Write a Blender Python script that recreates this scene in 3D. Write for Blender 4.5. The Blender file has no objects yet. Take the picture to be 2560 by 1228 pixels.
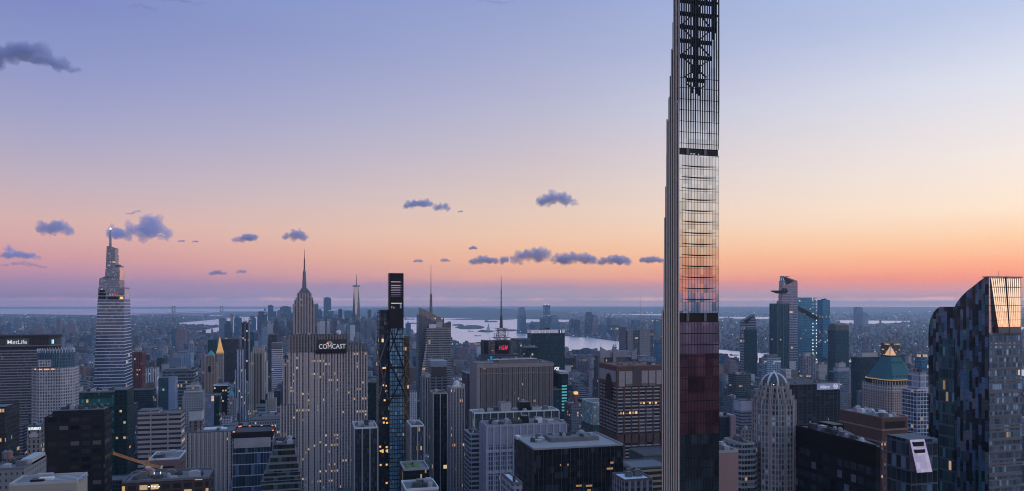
import bpy, bmesh, math, random
from mathutils import Vector
from mathutils.geometry import tessellate_polygon
import numpy as np
R = math.radians
scene = bpy.context.scene
COL = scene.collection
# ------------------------------------------------------------------ camera
# world axes follow the street grid: +X across town (along the streets), +Y downtown (along the avenues), metres
H = 290.0                  # camera height above the street
F = 1880.0                 # focal length in photo pixels (photo 2560 wide)
HY = 757.0                 # photo row at eye level
A0 = R(14.9)               # the camera looks 14.9 degrees to the right of the avenues
cam_d = bpy.data.cameras.new('camera'); cam = bpy.data.objects.new('camera', cam_d); COL.objects.link(cam)
cam_d.sensor_width = 36.0; cam_d.lens = 36.0 * F / 2560; cam_d.shift_y = (HY - 614) / 2560
cam_d.clip_start = 1.0; cam_d.clip_end = 250000.0
cam.location = (0, 0, H); cam.rotation_euler = (R(90), 0, -A0)
scene.camera = cam
scene.view_settings.view_transform = 'Standard'; scene.view_settings.look = 'None'
scene.view_settings.exposure = 0.0; scene.view_settings.gamma = 1.0
scene.render.engine = 'CYCLES'
cy = scene.cycles
cy.use_denoising = True; cy.pixel_filter_type = 'BLACKMAN_HARRIS'; cy.filter_width = 1.05
cy.max_bounces = 6; cy.diffuse_bounces = 2; cy.glossy_bounces = 3; cy.transmission_bounces = 2
cy.volume_bounces = 2; cy.transparent_max_bounces = 6
cy.caustics_reflective = False; cy.caustics_refractive = False
cy.sample_clamp_indirect = 4.0

def lin(c):
    return tuple((v / 255 / 12.92) if v / 255 <= 0.04045 else ((v / 255 + 0.055) / 1.055) ** 2.4 for v in c)

# ------------------------------------------------------------------ node helpers
class NT:
    def __init__(s, tree): s.t = tree; s.n = tree.nodes; s.l = tree.links
    def new(s, typ, **kw):
        n = s.n.new(typ)
        for k, v in kw.items(): setattr(n, k, v)
        return n
    def put(s, sock, v):
        if v is None: return
        if hasattr(v, 'is_output'): s.l.new(v, sock)
        elif isinstance(v, (tuple, list)):
            v = tuple(v)
            if len(sock.default_value) == 4 and len(v) == 3: v = v + (1.0,)
            sock.default_value = v
        else: sock.default_value = v
    def m(s, op, a, b=None, c=None, clamp=False):
        n = s.new('ShaderNodeMath', operation=op, use_clamp=clamp)
        for i, v in enumerate((a, b, c)): s.put(n.inputs[i], v)
        return n.outputs[0]
    def v(s, op, a, b=None):
        n = s.new('ShaderNodeVectorMath', operation=op)
        s.put(n.inputs[0], a)
        if b is not None:
            if op == 'SCALE': s.put(n.inputs['Scale'], b)
            else: s.put(n.inputs[1], b)
        return n.outputs['Value'] if op in ('DOT_PRODUCT', 'LENGTH') else n.outputs[0]
    def mix(s, f, a, b):
        n = s.new('ShaderNodeMix', data_type='RGBA')
        s.put(n.inputs[0], f); s.put(n.inputs[6], a); s.put(n.inputs[7], b)
        return n.outputs[2]
    def mul(s, col, f):
        n = s.new('ShaderNodeVectorMath', operation='SCALE'); s.put(n.inputs[0], col); s.put(n.inputs['Scale'], f)
        return n.outputs[0]
    def sep(s, v):
        n = s.new('ShaderNodeSeparateXYZ'); s.put(n.inputs[0], v); return n.outputs
    def comb(s, x, y, z):
        n = s.new('ShaderNodeCombineXYZ')
        for i, q in enumerate((x, y, z)): s.put(n.inputs[i], q)
        return n.outputs[0]
    def noise(s, vec, scale, detail=2.0, rough=0.5):
        n = s.new('ShaderNodeTexNoise'); s.put(n.inputs['Vector'], vec)
        n.inputs['Scale'].default_value = scale; n.inputs['Detail'].default_value = detail; n.inputs['Roughness'].default_value = rough
        return n.outputs[0]
    def white(s, vec):
        n = s.new('ShaderNodeTexWhiteNoise', noise_dimensions='3D'); s.put(n.inputs['Vector'], vec); return n.outputs
    def ramp(s, fac, stops):
        n = s.new('ShaderNodeValToRGB'); s.put(n.inputs[0], fac)
        e = n.color_ramp.elements
        while len(e) > 1: e.remove(e[-1])
        e[0].position = stops[0][0]; e[0].color = tuple(stops[0][1]) + (1,)
        for p, c in stops[1:]:
            q = e.new(p); q.color = tuple(c) + (1,)
        return n.outputs[0]

# ------------------------------------------------------------------ twilight sky
world = bpy.data.worlds.new('World'); scene.world = world; world.use_nodes = True
w = NT(world.node_tree); w.n.clear()
tc = w.new('ShaderNodeTexCoord').outputs['Generated']
dirn = w.v('NORMALIZE', tc)
dx, dy, dz = w.sep(dirn)
SUN_AZ = A0 + R(92)        # the glow stands this far clockwise of the avenues
sx, sy = math.sin(SUN_AZ), math.cos(SUN_AZ)
hl = w.m('SQRT', w.m('ADD', w.m('MULTIPLY', dx, dx), w.m('MULTIPLY_ADD', dy, dy, 1e-6)))
wg = w.m('DIVIDE', w.m('ADD', w.m('MULTIPLY', dx, sx), w.m('MULTIPLY', dy, sy)), hl)
elev = w.m('MULTIPLY', w.m('ARCSINE', dz), 180 / math.pi)
st = w.noise(w.v('MULTIPLY', dirn, (7, 7, 95)), 1.0, 4.0, 0.6)
st2 = w.noise(w.v('MULTIPLY', dirn, (34, 34, 60)), 1.0, 3.0, 0.55)
elev = w.m('ADD', elev, w.m('MULTIPLY', w.m('SUBTRACT', st, 0.5), 0.5))
elev = w.m('ADD', elev, w.m('MULTIPLY', w.m('SUBTRACT', st2, 0.5), 0.3))
pos = w.m('SQRT', w.m('DIVIDE', w.m('ADD', w.m('MAXIMUM', elev, -2.9), 3.0), 93.0))
def P(e): return math.sqrt((e + 3.0) / 93.0)
KH = 3.4e-5                # haze density; the low sky is set so that it looks right from inside the haze
HZ = lin((106, 130, 174))
def behind(e, c):
    if e > 8: return c
    t = max(math.exp(-KH * 156 / math.sin(R(max(e, .1)))), .16)
    return tuple(min(max((v - s * (1 - t)) / t, .02), 3.0) for v, s in zip(c, HZ))
def stops(lst): return [(P(e), behind(e, lin(c))) for e, c in lst]
LEFT = stops([(-3, (70, 84, 120)), (0.05, (165, 140, 170)), (0.2, (158, 140, 170)), (0.33, (138, 132, 171)), (0.5, (137, 132, 172)), (1.3, (158, 138, 174)), (2.0, (185, 145, 170)), (3.0, (206, 156, 165)),
              (4.2, (214, 170, 170)), (5.4, (214, 178, 176)), (8, (192, 177, 192)), (11.6, (167, 167, 201)), (15, (146, 154, 201)), (19, (128, 141, 197)), (26, (118, 148, 208)), (45, (128, 167, 227)), (90, (134, 174, 232))])
MID = stops([(-3, (80, 92, 126)), (0.05, (182, 154, 172)), (0.2, (172, 152, 172)), (0.33, (152, 146, 172)), (0.5, (152, 146, 172)), (1.15, (160, 146, 172)), (1.5, (192, 150, 164)), (2.0, (222, 166, 153)), (3.5, (238, 185, 156)),
             (5, (237, 198, 174)), (7, (228, 202, 188)), (9.3, (217, 199, 198)), (13.7, (190, 188, 209)), (18, (168, 175, 210)), (22, (151, 163, 208)), (28, (140, 164, 216)), (45, (134, 171, 229)), (90, (134, 174, 232))])
RIGHT = stops([(-3, (96, 100, 130)), (0.05, (192, 156, 172)), (0.2, (182, 152, 172)), (0.33, (164, 146, 172)), (0.4, (165, 146, 172)), (0.9, (210, 150, 160)), (1.6, (243, 150, 134)), (2.6, (255, 176, 142)), (4.1, (255, 208, 170)),
               (6.2, (255, 232, 210)), (9.3, (249, 237, 230)), (14.3, (224, 228, 241)), (18.6, (190, 203, 234)), (26, (164, 192, 235)), (45, (143, 179, 233)), (90, (134, 174, 232))])
cl, cm, cr = w.ramp(pos, LEFT), w.ramp(pos, MID), w.ramp(pos, RIGHT)
f1 = w.m('MULTIPLY_ADD', wg, 1 / 0.54, 1.0, clamp=True)
f2 = w.m('DIVIDE', wg, 0.56, clamp=True)
skyc = w.mix(f2, w.mix(f1, cl, cm), cr)
dim = w.m('MULTIPLY_ADD', w.m('MINIMUM', w.m('ADD', wg, 0.54), 0.0), 0.35, 1.0)
skyc = w.mul(skyc, w.m('ADD', dim, w.m('MULTIPLY', w.m('MAXIMUM', w.m('SUBTRACT', wg, 0.6), 0.0), 2.6)))
bg = w.new('ShaderNodeBackground'); w.put(bg.inputs[0], skyc); bg.inputs[1].default_value = 1.0
wo = w.new('ShaderNodeOutputWorld'); w.l.new(bg.outputs[0], wo.inputs[0])

# ------------------------------------------------------------------ photo rows and columns -> places on the street grid
def phi(x): return math.atan((x - 1280) / F) + A0
def U(x, V): return V * math.tan(phi(x))
def DEP(x, V): return V / math.cos(phi(x)) * math.cos(phi(x) - A0)
def Z(x, y, V): return H + (HY - y) * DEP(x, V) / F
def VU(x, u): return u / math.tan(phi(x))
def G(x, y, z=0.0):        # ground point seen at a photo pixel
    d = (H - z) * F / (y - HY); lat = (x - 1280) / F * d
    return (d * math.sin(A0) + lat * math.cos(A0), d * math.cos(A0) - lat * math.sin(A0))
def VD(x, d):              # avenue-distance of a point at camera depth d in column x
    return d / math.cos(phi(x) - A0) * math.cos(phi(x))

# ------------------------------------------------------------------ mesh helpers
class MB:
    def __init__(s): s.v = []; s.f = []; s.mi = []; s.cur = 0
    def add(s, vs, fs):
        o = len(s.v); s.v += [tuple(p) for p in vs]; s.f += [tuple(i + o for i in f) for f in fs]; s.mi += [s.cur] * len(fs); return s
    def box(s, x0, x1, y0, y1, z0, z1):
        return s.add([(x0, y0, z0), (x1, y0, z0), (x1, y1, z0), (x0, y1, z0), (x0, y0, z1), (x1, y0, z1), (x1, y1, z1), (x0, y1, z1)],
                     [(0, 3, 2, 1), (4, 5, 6, 7), (0, 1, 5, 4), (1, 2, 6, 5), (2, 3, 7, 6), (3, 0, 4, 7)])
    def loft(s, a, za, b, zb, cap=True):     # a, b: same-length counter-clockwise outlines
        n = len(a)
        za = za if isinstance(za, (list, tuple)) else [za] * n
        zb = zb if isinstance(zb, (list, tuple)) else [zb] * n
        vs = [(p[0], p[1], za[i]) for i, p in enumerate(a)] + [(p[0], p[1], zb[i]) for i, p in enumerate(b)]
        fs = [(i, (i + 1) % n, n + (i + 1) % n, n + i) for i in range(n)]
        if cap: fs += [tuple(range(n - 1, -1, -1)), tuple(range(n, 2 * n))]
        return s.add(vs, fs)
    def prism(s, a, z0, z1): return s.loft(a, z0, a, z1)
    def cyl(s, x, y, r, z0, z1, r2=None, n=16):
        r2 = r if r2 is None else max(r2, 0.01)
        c = [(math.cos(2 * math.pi * i / n), math.sin(2 * math.pi * i / n)) for i in range(n)]
        return s.loft([(x + r * p, y + r * q) for p, q in c], z0, [(x + r2 * p, y + r2 * q) for p, q in c], z1)
    def dome(s, x, y, r, z0, h, n=24, k=8, pw=1.0):
        for j in range(k):
            a, b = j / k * math.pi / 2, (j + 1) / k * math.pi / 2
            s.cyl(x, y, r * max(math.cos(a), .01) ** pw, z0 + h * math.sin(a), z0 + h * math.sin(b), r * max(math.cos(b), .01) ** pw, n)
        return s
    def bar(s, p, q, t, t2=None):
        p, q = Vector(p), Vector(q); d = (q - p).normalized(); t2 = t if t2 is None else t2
        a = d.cross(Vector((0, 0, 1)))
        if a.length < 1e-3: a = Vector((1, 0, 0))
        a.normalize(); b = d.cross(a).normalized()
        vs = []
        for c, k in ((p, t), (q, t2)):
            for i, j in ((-1, -1), (1, -1), (1, 1), (-1, 1)): vs.append(c + a * i * k / 2 + b * j * k / 2)
        return s.add(vs, [(0, 1, 2, 3), (7, 6, 5, 4), (0, 4, 5, 1), (1, 5, 6, 2), (2, 6, 7, 3), (3, 7, 4, 0)])
    def build(s, name, mat, parent=None, org=(0, 0, 0), smooth=False):
        me = bpy.data.meshes.new(name)
        ox, oy, oz = org
        me.from_pydata([(p[0] - ox, p[1] - oy, p[2] - oz) for p in s.v], [], s.f)
        for m_ in (mat if isinstance(mat, (list, tuple)) else [mat]): me.materials.append(m_)
        if isinstance(mat, (list, tuple)): me.polygons.foreach_set('material_index', s.mi)
        if smooth: me.polygons.foreach_set('use_smooth', [True] * len(s.f))
        me.update()
        o = bpy.data.objects.new(name, me); COL.objects.link(o)
        if parent is not None: o.parent = parent
        else: o.location = org
        return o
def tag(o, label, cat, group=None):
    o['label'] = label; o['category'] = cat
    if group: o['group'] = group
    return o
def thing(name, label, cat, loc, group=None):
    o = bpy.data.objects.new(name, None); COL.objects.link(o); o.location = loc; o.empty_display_size = 5
    return tag(o, label, cat, group)
def part(mb, name, mat, parent, org, smooth=False, label=None):
    o = mb.build(name, mat, parent, org, smooth)
    # a sub-part hangs under a part whose own origin is its thing's
    if label: o['label'] = label
    return o
def oct_(x0, x1, y0, y1, c, d=None):
    d = c if d is None else d
    return [(x0 + c, y0), (x1 - c, y0), (x1, y0 + d), (x1, y1 - d), (x1 - c, y1), (x0 + c, y1), (x0, y1 - d), (x0, y0 + d)]
def rect(x0, x1, y0, y1): return [(x0, y0), (x1, y0), (x1, y1), (x0, y1)]

# ------------------------------------------------------------------ materials
def make_facade_group():
    g = bpy.data.node_groups.new('Facade', 'ShaderNodeTree')
    def si(n, t, d):
        s_ = g.interface.new_socket(n, in_out='INPUT', socket_type=t); s_.default_value = d
    for n in ('Pier', 'Spandrel', 'Glass', 'Roof', 'LitCol'): si(n, 'NodeSocketColor', (.3, .3, .3, 1))
    for n, d in (('FloorH', 3.8), ('BayW', 3.0), ('WinX', .6), ('WinZ', .6), ('Lit', .02), ('GRough', .08), ('GMetal', .0), ('Band', 0.), ('Var', .1), ('GVar', .5), ('Island', 0.), ('Tilt', .015), ('LitS', .6), ('PMetal', 0.), ('PRough', .75)):
        si(n, 'NodeSocketFloat', d)
    g.interface.new_socket('Shader', in_out='OUTPUT', socket_type='NodeSocketShader')
    t = NT(g); gi = t.new('NodeGroupInput').outputs; go = t.new('NodeGroupOutput')
    geo = t.new('ShaderNodeNewGeometry'); oi = t.new('ShaderNodeObjectInfo')
    co = t.new('ShaderNodeTexCoord').outputs['Object']
    N = geo.outputs['True Normal']
    nx, ny, nz = t.sep(N); px, py, pz = t.sep(co)
    tl = t.m('SQRT', t.m('ADD', t.m('MULTIPLY', nx, nx), t.m('MULTIPLY_ADD', ny, ny, 1e-5)))
    h = t.m('DIVIDE', t.m('SUBTRACT', t.m('MULTIPLY', py, nx), t.m('MULTIPLY', px, ny)), tl)
    rnd = t.m('FRACT', t.m('ADD', oi.outputs['Random'], t.m('MULTIPLY', geo.outputs['Random Per Island'], gi['Island'])))
    hs = t.m('ADD', t.m('DIVIDE', h, gi['BayW']), t.m('MULTIPLY_ADD', gi['WinX'], 0.0, 0.5))
    zs = t.m('DIVIDE', pz, gi['FloorH'])
    fx, fz = t.m('FRACT', hs), t.m('FRACT', zs); ix, iz = t.m('FLOOR', hs), t.m('FLOOR', zs)
    wx = t.m('LESS_THAN', t.m('ABSOLUTE', t.m('SUBTRACT', fx, 0.5)), t.m('MULTIPLY', gi['WinX'], 0.5))
    wz = t.m('LESS_THAN', t.m('ABSOLUTE', t.m('SUBTRACT', fz, 0.5)), t.m('MULTIPLY', gi['WinZ'], 0.5))
    win = t.m('MULTIPLY', wx, wz)
    face = t.m('MULTIPLY', t.m('GREATER_THAN', nx, 0.5), 17.0)
    cid = t.comb(t.m('ADD', ix, face), iz, t.m('MULTIPLY', rnd, 91.7))
    r1 = t.white(cid)
    r2 = t.white(t.comb(t.m('FLOOR', t.m('DIVIDE', t.m('ADD', ix, face), 5.0)), iz, t.m('MULTIPLY', rnd, 53.1)))
    # walls: piers win over spandrels, or the other way round for banded buildings
    useP = t.mix(gi['Band'], t.m('SUBTRACT', 1.0, wx), wz)
    wall = t.mix(useP, gi['Spandrel'], gi['Pier'])
    stain = t.noise(t.v('MULTIPLY', co, (.05, .05, .012)), 1.0, 4.0, .6)
    k = t.m('ADD', t.m('MULTIPLY_ADD', t.m('SUBTRACT', rnd, .5), t.m('MULTIPLY', gi['Var'], 2.0), 1.0), t.m('MULTIPLY', t.m('SUBTRACT', stain, .5), .45))
    wall = t.mul(wall, k)
    isr = t.m('GREATER_THAN', nz, 0.6)
    rn = t.noise(co, .12, 5.0, .65)
    roof = t.mul(gi['Roof'], t.m('ADD', t.m('MULTIPLY_ADD', rn, 1.2, .4), t.m('MULTIPLY', t.m('SUBTRACT', rnd, .5), gi['Var'])))
    wall = t.mix(isr, wall, roof)
    pb = t.new('ShaderNodeBsdfPrincipled'); t.put(pb.inputs['Base Color'], wall); t.put(pb.inputs['Roughness'], gi['PRough']); t.put(pb.inputs['Metallic'], t.m('MULTIPLY', gi['PMetal'], t.m('SUBTRACT', 1.0, isr)))
    pb.inputs['Specular IOR Level'].default_value = .15; pb.inputs['Coat Weight'].default_value = 0
    # glass: each pane a little lighter or darker, and a little out of true
    gk = t.m('MULTIPLY_ADD', t.m('SUBTRACT', r1[0], .5), gi['GVar'], 1.0)
    gk = t.m('ADD', gk, t.m('MULTIPLY', t.m('GREATER_THAN', r1[0], .88), t.m('MULTIPLY', gi['GVar'], 1.6)))
    gcol = t.mul(gi['Glass'], gk)
    tilt = t.v('NORMALIZE', t.v('ADD', N, t.v('SCALE', t.v('SUBTRACT', r1[1], (.5, .5, .5)), gi['Tilt'])))
    wav = t.noise(co, .18, 2.0, .5)
    gb = t.new('ShaderNodeBsdfPrincipled'); t.put(gb.inputs['Base Color'], gcol); t.put(gb.inputs['Metallic'], gi['GMetal'])
    t.put(gb.inputs['Roughness'], t.m('MULTIPLY_ADD', wav, .06, gi['GRough'])); t.put(gb.inputs['Normal'], tilt)
    lit = t.m('MULTIPLY', t.m('LESS_THAN', r2[0], t.m('MULTIPLY', gi['Lit'], 1.5)), t.m('GREATER_THAN', r1[0], .42))
    lit = t.m('MAXIMUM', lit, t.m('LESS_THAN', t.m('FRACT', t.m('MULTIPLY', r1[0], 7.13)), t.m('MULTIPLY', gi['Lit'], .6)))
    gb.inputs['Specular IOR Level'].default_value = .22; t.put(gb.inputs['Emission Color'], t.mix(t.m('MULTIPLY', t.white(t.v('ADD', cid, (7.3, 1.7, 3.1)))[0], .75), gi['LitCol'], (1, .84, .6, 1)))
    t.put(gb.inputs['Emission Strength'], t.m('MULTIPLY', t.m('MULTIPLY', lit, gi['LitS']), t.m('MULTIPLY_ADD', r2[0], 0.0, t.m('MULTIPLY_ADD', r1[0], .8, .35))))
    ms = t.new('ShaderNodeMixShader'); t.put(ms.inputs[0], t.m('MULTIPLY', win, t.m('SUBTRACT', 1.0, isr)))
    t.l.new(pb.outputs[0], ms.inputs[1]); t.l.new(gb.outputs[0], ms.inputs[2]); t.l.new(ms.outputs[0], go.inputs[0])
    return g
FG = make_facade_group()
WARM = (1.0, .55, .2)
def fac(name, pier=(.3, .28, .26), span=None, glass=(.03, .04, .055), roof=(.13, .13, .135), **kw):
    m_ = bpy.data.materials.new(name); m_.use_nodes = True; t = NT(m_.node_tree); t.n.clear()
    g = t.new('ShaderNodeGroup'); g.node_tree = FG; i = g.inputs
    t.put(i['Pier'], pier); t.put(i['Spandrel'], span or pier); t.put(i['Glass'], glass); t.put(i['Roof'], roof); t.put(i['LitCol'], kw.pop('LitCol', WARM))
    for k_, v_ in kw.items(): i[k_].default_value = v_
    o = t.new('ShaderNodeOutputMaterial'); t.l.new(g.outputs[0], o.inputs[0])
    return m_
def plain(name, col, rough=.7, metal=0.0, emit=None, es=1.0, var=.25, scale=.15):
    m_ = bpy.data.materials.new(name); m_.use_nodes = True; t = NT(m_.node_tree); b = t.n['Principled BSDF']
    co = t.new('ShaderNodeTexCoord').outputs['Object']
    nz_ = t.noise(co, scale, 4.0, .6)
    t.put(b.inputs['Base Color'], t.mul(col, t.m('MULTIPLY_ADD', nz_, var * 2, 1.0 - var)))
    b.inputs['Roughness'].default_value = rough; b.inputs['Metallic'].default_value = metal; b.inputs['Specular IOR Level'].default_value = .2
    if emit: t.put(b.inputs['Emission Color'], emit); b.inputs['Emission Strength'].default_value = es
    return m_
M = {}
M['roof'] = plain('roof_gravel', (.15, .15, .155), .9)
M['roofl'] = plain('roof_membrane', (.19, .185, .185), .8)
M['roofd'] = plain('roof_tar', (.07, .07, .075), .9)
M['mech'] = plain('louvred_metal', (.15, .15, .16), .55, .3)
M['mechl'] = plain('pale_metal', (.36, .365, .38), .5, .3)
M['dark'] = plain('dark_metal', (.02, .022, .025), .5, .5)
M['steel'] = plain('steel', (.28, .28, .29), .45, .6)
M['mast'] = plain('mast_paint', (.30, .16, .14), .6)
M['white'] = plain('white_paint', (.62, .62, .62), .5)
M['stone'] = plain('limestone', (.46, .40, .36), .8)
M['brick'] = plain('brick', (.22, .12, .10), .85)
M['red'] = plain('red_letters', (.5, .02, .04), .5, 0, (1, .04, .1), .55)
M['wlet'] = plain('white_letters', (.8, .8, .8), .5, 0, (1, .97, .92), .32)
M['wlet2'] = plain('bright_letters', (.8, .8, .8), .5, 0, (.9, 1, 1), .8)
M['amber'] = plain('amber_lamp', (.8, .5, .2), .5, 0, (1, .46, .12), 1.0)
M['lamp'] = plain('white_lamp', (.8, .8, .8), .5, 0, (1, .95, .85), 1.8)
M['redlamp'] = plain('red_lamp', (.8, .1, .1), .5, 0, (1, .2, .08), 1.6)
M['copper'] = plain('copper_patina', (.07, .27, .25), .6, .0, scale=.4)
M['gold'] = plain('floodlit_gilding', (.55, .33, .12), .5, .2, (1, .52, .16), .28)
M['crane'] = plain('crane_yellow', (.55, .24, .07), .5)
M['green'] = plain('sedum_roof', (.12, .17, .05), .95)
M['glassb'] = plain('blue_glass', (.08, .12, .16), .08, .6)
M['terra'] = plain('terracotta', (.84, .66, .50), .6, scale=.4)
M['concrete'] = plain('concrete', (.40, .39, .37), .9)
# ------------------------------------------------------------------ ground, water, hills
def structure(o): o['kind'] = 'structure'; return o
def sheet(name, polys, z, mat):
    mb = MB()
    for pl in polys:
        pts = [G(x, y) for x, y in pl]
        tri = tessellate_polygon([[Vector((a, b, 0)) for a, b in pts]])
        fs = []
        for t_ in tri:
            a, b, c = (Vector(pts[i]) for i in t_)
            fs.append(t_ if (b - a).cross(c - a) > 0 else t_[::-1])
        mb.add([(a, b, z) for a, b in pts], fs)
    return structure(mb.build(name, mat))
def ground_mat():
    m_ = bpy.data.materials.new('city_ground'); m_.use_nodes = True; t = NT(m_.node_tree); b = t.n['Principled BSDF']
    co = t.new('ShaderNodeTexCoord').outputs['Object']
    a = t.noise(co, .0012, 6.0, .7); c = t.noise(co, .012, 3.0, .6)
    col = t.mix(t.m('MULTIPLY_ADD', a, 4.0, -1.6, clamp=True), (.03, .048, .048), (.06, .07, .082))
    t.put(b.inputs['Base Color'], t.mul(col, t.m('MULTIPLY_ADD', c, 1.2, .4))); b.inputs['Roughness'].default_value = .95
    return m_
mb = MB(); mb.cyl(0, 0, 62000, -.5, 0, n=96)
structure(mb.build('ground', ground_mat()))
PK = plain('park_woods', (.016, .022, .014), .95, scale=.02)
structure(MB().box(-700, 1700, -4600, -260, -.2, .8).build('park_ground', PK))  # unseen; stretched westward so the slender tower's glass mirrors dark ground
def water_mat(r0=.14):
    m_ = bpy.data.materials.new('harbour_water'); m_.use_nodes = True; t = NT(m_.node_tree); b = t.n['Principled BSDF']
    co = t.new('ShaderNodeTexCoord').outputs['Object']
    a = t.noise(t.v('MULTIPLY', co, (.0006, .004, 1)), 1.0, 5.0, .6)
    b.inputs['Base Color'].default_value = (.90, .84, .86, 1); b.inputs['IOR'].default_value = 1.33; b.inputs['Metallic'].default_value = .9
    t.put(b.inputs['Roughness'], t.m('MULTIPLY_ADD', a, .3 if r0 > .1 else .1, r0))
    bp = t.new('ShaderNodeBump'); bp.inputs['Strength'].default_value = .08; bp.inputs['Distance'].default_value = 1.0
    t.put(bp.inputs['Height'], t.noise(co, .05, 3.0)); t.l.new(bp.outputs[0], b.inputs['Normal'])
    return m_
WATER = water_mat()
sheet('sea', [[(-240, 772.5), (890, 772.5), (880, 780), (560, 781.5), (430, 784), (330, 787), (260, 788), (180, 787), (60, 785.5), (-240, 785)]], 1.0, water_mat(.05))
sheet('harbour', [[(436, 785.5), (556, 788.5), (760, 790), (1000, 794), (1440, 800), (1440, 806), (1320, 808), (1298, 815), (1290, 834), (1412, 841), (1480, 846), (1560, 856), (1700, 862), (1800, 875), (2130, 902), (2560, 925), (2560, 995), (2300, 952), (2130, 950), (1800, 928), (1560, 907), (1440, 895), (1300, 882), (1130, 864), (1030, 847), (960, 836), (840, 826), (700, 838), (620, 836), (548, 838), (466, 836), (500, 828), (548, 818), (548, 815), (470, 812), (430, 809), (500, 803), (560, 797), (590, 794), (540, 790)]], 1.0, WATER)
sheet('inland_bay', [[(1470, 785), (1690, 785.4), (1690, 789), (1600, 788)], [(1797, 792.5), (1930, 793), (2000, 795), (1930, 798), (1797, 796)], [(2090, 801), (2290, 803), (2240, 808), (2140, 811), (2090, 806)], [(2550, 818), (2640, 820), (2640, 826), (2550, 826)], [(318, 810), (350, 810), (350, 813), (325, 813)]], 1.0, WATER)
LAND = plain('island_ground', (.05, .065, .05), .95, scale=.004)
def island(name, x0, x1, y0, y1, h, seed, label):
    """a low wooded island: an uneven outline raised to uneven heights"""
    rr = random.Random(seed); n = 26; xc, yc = (x0 + x1) / 2, (y0 + y1) / 2
    ring = []
    for i in range(n):
        a = 2 * math.pi * i / n; k = rr.uniform(.82, 1.05)
        ring.append(G(xc + (x1 - x0) / 2 * math.cos(a) * k, yc - (y1 - y0) / 2 * math.sin(a) * k))
    c = (sum(p[0] for p in ring) / n, sum(p[1] for p in ring) / n)
    mb = MB(); vs = []
    for k, hh in ((1.0, 1.2), (.93, h * .5), (.7, h), (.35, h * .9)):
        for p in ring: vs.append((c[0] + (p[0] - c[0]) * k, c[1] + (p[1] - c[1]) * k, hh * (rr.uniform(.6, 1.3) if k < 1 else 1)))
    vs.append((c[0], c[1], h)); fs = []
    for j in range(3):
        for i in range(n): fs.append((j * n + i, j * n + (i + 1) % n, (j + 1) * n + (i + 1) % n, (j + 1) * n + i))
    fs += [(3 * n + i, 3 * n + (i + 1) % n, 4 * n) for i in range(n)]
    mb.add(vs, fs)
    o = mb.build(name, LAND); o['label'] = label; return structure(o)
island('island', 1136, 1216, 814.5, 824, 14, 3, 'long dark wooded island in the harbour')
island('island', 1128, 1162, 811.5, 815, 9, 4, 'low islet behind the long dark island')
island('island', 1192, 1236, 827, 831.5, 12, 5, 'flat islet carrying the tall statue')
island('island', 1236, 1298, 824.5, 829, 10, 6, 'flat islet with low roofs beside the far towers')
island('pier_land', 1112, 1300, 797.2, 800.4, 10, 7, 'long container pier across the harbour')
island('pier_land', 470, 560, 814, 818.5, 9, 8, 'container terminal jutting into the bay')
def hill(name, pts, d0, d1, d2, seed, label):
    rr = random.Random(seed); rows = []
    prof = []
    for i in range(len(pts) - 1):
        (xa, ya), (xb, yb) = pts[i], pts[i + 1]; k = max(2, int((xb - xa) / 12))
        prof += [(xa + (xb - xa) * j / k, ya + (yb - ya) * j / k) for j in range(k)]
    prof.append(pts[-1]); mb = MB(); n = len(prof); vs = []
    for d, kz in ((d0, 0), ((d0 * 2 + d1) / 3, .55), (d1, 1.0), (d2, 0)):
        for x, y in prof:
            z = max(H + (HY - y) * d1 / F, 0) * kz * (1 + .10 * rr.uniform(-1, 1)) if kz else .6
            lat = (x - 1280) / F * d
            vs.append((d * math.sin(A0) + lat * math.cos(A0), d * math.cos(A0) - lat * math.sin(A0), z))
    fs = [(j * n + i, j * n + i + 1, (j + 1) * n + i + 1, (j + 1) * n + i) for j in range(3) for i in range(n - 1)]
    mb.add(vs, fs); o = mb.build(name, LAND, smooth=True); o['label'] = label; return structure(o)
hill('hills', [(556, 784), (600, 780.5), (680, 781), (760, 782), (840, 776), (900, 772.5), (950, 770.5), (1000, 769.2), (1060, 769.6), (1120, 769), (1190, 770.5), (1260, 772), (1330, 775), (1420, 779)], 15200, 19500, 25000, 1, 'long dark hills beyond the harbour')
hill('hills', [(-220, 770), (0, 768.5), (200, 767.5), (400, 768), (600, 768.5), (900, 769)], 43000, 50000, 56000, 2, 'faint far shore beyond the sea')
hill('hills', [(1380, 769), (1500, 768), (1700, 768.6), (1900, 767.5), (2100, 768), (2300, 767.4), (2500, 768), (2700, 769)], 26000, 34000, 42000, 3, 'faint ridge on the western horizon')

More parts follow.
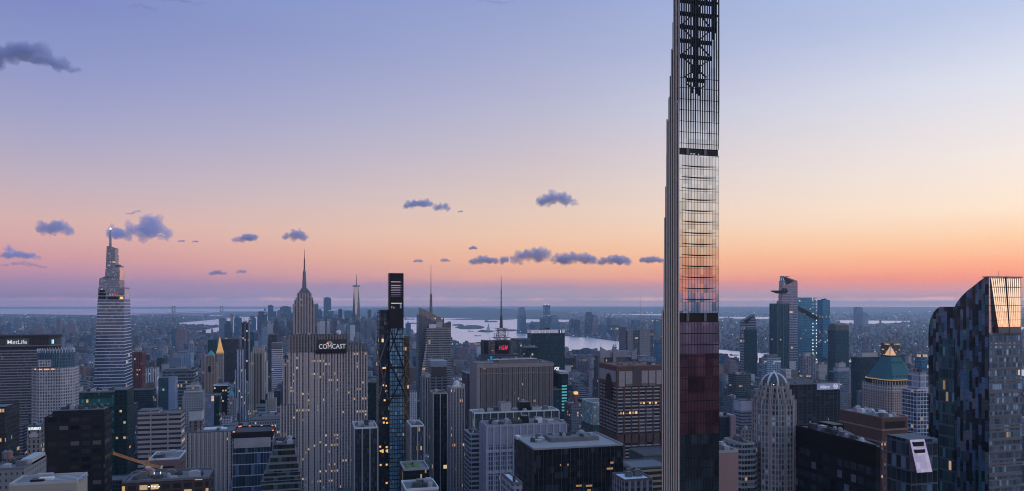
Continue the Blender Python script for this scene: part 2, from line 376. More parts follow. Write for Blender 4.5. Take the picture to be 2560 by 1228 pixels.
# ------------------------------------------------------------------ a general building
FOOT = []           # footprints of named buildings: (u0, u1, v0, v1)
RECTS = []          # what they cover in the photo: (depth, x0, x1, ytop)
RND = random.Random(11)
def foot(u0, u1, v0, v1): FOOT.append((min(u0, u1), max(u0, u1), min(v0, v1), max(v0, v1)))
def units(root, org, u0, u1, v0, v1, z, n, mats=None, big=1.0):
    """air handlers, tanks and sheds on a roof, each its own part"""
    mats = mats or [M['mech'], M['mechl'], M['roofd']]
    done = []
    for _ in range(n * 6):
        if len(done) >= n: break
        a = RND.uniform(2.5, 7) * big; b = RND.uniform(2.5, 6) * big; hh = RND.uniform(1.5, 3.6) * big
        a = min(a, (u1 - u0) * .3); b = min(b, (v1 - v0) * .4)
        x = RND.uniform(u0 + a / 2 + .6, u1 - a / 2 - .6); y = RND.uniform(v0 + b / 2 + .6, v1 - b / 2 - .6)
        if any(abs(x - p) < (a + c) / 2 + .3 and abs(y - q) < (b + d) / 2 + .3 for p, q, c, d in done): continue
        done.append((x, y, a, b)); mb = MB(); k = RND.random()
        if k < .25: mb.cyl(x, y, min(a, b) / 2, z, z + hh, n=12); mb.cyl(x, y, min(a, b) / 2 * .7, z + hh, z + hh + .5, n=12)
        else:
            mb.box(x - a / 2, x + a / 2, y - b / 2, y + b / 2, z, z + hh)
            if k > .5: mb.box(x - a / 3, x + a / 3, y - b / 3, y + b / 3, z + hh, z + hh + .7)
        part(mb, 'roof_fan' if k < .25 else 'air_handler', RND.choice(mats), root, org)
def parapet(root, org, u0, u1, v0, v1, z, h=1.3, t=.5, mat=None):
    mb = MB()
    mb.box(u0, u1, v0, v0 + t, z, z + h); mb.box(u0, u1, v1 - t, v1, z, z + h)
    mb.box(u0, u0 + t, v0 + t, v1 - t, z, z + h); mb.box(u1 - t, u1, v0 + t, v1 - t, z, z + h)
    part(mb, 'parapet', mat or M['mech'], root, org)
def ribs(root, org, u0, u1, v0, v1, z0, z1, sp, wd, dp, mat, name='pilaster_screen', sides='nwe'):
    mb = MB()
    if 'n' in sides:
        n = max(1, round((u1 - u0) / sp))
        for i in range(n + 1):
            x = u0 + (u1 - u0) * i / n; mb.box(x - wd / 2, x + wd / 2, v0 - dp, v0 + .05, z0, z1)
    n = max(1, round((v1 - v0) / sp))
    for i in range(n + 1):
        y = v0 + (v1 - v0) * i / n
        if 'e' in sides: mb.box(u0 - dp, u0 + .05, y - wd / 2, y + wd / 2, z0, z1)
        if 'w' in sides: mb.box(u1 - .05, u1 + dp, y - wd / 2, y + wd / 2, z0, z1)
    return part(mb, name, mat, root, org)
def slabs(root, org, u0, u1, v0, v1, z0, z1, fh, th, dp, mat, name='spandrel_band'):
    mb = MB(); z = z0
    while z < z1:
        mb.box(u0 - dp, u1 + dp, v0 - dp, v0 + .05, z, z + th)
        mb.box(u0 - dp, u0 + .05, v0 + .05, v1, z, z + th); mb.box(u1 - .05, u1 + dp, v0 + .05, v1, z, z + th)
        z += fh
    return part(mb, name, mat, root, org)
def T(name, label, x0, x1, yt, V, D, mat, cat='building', xl=None, pent=(), tiers=(), nunits=0, par=True, roofm=None, group=None, rib=None, band=None, parm=None, cap=None):
    """x0..x1: photo columns of the north face, yt: photo row of its roof edge, V: distance down the avenues, D: depth"""
    if xl is not None: D = VU(xl, U(x0, V)) - V    # xl: photo column of the far edge of its east face
    u0, u1 = U(x0, V), U(x1, V); zt = Z((x0 + x1) / 2, yt, V)
    org = ((u0 + u1) / 2, V + D / 2, 0); root = thing(name, label, cat, org, group)
    foot(u0, u1, V, V + D); RECTS.append((V, x0, x1, yt))
    part(MB().box(u0, u1, V, V + D, 0, zt), 'shaft', mat, root, org)
    if cap:
        part(MB().box(u0 - .4, u1 + .4, V - .4, V + D + .4, zt - cap[0], zt + .3), 'cornice', cap[1], root, org); zt += .3
    e = .4 if cap else 0
    if par: parapet(root, org, u0 - e, u1 + e, V - e, V + D + e, zt, mat=parm)
    deck = root
    if roofm or par: deck = part(MB().box(u0 + .6 - e, u1 - .6 + e, V + .6 - e, V + D - .6 + e, zt, zt + .25), 'roof_deck', roofm or M['roof'], root, org)
    for (pa, pb, py, dv0, dv1, pm) in pent:
        a, b = U(pa, V + dv0), U(pb, V + dv0); zz = Z((pa + pb) / 2, py, V + dv0)
        ph = part(MB().box(a, b, V + dv0, V + dv1, zt + .1, zz), 'penthouse', pm or M['mech'], root, org)
        part(MB().box(a + .4, b - .4, V + dv0 + .4, V + dv1 - .4, zz, zz + .35), 'roof_deck', M['roof'], ph, org)
        if b - a > 9: units(ph, org, a + .5, b - .5, V + dv0 + .5, V + dv1 - .5, zz + .3, min(6, int((b - a) / 6)), big=.7)
    for (pa, pb, py, dv0, dv1) in tiers:
        a, b = U(pa, V + dv0), U(pb, V + dv0); zz = Z((pa + pb) / 2, py, V + dv0)
        part(MB().box(a, b, V + dv0, V + dv1, 0, zz), 'setback_tier', mat, root, org); foot(a, b, V + dv0, V + dv1); RECTS.append((V + dv0, pa, pb, py))
    if nunits: units(deck, org, u0 + 1, u1 - 1, V + 1, V + D - 1, zt + .2, nunits)
    if rib: ribs(root, org, u0, u1, V, V + D, rib[4] if len(rib) > 4 else 0, zt + .2, *rib[:4])
    if band: slabs(root, org, u0, u1, V, V + D, band[0], zt - band[1], *band[1:])
    return root, org, u0, u1, zt
def text(s, size, loc, mat, parent, org, name='lettering', bold=.02, ext=.3, shear=0, align='LEFT', sx=1.0):
    c = bpy.data.curves.new(name, 'FONT'); c.body = s; c.size = size; c.extrude = ext; c.offset = bold * size; c.shear = shear; c.align_x = align; c.resolution_u = 3
    c.materials.append(mat)
    tmp = bpy.data.objects.new(name, c); COL.objects.link(tmp)
    me = bpy.data.meshes.new_from_object(tmp.evaluated_get(bpy.context.evaluated_depsgraph_get())); bpy.data.objects.remove(tmp); me.name = name
    o = bpy.data.objects.new(name, me); COL.objects.link(o); o.parent = parent
    o.location = (loc[0] - org[0], loc[1] - org[1], loc[2] - org[2]); o.rotation_euler = (R(90), 0, 0); o.scale = (sx, 1, 1)
    return o
def lattice_mast(mb, x, y, z0, z1, r0, r1, t):
    """a square lattice tower with crossed bracing"""
    n = max(3, int((z1 - z0) / (r0 + r1) / 1.3))
    c = lambda k, i: (x + (r0 + (r1 - r0) * k) * (1, 1, -1, -1)[i % 4], y + (r0 + (r1 - r0) * k) * (1, -1, -1, 1)[i % 4], z0 + (z1 - z0) * k)
    for i in range(4): mb.bar(c(0, i), c(1, i), t, t * .8)
    for j in range(n):
        for i in range(4):
            mb.bar(c(j / n, i), c((j + 1) / n, i + 1), t * .6); mb.bar(c(j / n, i + 1), c((j + 1) / n, i), t * .6); mb.bar(c(j / n, i), c(j / n, i + 1), t * .6)
# ================================================================== landmark towers
# ---- the slender glass tower with terracotta sides
V = 330.0; ua, ub = U(1698, V), U(1797, V); org = (ua, V, 0)
t_ = thing('slender_tower', 'extremely slender mirror glass tower with stepped ribbed side, running out of the picture', 'skyscraper', org)
zf = lambda y: Z(1745, y, V)
foot(ua, ub, V, V + 20); RECTS.append((V, 1655, 1797, -50))
strips = [(1654, 1659, 778), (1659, 1661, 655), (1661, 1663, 548), (1663, 1665.3, 467), (1665.3, 1667.6, 385), (1667.6, 1670.6, 303), (1670.6, 1674, 247), (1674, 1677.4, 190), (1677.4, 1681, 127), (1681, 1684, 55), (1684, 1687.5, -22), (1687.5, 1691, -22)]
side_glass = plain('side_glazing', (.012, .011, .012), .25, .2)
side_glass2 = plain('dark_core', (.012, .013, .015), .4)
vtop = VU(1687.5, ua)
for a, b, y in strips[:-2]:
    va, vb = VU(b, ua), VU(a, ua)
    part(MB().box(ua, ub, va, vb - .01, 0, Z(1690, max(y, 258), va)), 'setback_tier', side_glass, t_, org)
    if y < 258: part(MB().box(ua, ua + 1.6, va, vb - .01, Z(1690, 258, va), Z(1690, y, va)), 'setback_tier', side_glass, t_, org)
core = MB(); core.box(ua, ub, V + .7, vtop, 0, zf(372)); part(core, 'core', side_glass2, t_, org)
v = V + .35; vend = VU(1654, ua)
while v < vend + .3:       # terracotta pilasters, each as tall as the step it stands on
    ys = [y for a, b, y in strips if VU(b, ua) - .02 <= v < VU(a, ua)]
    y = ys[0] if ys else (-22 if v < vtop else 778)
    part(MB().box(ua - .28, ua + .02, v - .5, v + .5, 0, Z(1690, y, v) + .6), 'pilaster', M['terra'], t_, org); v += 2.45
def mirror(name, col, rough=.03, tilt=.006, fh=4.4, bw=2.2, var=.12, metal=1.0):
    m_ = bpy.data.materials.new(name); m_.use_nodes = True; t = NT(m_.node_tree); b = t.n['Principled BSDF']
    co = t.new('ShaderNodeTexCoord').outputs['Object']; x, y, z = t.sep(co); N = t.new('ShaderNodeNewGeometry').outputs['Normal']
    wn = t.white(t.comb(t.m('FLOOR', t.m('DIVIDE', x, bw)), t.m('FLOOR', t.m('DIVIDE', y, bw)), t.m('FLOOR', t.m('DIVIDE', z, fh))))
    t.put(b.inputs['Base Color'], t.mul(col, t.m('MULTIPLY_ADD', wn[0], var, 1 - var / 2))); b.inputs['Metallic'].default_value = metal; b.inputs['Roughness'].default_value = rough
    t.put(b.inputs['Normal'], t.v('NORMALIZE', t.v('ADD', N, t.v('SCALE', t.v('SUBTRACT', wn[1], (.5, .5, .5)), tilt))))
    return m_
MIR = mirror('mirror_glass', (.45, .465, .505), .035, .014, 4.4, 2.2, .3); MIRLOW = mirror('maroon_reflection_glass', (.31, .125, .145), .06, .035, 8.2, 4.6, .9, .9)
MIRNAVY = mirror('navy_reflection_glass', (.10, .13, .16), .06, .04, 8.2, 3.1, 1.0, .8)
for y0, y1, m_ in ((1240, 1087, MIRNAVY), (1087, 884, MIRLOW), (884, 806, mirror('rose_reflection_glass', (.52, .31, .36), .05, .02, 8.2, 3.1, .35, .92)), (783, 389, MIR)):  # reflected sky and city painted as stepped tints down the lower glass
    part(MB().box(ua, ub, V, V + .6, zf(y0) if y0 < 1230 else 0, zf(y1)), 'curtain_wall', m_, t_, org)
NM = 13; mull = [ua + (ub - ua) * i / NM for i in range(NM + 1)]
for y0, y1 in ((1240, 806), (783, 389)):
    mb = MB()
    for i, x in enumerate(mull): mb.box(x - .06, x + .06, V - .05, V + .05, max(zf(y0), 0), zf(y1))
    part(mb, 'mullion_screen', M['dark'], t_, org)
for i, y in enumerate([415 + 27.7 * k for k in range(14)]):   # sagging dark spandrels at every second floor
    if y > 775: break
    mb = MB(); n = 12; w0 = ua + (ub - ua) * .06; w1 = ua + (ub - ua) * .93; z = zf(y)
    for k in range(n):
        a, b = k / n, (k + 1) / n; sg = lambda q: .12 + .62 * (1 - (2 * q - 1) ** 2)
        xa, xb = w0 + (w1 - w0) * a, w0 + (w1 - w0) * b
        mb.loft([(xa, V - .16), (xb, V - .16), (xb, V + .03), (xa, V + .03)], [z - sg(a), z - sg(b), z - sg(b), z - sg(a)], [(xa, V - .16), (xb, V - .16), (xb, V + .03), (xa, V + .03)], [z + .1 - sg(a) * .3, z + .1 - sg(b) * .3, z + .1 - sg(b) * .3, z + .1 - sg(a) * .3])
    part(mb, 'spandrel', M['dark'], t_, org)
    mb = MB().box(ua, ub, V - .1, V + .04, zf(y + 8) - .08, zf(y + 8) + .08); part(mb, 'transom', M['dark'], t_, org)
for k in range(15):
    y = 834 + 28 * k; mb = MB().box(ua, ub, V - .1, V + .04, zf(y) - .22, zf(y) + .22); part(mb, 'transom', M['dark'], t_, org)
for y0, y1 in ((388.5, 372.5), (805.5, 783.5)):     # the two open machine floors
    for q in (.22, .66):
        x = ua + (ub - ua) * q; part(MB().box(x - .7, x + .7, V + .1, V + .7, zf(y0), zf(y1)), 'column', M['mech'], t_, org)
    part(MB().box(ua, ub, V + .05, V + .7, zf(y0) - .1, zf(y0) + .35), 'floor_edge', M['dark'], t_, org)
for q in (.30, .33, .37, .40, .50):
    x = ua + (ub - ua) * q; part(MB().box(x - .22, x + .22, V + .45, V + .68, zf(386.6), zf(384.2)), 'lamp', M['wlet'], t_, org)
# crown: fins, the last glass panes between them, then an open steel frame
rr = random.Random(5); NF = 17; fx = [ua + (ub - ua) * i / NF for i in range(NF + 1)]
mb = MB(); bk = MB()
for i, x in enumerate(fx):
    a0 = .10; a1 = (.66 if i % 2 else .42) if 0 < i < NF else .6
    for (za, zb, wa, wb) in ((zf(372), zf(250), a0, a1), (zf(250), zf(-24), a1, a1)):
        mb.loft(rect(x - wa / 2, x + wa / 2, V - .1, V + .28), za, rect(x - wb / 2, x + wb / 2, V - .1, V + .28), zb)
    bk.box(x - .24, x + .24, vtop - .1, vtop + .15, zf(250), zf(-24))
part(mb, 'fin_screen', M['dark'], t_, org); part(bk, 'rear_fin_screen', M['dark'], t_, org)
for i in range(NF):
    xm = 1700 + 92 * (i + .5) / NF
    dd = abs(xm - 1740); top = 240 - (dd * 1.3 if dd < 19 else 25 + (dd - 19) * 3.2) + rr.uniform(-16, 10) - (55 if xm > 1776 else 0)
    part(MB().box(fx[i] + .16, fx[i + 1] - .16, V + .1, V + .4, zf(372), zf(top)), 'glass_pane', MIR, t_, org)
part(MB().box(ua, ub, V + .7, vtop, zf(372), zf(255)), 'upper_core', side_glass2, t_, org)
for i, y in enumerate((360, 332, 305, 277, 250, 222, 197)):
    part(MB().box(ua, ub, V - .1, V + .12, zf(y) - .1, zf(y) + .1), 'transom', M['dark'], t_, org)
for y in (198, 140, 101, 66, 33, 1):
    part(MB().box(ua, ub, V + .8, vtop - .4, zf(y) - .5, zf(y) + .5), 'gallery', M['dark'], t_, org)
um = (ua + ub) / 2 - .6
for y0, y1 in ((250, 200), (200, 140), (140, 67), (67, -20)):
    mb = MB()
    for sx_ in (ua + 1.5, ub - 3): mb.bar((um, V + 1.5, zf((y0 + y1) / 2)), (sx_, V + 1.5, zf(y0)), .55); mb.bar((um, V + 1.5, zf((y0 + y1) / 2)), (sx_, V + 1.5, zf(y1)), .55)
    part(mb, 'cross_brace', M['dark'], t_, org)
    part(MB().box(um - 2.2, um + 2.2, V + 1.2, V + 2.6, zf((y0 + y1) / 2) - 2, zf((y0 + y1) / 2) + 2), 'brace_node', M['dark'], t_, org)
part(MB().box(um - .6, um + .6, V + 1.6, vtop - .6, zf(255), zf(-24)), 'lift_shaft', M['dark'], t_, org)
for x in (ub - 3.4, ua + .35):
    part(MB().box(x, x + (2.6 if x > um else .5), V + .8, V + 1.2, zf(150 if x > um else 250), zf(-24)), 'closed_panel', side_glass2, t_, org)

# ---- the curved-roof tower with patchwork panels
V = 310.0; ua, ub = U(2470, V), U(2553, V); org = (ua, V, 0)
t_ = thing('patchwork_tower', 'curved-roof tower of dark and blue patchwork panels with a bright glass screen', 'skyscraper', org)
foot(ua, ub, V, V + 42); RECTS.append((V, 2318, 2553, 692))
def patch_mat():
    m_ = bpy.data.materials.new('patchwork_panels'); m_.use_nodes = True; t = NT(m_.node_tree); b = t.n['Principled BSDF']
    co = t.new('ShaderNodeTexCoord').outputs['Object']; x, y, z = t.sep(co); N = t.new('ShaderNodeNewGeometry').outputs['Normal']
    iy = t.m('FLOOR', t.m('DIVIDE', y, 1.9)); sh = t.white(t.comb(iy, 3.3, 0))[0]
    iz = t.m('FLOOR', t.m('ADD', t.m('DIVIDE', z, 5.4), sh))
    wn = t.white(t.comb(iy, iz, t.m('FLOOR', t.m('DIVIDE', x, 1.6)))); q = wn[0]
    big = t.noise(t.v('MULTIPLY', co, (.05, .11, .02)), 1.0, 2.0)
    q2 = t.m('ADD', q, t.m('MULTIPLY', t.m('SUBTRACT', big, .5), .7))
    col = t.ramp(q2, [(0, (.02, .026, .036)), (.30, (.035, .045, .06)), (.42, (.10, .12, .13)), (.52, (.05, .095, .13)), (.64, (.12, .19, .31)), (.80, (.15, .23, .36)), (.87, (.22, .23, .25)), (.95, (.06, .20, .22))])
    for e in t.n:
        if e.type == 'VALTORGB': e.color_ramp.interpolation = 'CONSTANT'
    line = t.m('LESS_THAN', t.m('FRACT', t.m('DIVIDE', z, 3.4)), .05)
    t.put(b.inputs['Base Color'], t.mul(col, t.m('MULTIPLY_ADD', line, -.5, 1.0)))
    b.inputs['Roughness'].default_value = .18; b.inputs['Metallic'].default_value = .35
    t.put(b.inputs['Normal'], t.v('NORMALIZE', t.v('ADD', N, t.v('SCALE', t.v('SUBTRACT', wn[1], (.5, .5, .5)), .05))))
    return m_
PATCH = patch_mat()
def profile(lst, u0, u1, name):
    pts = []
    for x, y in lst:
        v = VU(x, ua); pts.append((v, Z(x, y, v)))
    pts = [(pts[0][0], 0)] + pts + [(pts[-1][0], 0)]
    n = len(pts); mb = MB()
    mb.add([(u0, a, b) for a, b in pts] + [(u1, a, b) for a, b in pts],
           [tuple(range(n)), tuple(range(2 * n - 1, n - 1, -1))] + [((i + 1) % n, i, n + i, n + (i + 1) % n) for i in range(n)])
    return part(mb, name, PATCH, t_, org)
profile([(2470, 692), (2464, 692), (2450, 702), (2434, 715), (2418, 727), (2404, 741), (2394, 753), (2387, 766)], ua, ub, 'shaft')
profile([(2386.5, 767), (2347, 767), (2339, 772), (2331, 781), (2325, 793), (2320, 812), (2318, 832)], ua + .8, ub, 'lower_wing')
onef = fac('ribbon_glass', (.10, .10, .12), (.16, .17, .20), (.30, .36, .42), FloorH=3.55, BayW=1.5, WinX=.86, WinZ=.78, Band=1, GMetal=.75, GRough=.05, GVar=.9, Tilt=.05, Lit=.004)
zf = lambda y: Z(2512, y, V)
part(MB().box(ua + .3, ub - .3, V - .5, V - .01, 0, zf(833)), 'window_front', onef, t_, org)
for y in [862 + 29.5 * k for k in range(13)]:
    part(MB().box(ua, ub, V - .75, V - .5, zf(y) - .55, zf(y) + .55), 'spandrel', M['mech'], t_, org)
BRI = mirror('bright_mirror_glass', (.66, .60, .57), .10, .02, 3.4, 1.5, .15)
# glass screen of the crown: mirror panes set between metal margins that lean in towards the foot
zt, zb = zf(694), zf(832)
sc = MB(); ins = lambda k: (ua + (ub - ua) * (.05 + .14 * (1 - k)), ua + (ub - ua) * (.96 - .10 * (1 - k)))
(a0, a1), (b0, b1) = ins(0), ins(1)
part(MB().box(ua + .25, ub - .25, V - .35, V - .01, zb, zt), 'crown_screen', mirror('pale_panels', (.52, .50, .55), .22, .01, 3.4, 1.3, .1), t_, org)
part(MB().loft(rect(a0, a1, V - 2.2, V - .34), zb + 3, rect(b0, b1, V - .5, V - .34), zt - .6), 'bright_pane', BRI, t_, org)
mb = MB()
for i in range(15):
    k = i / 14; mb.bar((a0 + (a1 - a0) * k, V - 2.3, zb), (b0 + (b1 - b0) * k, V - .56, zt), .16 if i != 7 else .5)
part(mb, 'mullion_screen', M['dark'], t_, org)
for y in (718, 743, 764, 780, 800): part(MB().box(ua + .9, ub - .9, V - 2.0, V - .45, zf(y) - .07, zf(y) + .1), 'transom', M['dark'], t_, org)
part(MB().box(a0, a1, V - 2.4, V - .6, zb, zf(817)), 'louvre_band', M['mech'], t_, org)
part(MB().box(ua - .4, ub + .4, V - .8, V + 3, zt, zt + .5), 'roof_rim', M['mech'], t_, org)
for k, hh in ((.42, 3.6), (.66, 1.2), (.72, 1.0)): x = ua + (ub - ua) * k; part(MB().bar((x, V + 2, zt), (x, V + 2, zt + hh * .95), .1), 'antenna', M['mech'], t_, org)
bay = fac('teal_bay_windows', (.05, .055, .065), (.08, .10, .12), (.09, .17, .19), FloorH=6.2, BayW=2.0, WinX=.84, WinZ=.8, Band=1, GMetal=.6, GVar=1.0, Tilt=.05)
v0, v1 = VU(2385, ua), VU(2346, ua)
part(MB().box(ua + .25, ua + .82, v0, v1, 0, Z(2365, 845, v1)), 'bay_window', bay, t_, org)

# ---- tall black tower with tapering sides and louvred crown
V = 690.0; zf = lambda y: Z(990, y, V); org = (U(990, V), V, 0)
t_ = thing('tapered_tower', 'slim black tower with slotted top, blue window grid and slanting braces', 'skyscraper', org); foot(U(945, V), U(1027, V), V, V + 40); RECTS.append((V, 945, 1027, 775))
blk = plain('black_panels', (.016, .018, .022), .35, .3)
grid = fac('blue_window_grid', (.022, .026, .032), None, (.34, .60, .78), FloorH=3.9, BayW=2.3, WinX=.8, WinZ=.8, GMetal=.8, GVar=.5, Tilt=.03, Lit=.004)
dgrid = fac('dim_window_grid', (.03, .032, .036), None, (.06, .075, .09), FloorH=3.9, BayW=2.3, WinX=.8, WinZ=.82, GMetal=.5, GVar=.6, Tilt=.05, Lit=.012, LitCol=(1, .6, .2), LitS=.8)
bron = fac('bronze_grid', (.10, .075, .05), None, (.10, .085, .07), FloorH=3.9, BayW=2.3, WinX=.7, WinZ=.8, GMetal=.5, GVar=.6, Lit=.01)
def wedge(xa, xb, ya, xc, xd, y1, dv0, dv1, mat, name, z0=None):
    a, b, c, d = U(xa, V), U(xb, V), U(xc, V), U(xd, V)
    z0 = 0 if z0 is None else z0
    mb = MB().loft(rect(c, d, V + dv0, V + dv1), z0, rect(a, b, V + dv0, V + dv1), zf(ya)); return part(mb, name, mat, t_, org)
wedge(974, 1009, 822, 971, 1013, 1228, 0, 30, grid, 'shaft')
part(MB().loft(rect(U(974, V), U(1009.2, V), V, V + 30), zf(822), rect(U(973, V), U(1009, V), V, V + 30), zf(775)), 'dark_storey', blk, t_, org)
# slotted screen at the top: solid frame, slots open to the sky
l, r = U(973, V), U(1009, V); zs0, zs1 = zf(775), zf(683)
il, ir = U(977.5, V), U(1004.5, V)
part(MB().box(l, il, V, V + 12, zs0, zs1), 'screen_jamb', blk, t_, org); part(MB().box(ir, r, V, V + 12, zs0, zs1), 'screen_jamb', blk, t_, org)
part(MB().box(il, ir, V, V + 12, zf(703), zs1), 'screen_head', blk, t_, org)
part(MB().box(il, ir, V + .8, V + 12, zs0, zf(757)), 'plant_block', blk, t_, org)
sl = [703.6, 706, 712.5, 714.5, 717.6, 719.2, 722.4, 723.6, 726.5, 727.6, 731, 732, 735.5, 736.3, 740, 740.6]
for k in range(1, len(sl) - 1, 2): part(MB().box(il, ir, V, V + (1.5 if k < 8 else 7), zf(sl[k + 1]), zf(sl[k])), 'louvre', blk, t_, org)
part(MB().box(il, ir, V, V + 12, zf(757), zf(740.6)), 'louvre_block', blk, t_, org)
part(MB().box(il + .3, ir, V + .3, V + .8, zf(759.6), zf(757.4)), 'light_strip', M['wlet'], t_, org)
part(MB().box(ir - 1.6, ir - .2, V + .3, V + .8, zf(771), zf(759.8)), 'light_strip', M['white'], t_, org)
for k, (a, b) in enumerate(((.02, .12), (.18, .26), (.28, .4))): part(MB().box(il + (ir - il) * a, il + (ir - il) * b, V + .4, V + .8, zf(771), zf(765 + 2 * k)), 'machine', M['white'], t_, org)
wedge(950, 972.8, 775, 944, 970.5, 1228, 6, 34, dgrid, 'east_wing')
wedge(1009.2, 1025, 841, 1013.5, 1027.5, 1228, 4, 30, bron, 'west_wing')
mb = MB()
for (xa, ya, xb, yb) in ((974, 820, 1012, 930), (1009, 790, 974, 880), (1012, 930, 972, 1010), (972, 900, 1012, 985)):
    mb.bar((U(xa, V), V - .2, zf(ya)), (U(xb, V), V - .2, zf(yb)), 1.1)
for y in (847, 918, 990): mb.box(U(973, V), U(1011, V), V - .3, V + .1, zf(y) - .7, zf(y) + .7)
part(mb, 'brace_frame', blk, t_, org)
mb = MB()
for (xa, ya, xb, yb) in ((950, 905, 972, 840), (948, 1000, 970, 910), (972, 1000, 950, 905)): mb.bar((U(xa, V), V + 5.6, zf(ya)), (U(xb, V), V + 5.6, zf(yb)), 1.0)
part(mb, 'brace_frame', M['mech'], t_, org)
mb = MB()
for k in range(9):
    y = 880 + 24 * k; a = (U(1010.5, V), U(1024, V))[k % 2]; b = (U(1024, V), U(1010.5, V))[k % 2]; mb.bar((a, V + 3.7, zf(y)), (b, V + 3.7, zf(y + 24)), .7)
part(mb, 'brace_frame', plain('bronze', (.22, .16, .08), .5, .4), t_, org)
for (x, y) in ((958, 921), (963, 921), (957, 964), (964, 966), (965, 979), (961, 1002), (958, 1047), (965, 1048), (959, 1058), (967, 1059), (1003, 1182), (1004, 1194), (950, 1118), (966, 1120), (951, 1129), (966, 1129), (966, 1164), (951, 1164), (966, 1210)):
    a = U(x - 1.6, V + 5.7); part(MB().box(a, a + 1.6, V - .1 if x > 980 else V + 5.6, V + .3 if x > 980 else V + 6.2, zf(y + 2.2), zf(y - 2.2)), 'lit_window', M['amber'], t_, org)

# ---- tapering glass supertall with pale floor bands
V = 1450.0; xr = 310
zf = lambda y: Z(280, y, V); org = (U(280, V), V, 0)
t_ = thing('banded_supertall', 'tapering glass supertall with pale floor bands, angular stepped crown and needle spire', 'skyscraper', org); foot(U(233, V), U(335, V), V, V + 62); RECTS.append((V, 240, 326, 720))
OV = fac('banded_glass', (.10, .12, .16), (.60, .62, .70), (.10, .14, .21), FloorH=5.7, BayW=3.0, WinX=.93, WinZ=.80, Band=1, GMetal=.55, GRough=.10, GVar=.35, Lit=.006, Tilt=.02)
OVD = fac('plain_dark_glass', (.18, .20, .25), (.24, .26, .32), (.17, .19, .25), FloorH=3.0, BayW=2.0, WinX=.9, WinZ=.7, Band=1, GMetal=.5, GRough=.15, Tilt=.02)
def tap(xa, xb, ya, xc, xd, yb, d0, d1, D0, D1, m_, name, zl=None):
    p0 = rect(U(xa, V), U(xb, V), V + d0, V + D0); p1 = rect(U(xc, V), U(xd, V), V + d1, V + D1)
    return part(MB().loft(p0, zf(ya) if ya < 1700 else 0, p1, zl or zf(yb)), name, m_, t_, org)
tap(228, 318, 1701, 245, 310, 733, -10, 0, 60, 45, OV, 'shaft')
tap(245, 310, 733, 245.5, 309.5, 718, 0, .5, 45, 44, OVD, 'sky_lobby')
z_ = lambda a: [zf(q) for q in a]
tap(246.6, 298, 718, 247, 297, 0, 2, 3, 40, 38, OVD, 'crown_tier', z_([697, 690, 684, 690]))
tap(262, 298, 692, 263, 297.5, 0, 1, 2, 38, 37, OVD, 'crown_tier', z_([672, 667, 662, 668]))
tap(262, 286.5, 670, 264, 285.5, 0, 6, 7, 32, 30, OVD, 'crown_tier', z_([615, 621, 619, 613]))
pink = mirror('rose_reflection_side_glass', (.8, .72, .75), .1, .02, 5.7, 4, .2)  # pink of the reflected western sky is tinted into this mirror
for (xa, ya, yb, dv) in ((310, 748, 722, 44), (298, 700, 668, 36)):
    u = U(xa, V); part(MB().box(u - 1, u + .5, V + 3, V + dv - 3, zf(ya), zf(yb)), 'west_pane', pink, t_, org)
mb = MB(); x, y = U(271, V), V + 14
mb.cyl(x, y, 2.3, zf(616), zf(590), 1.7, 10); mb.cyl(x, y, 1.7, zf(590), zf(572), .8, 10); part(mb, 'spire', M['steel'], t_, org)
part(MB().dome(x, y, 1.6, zf(572), 3, 10, 4), 'beacon', M['lamp'], t_, org)
part(MB().box(U(287, V), U(298, V), V + 8, V + 16, zf(670), zf(661)), 'window_rig', M['mech'], t_, org)
for (xa, xb, y, m_) in ((273, 277, 737, M['white']), (279, 284, 737, M['white']), (286, 290.5, 737, M['red']), (249, 262, 728, M['dark']), (247, 265, 736, M['dark']), (247, 265, 744.5, M['dark']), (269, 297, 745, M['dark']), (300, 308, 745, M['amber']) ):
    part(MB().box(U(xa, V), U(xb, V), V - .9, V + 1.2, zf(y + 3), zf(y - 3)), 'lobby_window', m_, t_, org)
for (xa, xb, y) in ((252, 256, 862), (262, 284, 862), (248, 252, 869), (266, 292, 869), (262, 275, 876), (260, 268, 903), (268, 276, 903), (286, 300, 903)):
    dv = -10 * (y - 733) / 970; part(MB().box(U(xa, V), U(xb, V), V + dv * 1.2 - .7, V + 1, zf(y + 1), zf(y - 1)), 'lit_window', M['gold'], t_, org)

# ---- art deco tower with stepped crown and tall mast
V = 2150.0; zf = lambda y: Z(760, y, V); org = (U(760, V), V + 25, 0)
t_ = thing('deco_tower', 'art deco limestone tower with setbacks, metal mast base and tall antenna', 'skyscraper', org); foot(U(725, V), U(795, V), V, V + 60); RECTS.append((V, 733, 787, 755))
DEC = fac('deco_limestone', (.36, .29, .26), (.12, .105, .11), (.05, .055, .07), FloorH=3.9, BayW=7.6, WinX=.42, WinZ=.62, Lit=.006, GVar=.8)
def tier(xa, xb, ya, yb, dv, m_, name='setback_tier', c=0):
    a, b = U(xa, V + dv), U(xb, V + dv); z0 = zf(ya) if ya < 1300 else 0
    pl = oct_(a, b, V + dv, V + 56 - dv, c) if c else rect(a, b, V + dv, V + 56 - dv)
    return part(MB().prism(pl, z0, zf(yb)), name, m_, t_, org)
tier(728, 792, 1400, 862, -4, DEC); tier(732, 787.5, 1400, 760, 0, DEC, 'shaft')
tier(739, 782, 760, 744, 3, DEC); tier(742.5, 779, 744, 733, 5, DEC)
for xa, xb in ((735.5, 742), (778, 784)): tier(xa, xb, 760, 751, 2, DEC, 'shoulder')
ME = plain('crown_metal', (.13, .17, .20), .4, .5)
tier(746.5, 775.5, 733, 729, 8, ME, 'crown_tier'); tier(749, 773, 729, 725.5, 11, ME, 'crown_tier'); tier(752, 770, 725.5, 721, 14, ME, 'crown_tier', 3)
